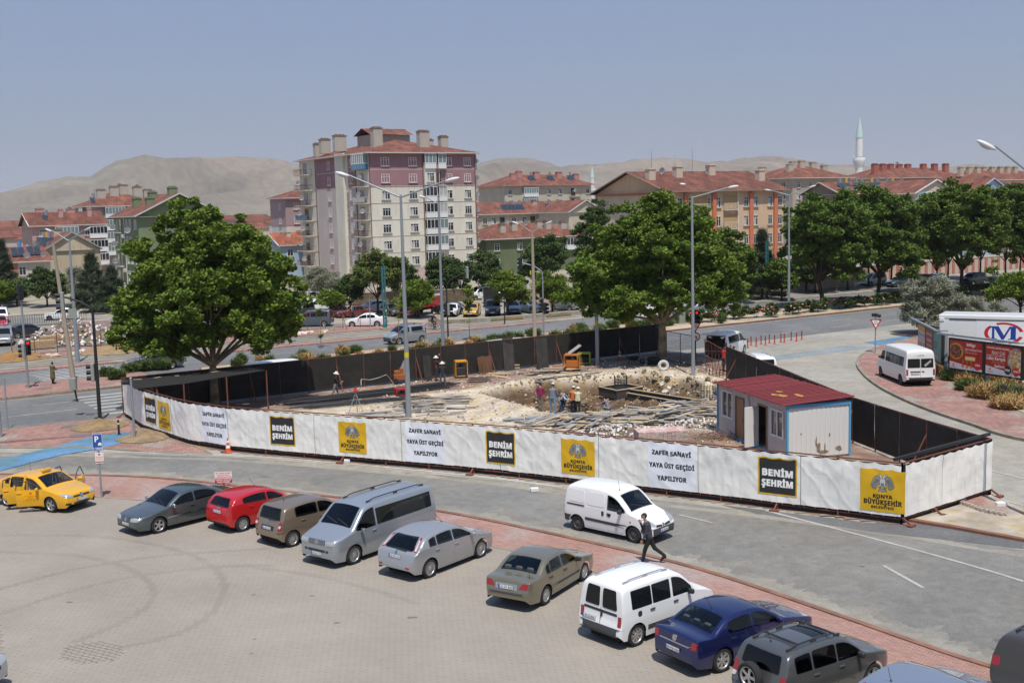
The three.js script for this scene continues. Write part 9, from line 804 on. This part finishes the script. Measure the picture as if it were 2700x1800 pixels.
billboard('pair of red nut shop billboards beside the minibus island',[28.9,-74.3],[31.35,-68.8],[posters.a,posters.b],0.85,2.95,[0.03,0.5,1.03]);billboard('row of three billboards seen edge on behind the minibus',[29.9,-82.6],[28.75,-75.0],[posters.c,posters.d,posters.e],1.0,3.1,[0.02,0.6,0.98]);
/* white trailer */
{const g=thing('box_trailer','white lorry trailer with blue and red MC lettering behind the billboards','trailer',[29.8,0,-78.5],Math.atan2(-0.5,0.866));const L=13.2;mesh('body',rbox(L,2.75,2.5,0.05,L/2,2.5,-1.25),white1,g);mesh('roof_cap',rbox(L+0.1,0.28,2.56,0.06,L/2,3.92,-1.25),white1,g);mesh('front_post',rbox(0.35,0.3,2.6,0.06,0.15,3.72,-1.25),white1,g);mesh('seal_strip',box(L-0.7,0.06,0.03,L/2+0.3,3.74,0.012),FM.black,g);mesh('chassis',box(L,0.3,1.2,L/2,0.95,-1.25),CM.under,g);for(let i=0;i<3;i++)for(const s of[0,1])addWheel(g,4.0+i*1.3,0.5,s?-2.2:-0.25,0.5,'steel',s?-1:1,CM.steel,1);mesh('stripe',box(L-0.4,0.12,0.02,L/2,1.2,0.012),FM.yellow,g);
const t=signMat(1024,512,(c,w,h)=>{c.fillStyle='#e6e7ea';c.fillRect(0,0,w,h);c.strokeStyle='#c4202c';c.lineWidth=34;c.beginPath();c.arc(250,230,160,-2.0,-0.2);c.stroke();c.beginPath();c.arc(250,230,160,0.3,1.3);c.stroke();c.beginPath();c.arc(250,230,160,2.3,3.9);c.stroke();c.fillStyle='#1d3f94';c.font='bold 300px serif';c.textAlign='center';c.fillText('M',250,330,330);c.fillRect(150,370,330,12);c.font='bold 330px sans-serif';c.textAlign='left';c.fillText('med',590,380,430);});const o=mesh('lettering',new THREE.PlaneGeometry(7.2,3.0*0.72),t,g);o.position.set(6.0,2.75,0.014);}
/* parked electric bicycle and moving cyclist's bicycle */
function bicycle(g,m,basket){for(const x of[-0.52,0.52]){mesh('wheel',[new THREE.TorusGeometry(0.32,0.022,8,28).translate(x,0.34,0),...Array.from({length:10},(_,i)=>bar([x,0.34,0],[x+0.31*Math.cos(i*0.628),0.34+0.31*Math.sin(i*0.628),0],0.004,4))],CM.rubber,g);}mesh('frame',[bar([-0.52,0.34,0],[-0.1,0.32,0],0.018,6),bar([-0.1,0.32,0],[-0.2,0.85,0],0.018,6),bar([-0.1,0.32,0],[0.34,0.78,0],0.02,6),bar([-0.2,0.78,0],[0.34,0.84,0],0.02,6),bar([-0.52,0.34,0],[-0.2,0.76,0],0.014,6),bar([0.52,0.34,0],[0.32,0.98,0],0.018,6)],m,g);mesh('handlebar',[bar([0.3,1.0,-0.28],[0.3,1.0,0.28],0.014,6),bar([0.32,0.95,0],[0.3,1.0,0],0.014,6)],CM.trim,g);mesh('saddle',rbox(0.26,0.06,0.16,0.025,-0.22,0.9,0),CM.trim,g);mesh('pedal',[bar([-0.1,0.32,0.09],[0.05,0.25,0.12],0.012,5),bar([-0.1,0.32,-0.09],[-0.25,0.39,-0.12],0.012,5)],CM.trim,g);if(basket){mesh('basket',[box(0.28,0.02,0.34,0.55,0.78,0),box(0.02,0.2,0.34,0.68,0.88,0),box(0.02,0.2,0.34,0.42,0.88,0),box(0.28,0.2,0.02,0.55,0.88,0.17),box(0.28,0.2,0.02,0.55,0.88,-0.17)],CM.trim,g);mesh('battery_case',rbox(0.5,0.22,0.16,0.04,-0.05,0.42,0),CM.trim,g);mesh('rear_seat',rbox(0.36,0.08,0.2,0.03,-0.58,0.82,0),CM.trim,g);}return g;}
bicycle(thing('bicycle','black electric bicycle with basket under the right billboard','bicycle',[29.29,0.12,-65.51],Math.PI-0.25),CM.trim,true);

/* ---------- people ---------- */
// naive surface nets over a field of tapered capsules joined with a smooth minimum
function sdfMesh(bones,cell,pad=0.05,k=0.035){
let mn=[9,9,9],mx=[-9,-9,-9];for(const b of bones)for(const[p,r]of[[b.a,b.ra],[b.b,b.rb]])for(let i=0;i<3;i++){mn[i]=Math.min(mn[i],p[i]-r-pad);mx[i]=Math.max(mx[i],p[i]+r+pad);}
const n=mn.map((v,i)=>Math.ceil((mx[i]-v)/cell)+1),[nx,ny,nz]=n,F=new Float32Array(nx*ny*nz);const B=bones.map((b)=>{const d=[b.b[0]-b.a[0],b.b[1]-b.a[1],b.b[2]-b.a[2]];return{...b,d,l2:d[0]*d[0]+d[1]*d[1]+d[2]*d[2]||1e-9,sq:b.sq??1};});
const dist=(x,y,z)=>{let m=9,who=B[0],best=9;for(const b of B){const px=x-b.a[0],py=y-b.a[1],pz=z-b.a[2],t=clamp((px*b.d[0]+py*b.d[1]+pz*b.d[2])/b.l2,0,1),ex=(px-b.d[0]*t)*(b.fx??1),ey=py-b.d[1]*t,ez=(pz-b.d[2]*t)*(b.fz??1),d=Math.sqrt(ex*ex+ey*ey+ez*ez)-lerp(b.ra,b.rb,t);if(d<best){best=d;who=b;}const h=clamp(0.5+0.5*(m-d)/k,0,1);m=lerp(m,d,h)-k*h*(1-h);}return[m,who];};
for(let i=0;i<nx;i++)for(let j=0;j<ny;j++)for(let l=0;l<nz;l++)F[(i*ny+j)*nz+l]=dist(mn[0]+i*cell,mn[1]+j*cell,mn[2]+l*cell)[0];
const id=new Int32Array(nx*ny*nz).fill(-1),pos=[],col=[],idx=[];const at3=(i,j,l)=>(i*ny+j)*nz+l;const E=[[0,1],[2,3],[4,5],[6,7],[0,2],[1,3],[4,6],[5,7],[0,4],[1,5],[2,6],[3,7]];
for(let i=0;i+1<nx;i++)for(let j=0;j+1<ny;j++)for(let l=0;l+1<nz;l++){const v=[];let neg=0;for(let c=0;c<8;c++){const q=F[at3(i+(c>>2&1),j+(c>>1&1),l+(c&1))];v.push(q);if(q<0)neg++;}if(!neg||neg===8)continue;let sx=0,sy=0,sz=0,m=0;for(const[a,b]of E)if((v[a]<0)!==(v[b]<0)){const t=v[a]/(v[a]-v[b]);sx+=lerp(a>>2&1,b>>2&1,t);sy+=lerp(a>>1&1,b>>1&1,t);sz+=lerp(a&1,b&1,t);m++;}const x=mn[0]+(i+sx/m)*cell,y=mn[1]+(j+sy/m)*cell,z=mn[2]+(l+sz/m)*cell;id[at3(i,j,l)]=pos.length/3;pos.push(x,y,z);const w=dist(x,y,z)[1],c=typeof w.c==='function'?w.c(x,y,z):w.c;col.push(c.r,c.g,c.b);}
for(let i=1;i+1<nx;i++)for(let j=1;j+1<ny;j++)for(let l=1;l+1<nz;l++){const s=F[at3(i,j,l)]<0;const q=(a,b,c,d,f)=>{if(a<0||b<0||c<0||d<0)return;if(f)idx.push(a,b,c,a,c,d);else idx.push(a,c,b,a,d,c);};if(s!==F[at3(i+1,j,l)]<0)q(id[at3(i,j-1,l-1)],id[at3(i,j,l-1)],id[at3(i,j,l)],id[at3(i,j-1,l)],s);if(s!==F[at3(i,j+1,l)]<0)q(id[at3(i-1,j,l-1)],id[at3(i-1,j,l)],id[at3(i,j,l)],id[at3(i,j,l-1)],s);if(s!==F[at3(i,j,l+1)]<0)q(id[at3(i-1,j-1,l)],id[at3(i,j-1,l)],id[at3(i,j,l)],id[at3(i-1,j,l)],s);}
const g=new THREE.BufferGeometry();g.setAttribute('position',new THREE.Float32BufferAttribute(pos,3));g.setAttribute('color',new THREE.Float32BufferAttribute(col,3));g.setIndex(idx);g.computeVertexNormals();return g;
}
const skinMat=mat(lin(1,1,1),{vertexColors:true,roughness:0.8}),SKIN=lin(0.36,0.19,0.12),HAIR=lin(0.02,0.016,0.013),SHOE=lin(0.02,0.02,0.022);
/* joints: +x forward, +z right. p: lean, arms [pitch, spread, elbow], legs [pitch, knee] for left and right, headPitch */
function person(label,pos,turn,p){
const g=thing('person',label,'person',pos,turn),s=(p.h??1.74)/1.74;const hipY=0.90*s;const rot=(v,a)=>[v[0]*Math.cos(a)+v[1]*Math.sin(a),-v[0]*Math.sin(a)+v[1]*Math.cos(a),v[2]];const add=(a,b)=>[a[0]+b[0],a[1]+b[1],a[2]+b[2]];const lean=p.lean??0.04;
const shirt=p.shirt,pants=p.pants,sleeve=p.sleeve??shirt,skin=p.skin??SKIN,shoe=p.shoe??SHOE,B=[],hands=[];
// legs, measured from the hips; then the lowest foot is set on the ground
const L=[];for(const[i,sg]of[[0,-1],[1,1]]){const[pi,kn,sp=0]=p.legs[i];const hip=[0,0,sg*0.095*s],knee=add(hip,[Math.sin(pi)*0.43*s,-Math.cos(pi)*0.43*s,sg*sp*0.3]),ang=pi-kn,ank=add(knee,[Math.sin(ang)*0.42*s,-Math.cos(ang)*0.42*s,sg*sp*0.05]),ft=p.toe?.[i]??clamp(ang*0.6,-0.7,0.5);const toe=add(ank,[Math.cos(ft)*0.17*s,-0.045*s+Math.sin(ft)*0.15*s,sg*0.03]);L.push({hip,knee,ank,toe});}
const low=Math.min(...L.map((l)=>Math.min(l.ank[1]-0.075*s,l.toe[1]-0.035*s))),up=p.hipY!==undefined?p.hipY:-low;const T=(v)=>[v[0],v[1]+up,v[2]];
for(const l of L){B.push({a:T(l.hip),b:T(l.knee),ra:0.098*s,rb:0.066*s,c:pants},{a:T(l.knee),b:T(add(l.ank,[0,0.03,0])),ra:0.064*s,rb:0.052*s,c:pants},{a:T(l.ank),b:T(l.toe),ra:0.046*s,rb:0.036*s,c:shoe},{a:T(add(l.ank,[-0.035*s,-0.035*s,0])),b:T(add(l.ank,[0.05,-0.04*s,0])),ra:0.036*s,rb:0.034*s,c:shoe});}
const sp=(v)=>T(rot([v[0]*s,v[1]*s,v[2]*s],lean));const chestC=p.shirtFn??shirt;const w=p.wide??1;
B.push({a:sp([0,0.02,-0.06]),b:sp([0,0.02,0.06]),ra:0.115*s*w,rb:0.115*s*w,c:p.tuck?pants:(x,y)=>y<up-0.02?pants:(p.shirtFn?p.shirtFn(x,y,0):shirt)},{a:sp([0,0.12,-0.05]),b:sp([0,0.12,0.05]),ra:0.118*s*w,rb:0.118*s*w,c:chestC},{a:sp([0,0.18,0]),b:sp([0,0.42,0]),ra:0.125*s*w,rb:0.13*s*w,c:chestC,fz:0.78},{a:sp([-0.01,0.47,-0.14]),b:sp([-0.01,0.47,0.14]),ra:0.068*s,rb:0.068*s,c:chestC},{a:sp([0,0.48,0]),b:sp([0.02,0.60,0]),ra:0.058*s,rb:0.052*s,c:skin});
if(p.coat)B.push({a:sp([0,0.1,0]),b:T([0,-0.42*s,0]),ra:0.15*s,rb:0.20*s,c:p.coat});
for(const[i,sg]of[[0,-1],[1,1]]){const[pi,spread,el]=p.arms[i],sh=sp([-0.01,0.465,sg*0.185]),up2=add(sh,rot([Math.sin(pi)*0.285*s,-Math.cos(pi)*Math.cos(spread)*0.285*s,sg*Math.sin(spread)*0.285*s],0)),an=pi+el,wr=add(up2,[Math.sin(an)*0.25*s,-Math.cos(an)*0.25*s,-sg*(p.inward?.[i]??0)*0.2]);B.push({a:sh,b:up2,ra:0.062*s,rb:0.047*s,c:sleeve},{a:up2,b:wr,ra:0.046*s,rb:0.033*s,c:p.bare?skin:sleeve});const dir=[Math.sin(an),-Math.cos(an),0],side=[0,0,1],fwd=[Math.cos(an),Math.sin(an),0];const at2=(u,v,q)=>[wr[0]+dir[0]*u+side[0]*v*sg+fwd[0]*q,wr[1]+dir[1]*u+side[1]*v*sg+fwd[1]*q,wr[2]+side[2]*v*sg*0.3];const H=[{a:at2(-0.03,0,0),b:at2(0.02,0,0),ra:0.032,rb:0.030,c:skin},{a:at2(0.03,0,-0.02),b:at2(0.075,0,-0.022),ra:0.022,rb:0.02,c:skin},{a:at2(0.03,0,0.015),b:at2(0.075,0,0.018),ra:0.022,rb:0.02,c:skin}];[[-0.036,0.05],[-0.013,0.062],[0.010,0.066],[0.032,0.055]].forEach(([q,l])=>{H.push({a:at2(0.08,0,q),b:at2(0.08+l*0.5,-0.01,q),ra:0.0095,rb:0.009,c:skin},{a:at2(0.08+l*0.5,-0.01,q),b:at2(0.08+l*0.9,-0.035,q),ra:0.009,rb:0.0075,c:skin});});H.push({a:at2(0.015,0,0.03),b:at2(0.055,-0.012,0.062),ra:0.013,rb:0.0095,c:skin},{a:at2(0.055,-0.012,0.062),b:at2(0.085,-0.022,0.058),ra:0.0095,rb:0.008,c:skin});hands.push(sdfMesh(H,0.0075,0.02,0.008));}
const hc=sp([0.035,0.715,0]),hp=(p.head??0),hr=(v)=>{const q=rot([v[0]*s,v[1]*s,v[2]*s],hp);const y=p.headYaw??0;return add(hc,[q[0]*Math.cos(y)-q[2]*Math.sin(y),q[1],q[0]*Math.sin(y)+q[2]*Math.cos(y)]);};const face=[{a:hr([-0.02,0.03,0]),b:hr([0.01,0.03,0]),ra:0.092*s,rb:0.085*s,c:(x,y,z)=>{const d=[x-hc[0],y-hc[1],z-hc[2]],yw=p.headYaw??0,f=d[0]*Math.cos(yw)+d[2]*Math.sin(yw),u=f*Math.cos(-hp)+d[1]*Math.sin(-hp),v=-f*Math.sin(-hp)+d[1]*Math.cos(-hp);if(p.scarf)return u>0.055&&v<0.07?skin:p.scarf;if(v>0.07||u<-0.02&&v>-0.03)return p.hair??HAIR;const zz=-d[0]*Math.sin(yw)+d[2]*Math.cos(yw);if(u>0.06&&Math.abs(v-0.028)<0.012&&Math.abs(Math.abs(zz)-0.033)<0.014)return HAIR;if(p.mask&&u>0.03&&v<0.0)return lin(0.7,0.72,0.75);if(u>0.06&&Math.abs(v+0.042)<0.008&&Math.abs(zz)<0.026)return lin(0.22,0.07,0.06);return skin;}},{a:hr([0.02,-0.05,0]),b:hr([0.045,-0.065,0]),ra:0.06*s,rb:0.04*s,c:p.mask?lin(0.7,0.72,0.75):p.scarf??skin},{a:hr([0.09,0.02,0]),b:hr([0.108,-0.012,0]),ra:0.012,rb:0.017,c:p.mask?lin(0.7,0.72,0.75):skin},{a:hr([0,0.02,0.085]),b:hr([-0.005,-0.02,0.085]),ra:0.018,rb:0.014,c:p.scarf??skin},{a:hr([0,0.02,-0.085]),b:hr([-0.005,-0.02,-0.085]),ra:0.018,rb:0.014,c:p.scarf??skin}];
const headG=sdfMesh(face,0.009,0.02,0.02),bodyG=sdfMesh(B,p.cell??0.02,0.05,0.035);mesh('body',merge([bodyG,headG,...hands]),skinMat,g);
if(p.hat){const q=mesh('hat',p.hat==='cap'?[new THREE.SphereGeometry(0.108*s,16,10,0,6.283,0,1.6).scale(1.05,0.9,0.98),new THREE.CylinderGeometry(0.1,0.1,0.012,16,1,false,0.3,2.5).translate(0.07,0.0,0).scale(1.1,1,0.9)]:p.hat==='scarf'?[new THREE.SphereGeometry(0.12*s,16,12,0,6.283,0,2.0)]:[new THREE.LatheGeometry([[0.001,0.115],[0.07,0.11],[0.1,0.07],[0.108,0.005],[0.15,-0.01],[0.2,-0.028],[0.2,-0.034],[0.1,-0.005]].map(([a,b])=>new THREE.Vector2(a,b)),22)],mat(p.hatColor??lin(0.68,0.66,0.60)),g);const t=hr([-0.01,0.065,0]);q.position.set(...t);q.rotation.z=-hp;}
return g;
}
const faceDir=(x,z)=>Math.atan2(-z,x);
const stand=[[0.05,0.02,0],[-0.04,0.03,0]],hang=[[0.0,0.10,0.15],[0.0,0.10,0.15]];
person('man in dark long sleeves and black trousers walking past, head down',[4.49,0,-37.54],faceDir(-0.97,-0.1),{h:1.80,cell:0.016,lean:0.16,head:0.45,mask:true,shirt:lin(0.042,0.042,0.058),pants:lin(0.012,0.012,0.013),legs:[[0.34,0.16],[-0.44,0.42]],toe:[0.0,-0.8],arms:[[0.12,0.08,0.35],[0.42,0.05,2.35]]});
person('woman in olive coat and dark headscarf waiting at the crossing',[-34.11,0.1,-83.29],faceDir(0.3,-0.95),{h:1.62,lean:0.02,shirt:lin(0.12,0.09,0.04),coat:lin(0.12,0.088,0.04),sleeve:lin(0.11,0.085,0.045),pants:lin(0.012,0.012,0.013),scarf:lin(0.014,0.014,0.035),wide:1.08,legs:stand,arms:[[0.5,0.2,1.3],[0.45,0.2,1.3]]});
person('worker in black top, grey trousers and sun hat walking by the rebar',[-11.71,0.03,-73.78],faceDir(0.95,-0.1),{lean:0.1,shirt:lin(0.016,0.016,0.017),pants:lin(0.24,0.22,0.2),legs:[[0.3,0.1],[-0.25,0.3]],arms:[[0.2,0.08,0.9],[0.5,0.1,1.1]],hat:'brim',head:0.2});
person('worker in maroon sweater reaching up at the fence',[-5.5,0.03,-80.31],faceDir(0.75,-0.3),{lean:0.02,shirt:lin(0.085,0.022,0.022),pants:lin(0.04,0.038,0.036),legs:stand,arms:[[2.3,0.15,0.3],[1.2,0.2,0.4]],hat:'brim'});
person('worker in navy top and white sun hat, back to the camera',[-4.83,0.03,-77.09],faceDir(-0.1,-1),{lean:0.06,shirt:lin(0.016,0.02,0.035),pants:lin(0.10,0.10,0.10),legs:[[0.06,0.02,0.2],[0.0,0.02,0.2]],arms:[[0.25,0.12,0.5],[0.3,0.12,0.5]],hat:'brim',shoe:lin(0.4,0.4,0.4)});
person('man in magenta polo shirt and khaki trousers at the pit edge',[1.61,0.05,-66.57],faceDir(0.35,-0.93),{h:1.78,bare:true,shirt:lin(0.20,0.014,0.058),pants:lin(0.17,0.14,0.105),legs:stand,arms:hang,head:0.25,headYaw:0.5,shoe:lin(0.08,0.07,0.06)});
person('man in grey blue shirt, jeans and white cap at the pit edge',[2.31,0.05,-66.09],faceDir(0.3,-0.95),{h:1.76,lean:0.1,wide:1.06,tuck:true,shirt:lin(0.17,0.18,0.22),pants:lin(0.14,0.24,0.36),legs:[[0.12,0.05,0.15],[-0.04,0.03,0.15]],arms:[[0.2,0.16,0.3],[0.35,0.14,0.5]],hat:'cap',hatColor:lin(0.68,0.69,0.7),head:0.5});
person('crouching worker with pale headcloth left of the magenta shirt',[1.43,-0.75,-72.37],faceDir(0.6,-0.5),{h:1.7,lean:1.0,shirt:lin(0.08,0.065,0.055),pants:lin(0.25,0.22,0.19),legs:[[1.2,1.9],[0.9,2.0]],arms:[[0.5,0.1,0.5],[0.4,0.1,0.5]],hat:'scarf',hatColor:lin(0.45,0.41,0.34),head:0.2});
person('young worker in grey T-shirt bending in the pit',[3.21,-0.85,-70.62],faceDir(-0.75,0.5),{h:1.72,lean:0.55,bare:true,shirt:lin(0.30,0.28,0.27),pants:lin(0.055,0.05,0.05),legs:[[0.35,0.25],[0.1,0.2]],arms:[[0.5,0.1,0.7],[0.4,0.1,0.6]],head:0.2});
person('worker in light blue shirt behind the man in jeans',[2.85,-0.75,-70.66],faceDir(0.7,0.3),{h:1.7,lean:0.9,shirt:lin(0.45,0.52,0.58),pants:lin(0.09,0.17,0.28),legs:[[0.6,0.7],[0.4,0.6]],arms:[[0.5,0.1,0.6],[0.6,0.1,0.7]],head:0.3});
person('worker in orange vest and white helmet in the pit',[3.79,-0.95,-71.09],faceDir(0.3,-0.95),{h:1.74,lean:0.12,shirt:lin(0.62,0.15,0.025),pants:lin(0.014,0.016,0.03),legs:stand,arms:[[0.3,0.1,0.6],[0.2,0.1,0.4]],hat:'cap',hatColor:lin(0.72,0.72,0.72),head:0.4});
person('worker in pale yellow shirt beside the orange vest',[4.06,-0.95,-70.78],faceDir(0.2,-0.98),{h:1.72,lean:0.2,wide:1.05,shirt:lin(0.55,0.52,0.36),pants:lin(0.025,0.03,0.028),legs:stand,arms:[[0.3,0.12,0.9],[0.3,0.12,0.9]],hat:'scarf',hatColor:lin(0.66,0.66,0.66),head:0.6});
person('man in checked shirt squatting at the edge of the steel mat',[5.71,-0.35,-67.03],faceDir(-0.85,-0.5),{h:1.76,lean:0.5,shirt:lin(0.25,0.18,0.20),shirtFn:(x,y,z)=>(Math.floor(y*28)+Math.floor((x+z)*28))%2?lin(0.30,0.27,0.30):lin(0.14,0.08,0.11),pants:lin(0.24,0.28,0.28),legs:[[1.7,2.35],[1.5,2.3]],arms:[[0.9,0.1,0.4],[0.8,0.1,0.5]],head:0.2});
person('man in red T-shirt at the back of the open van',[15.32,0.02,-81.54],faceDir(0.7,-0.4),{h:1.76,lean:0.05,bare:true,shirt:lin(0.50,0.012,0.02),pants:lin(0.025,0.025,0.03),legs:stand,arms:[[0.9,0.15,0.4],[0.8,0.15,0.3]]});
person('man in navy T-shirt beside the red shirt at the van',[16.14,0.02,-81.78],faceDir(-0.3,-0.9),{h:1.74,bare:true,shirt:lin(0.014,0.018,0.04),pants:lin(0.02,0.02,0.025),legs:stand,arms:hang});person('man in black beside the open van, half behind the red shirt',[16.09,0.02,-82.97],faceDir(0.2,0.8),{h:1.7,bare:true,shirt:lin(0.012,0.012,0.016),pants:lin(0.02,0.02,0.02),legs:stand,arms:hang});
person('long haired woman in dark clothes walking behind the white sedan',[-18.37,0.02,-130.8],faceDir(-0.9,0.3),{h:1.66,shirt:lin(0.45,0.43,0.42),sleeve:lin(0.02,0.02,0.022),pants:lin(0.025,0.03,0.06),scarf:lin(0.012,0.011,0.01),legs:[[0.3,0.1],[-0.25,0.2]],arms:hang});
{const bx=[-8.06,0,-115.67],yaw=faceDir(-0.86,0.5);const b=bicycle(thing('bicycle','black bicycle ridden along the boulevard red strip','bicycle',bx,Math.PI-0.1),CM.trim,false);b.rotation.y=faceDir(0.95,0.25);person('cyclist in dark jacket and pale cap riding the bicycle',bx,faceDir(0.95,0.25),{h:1.74,hipY:0.98,lean:0.35,shirt:lin(0.016,0.018,0.03),pants:lin(0.02,0.02,0.022),legs:[[0.9,1.0],[0.45,0.35]],arms:[[0.75,0.12,0.35],[0.75,0.12,0.35]],hat:'cap',hatColor:lin(0.5,0.5,0.5),head:-0.1}).position.x+=-0.1;}
{const d=person('driver in blue shirt at the wheel of the white panel van',[0,0,0],0,{h:1.7,hipY:0.72,lean:-0.2,shirt:lin(0.2,0.25,0.33),pants:lin(0.03,0.03,0.04),legs:[[1.35,1.0],[1.3,0.9]],arms:[[0.9,0.1,0.5],[0.9,0.1,0.5]]});panelVan.updateMatrixWorld(true);d.position.copy(panelVan.localToWorld(V3(sPanel.C.X(1.98),0,-0.37)));d.rotation.y=panelVan.rotation.y;}
renderer.render(scene,camera);
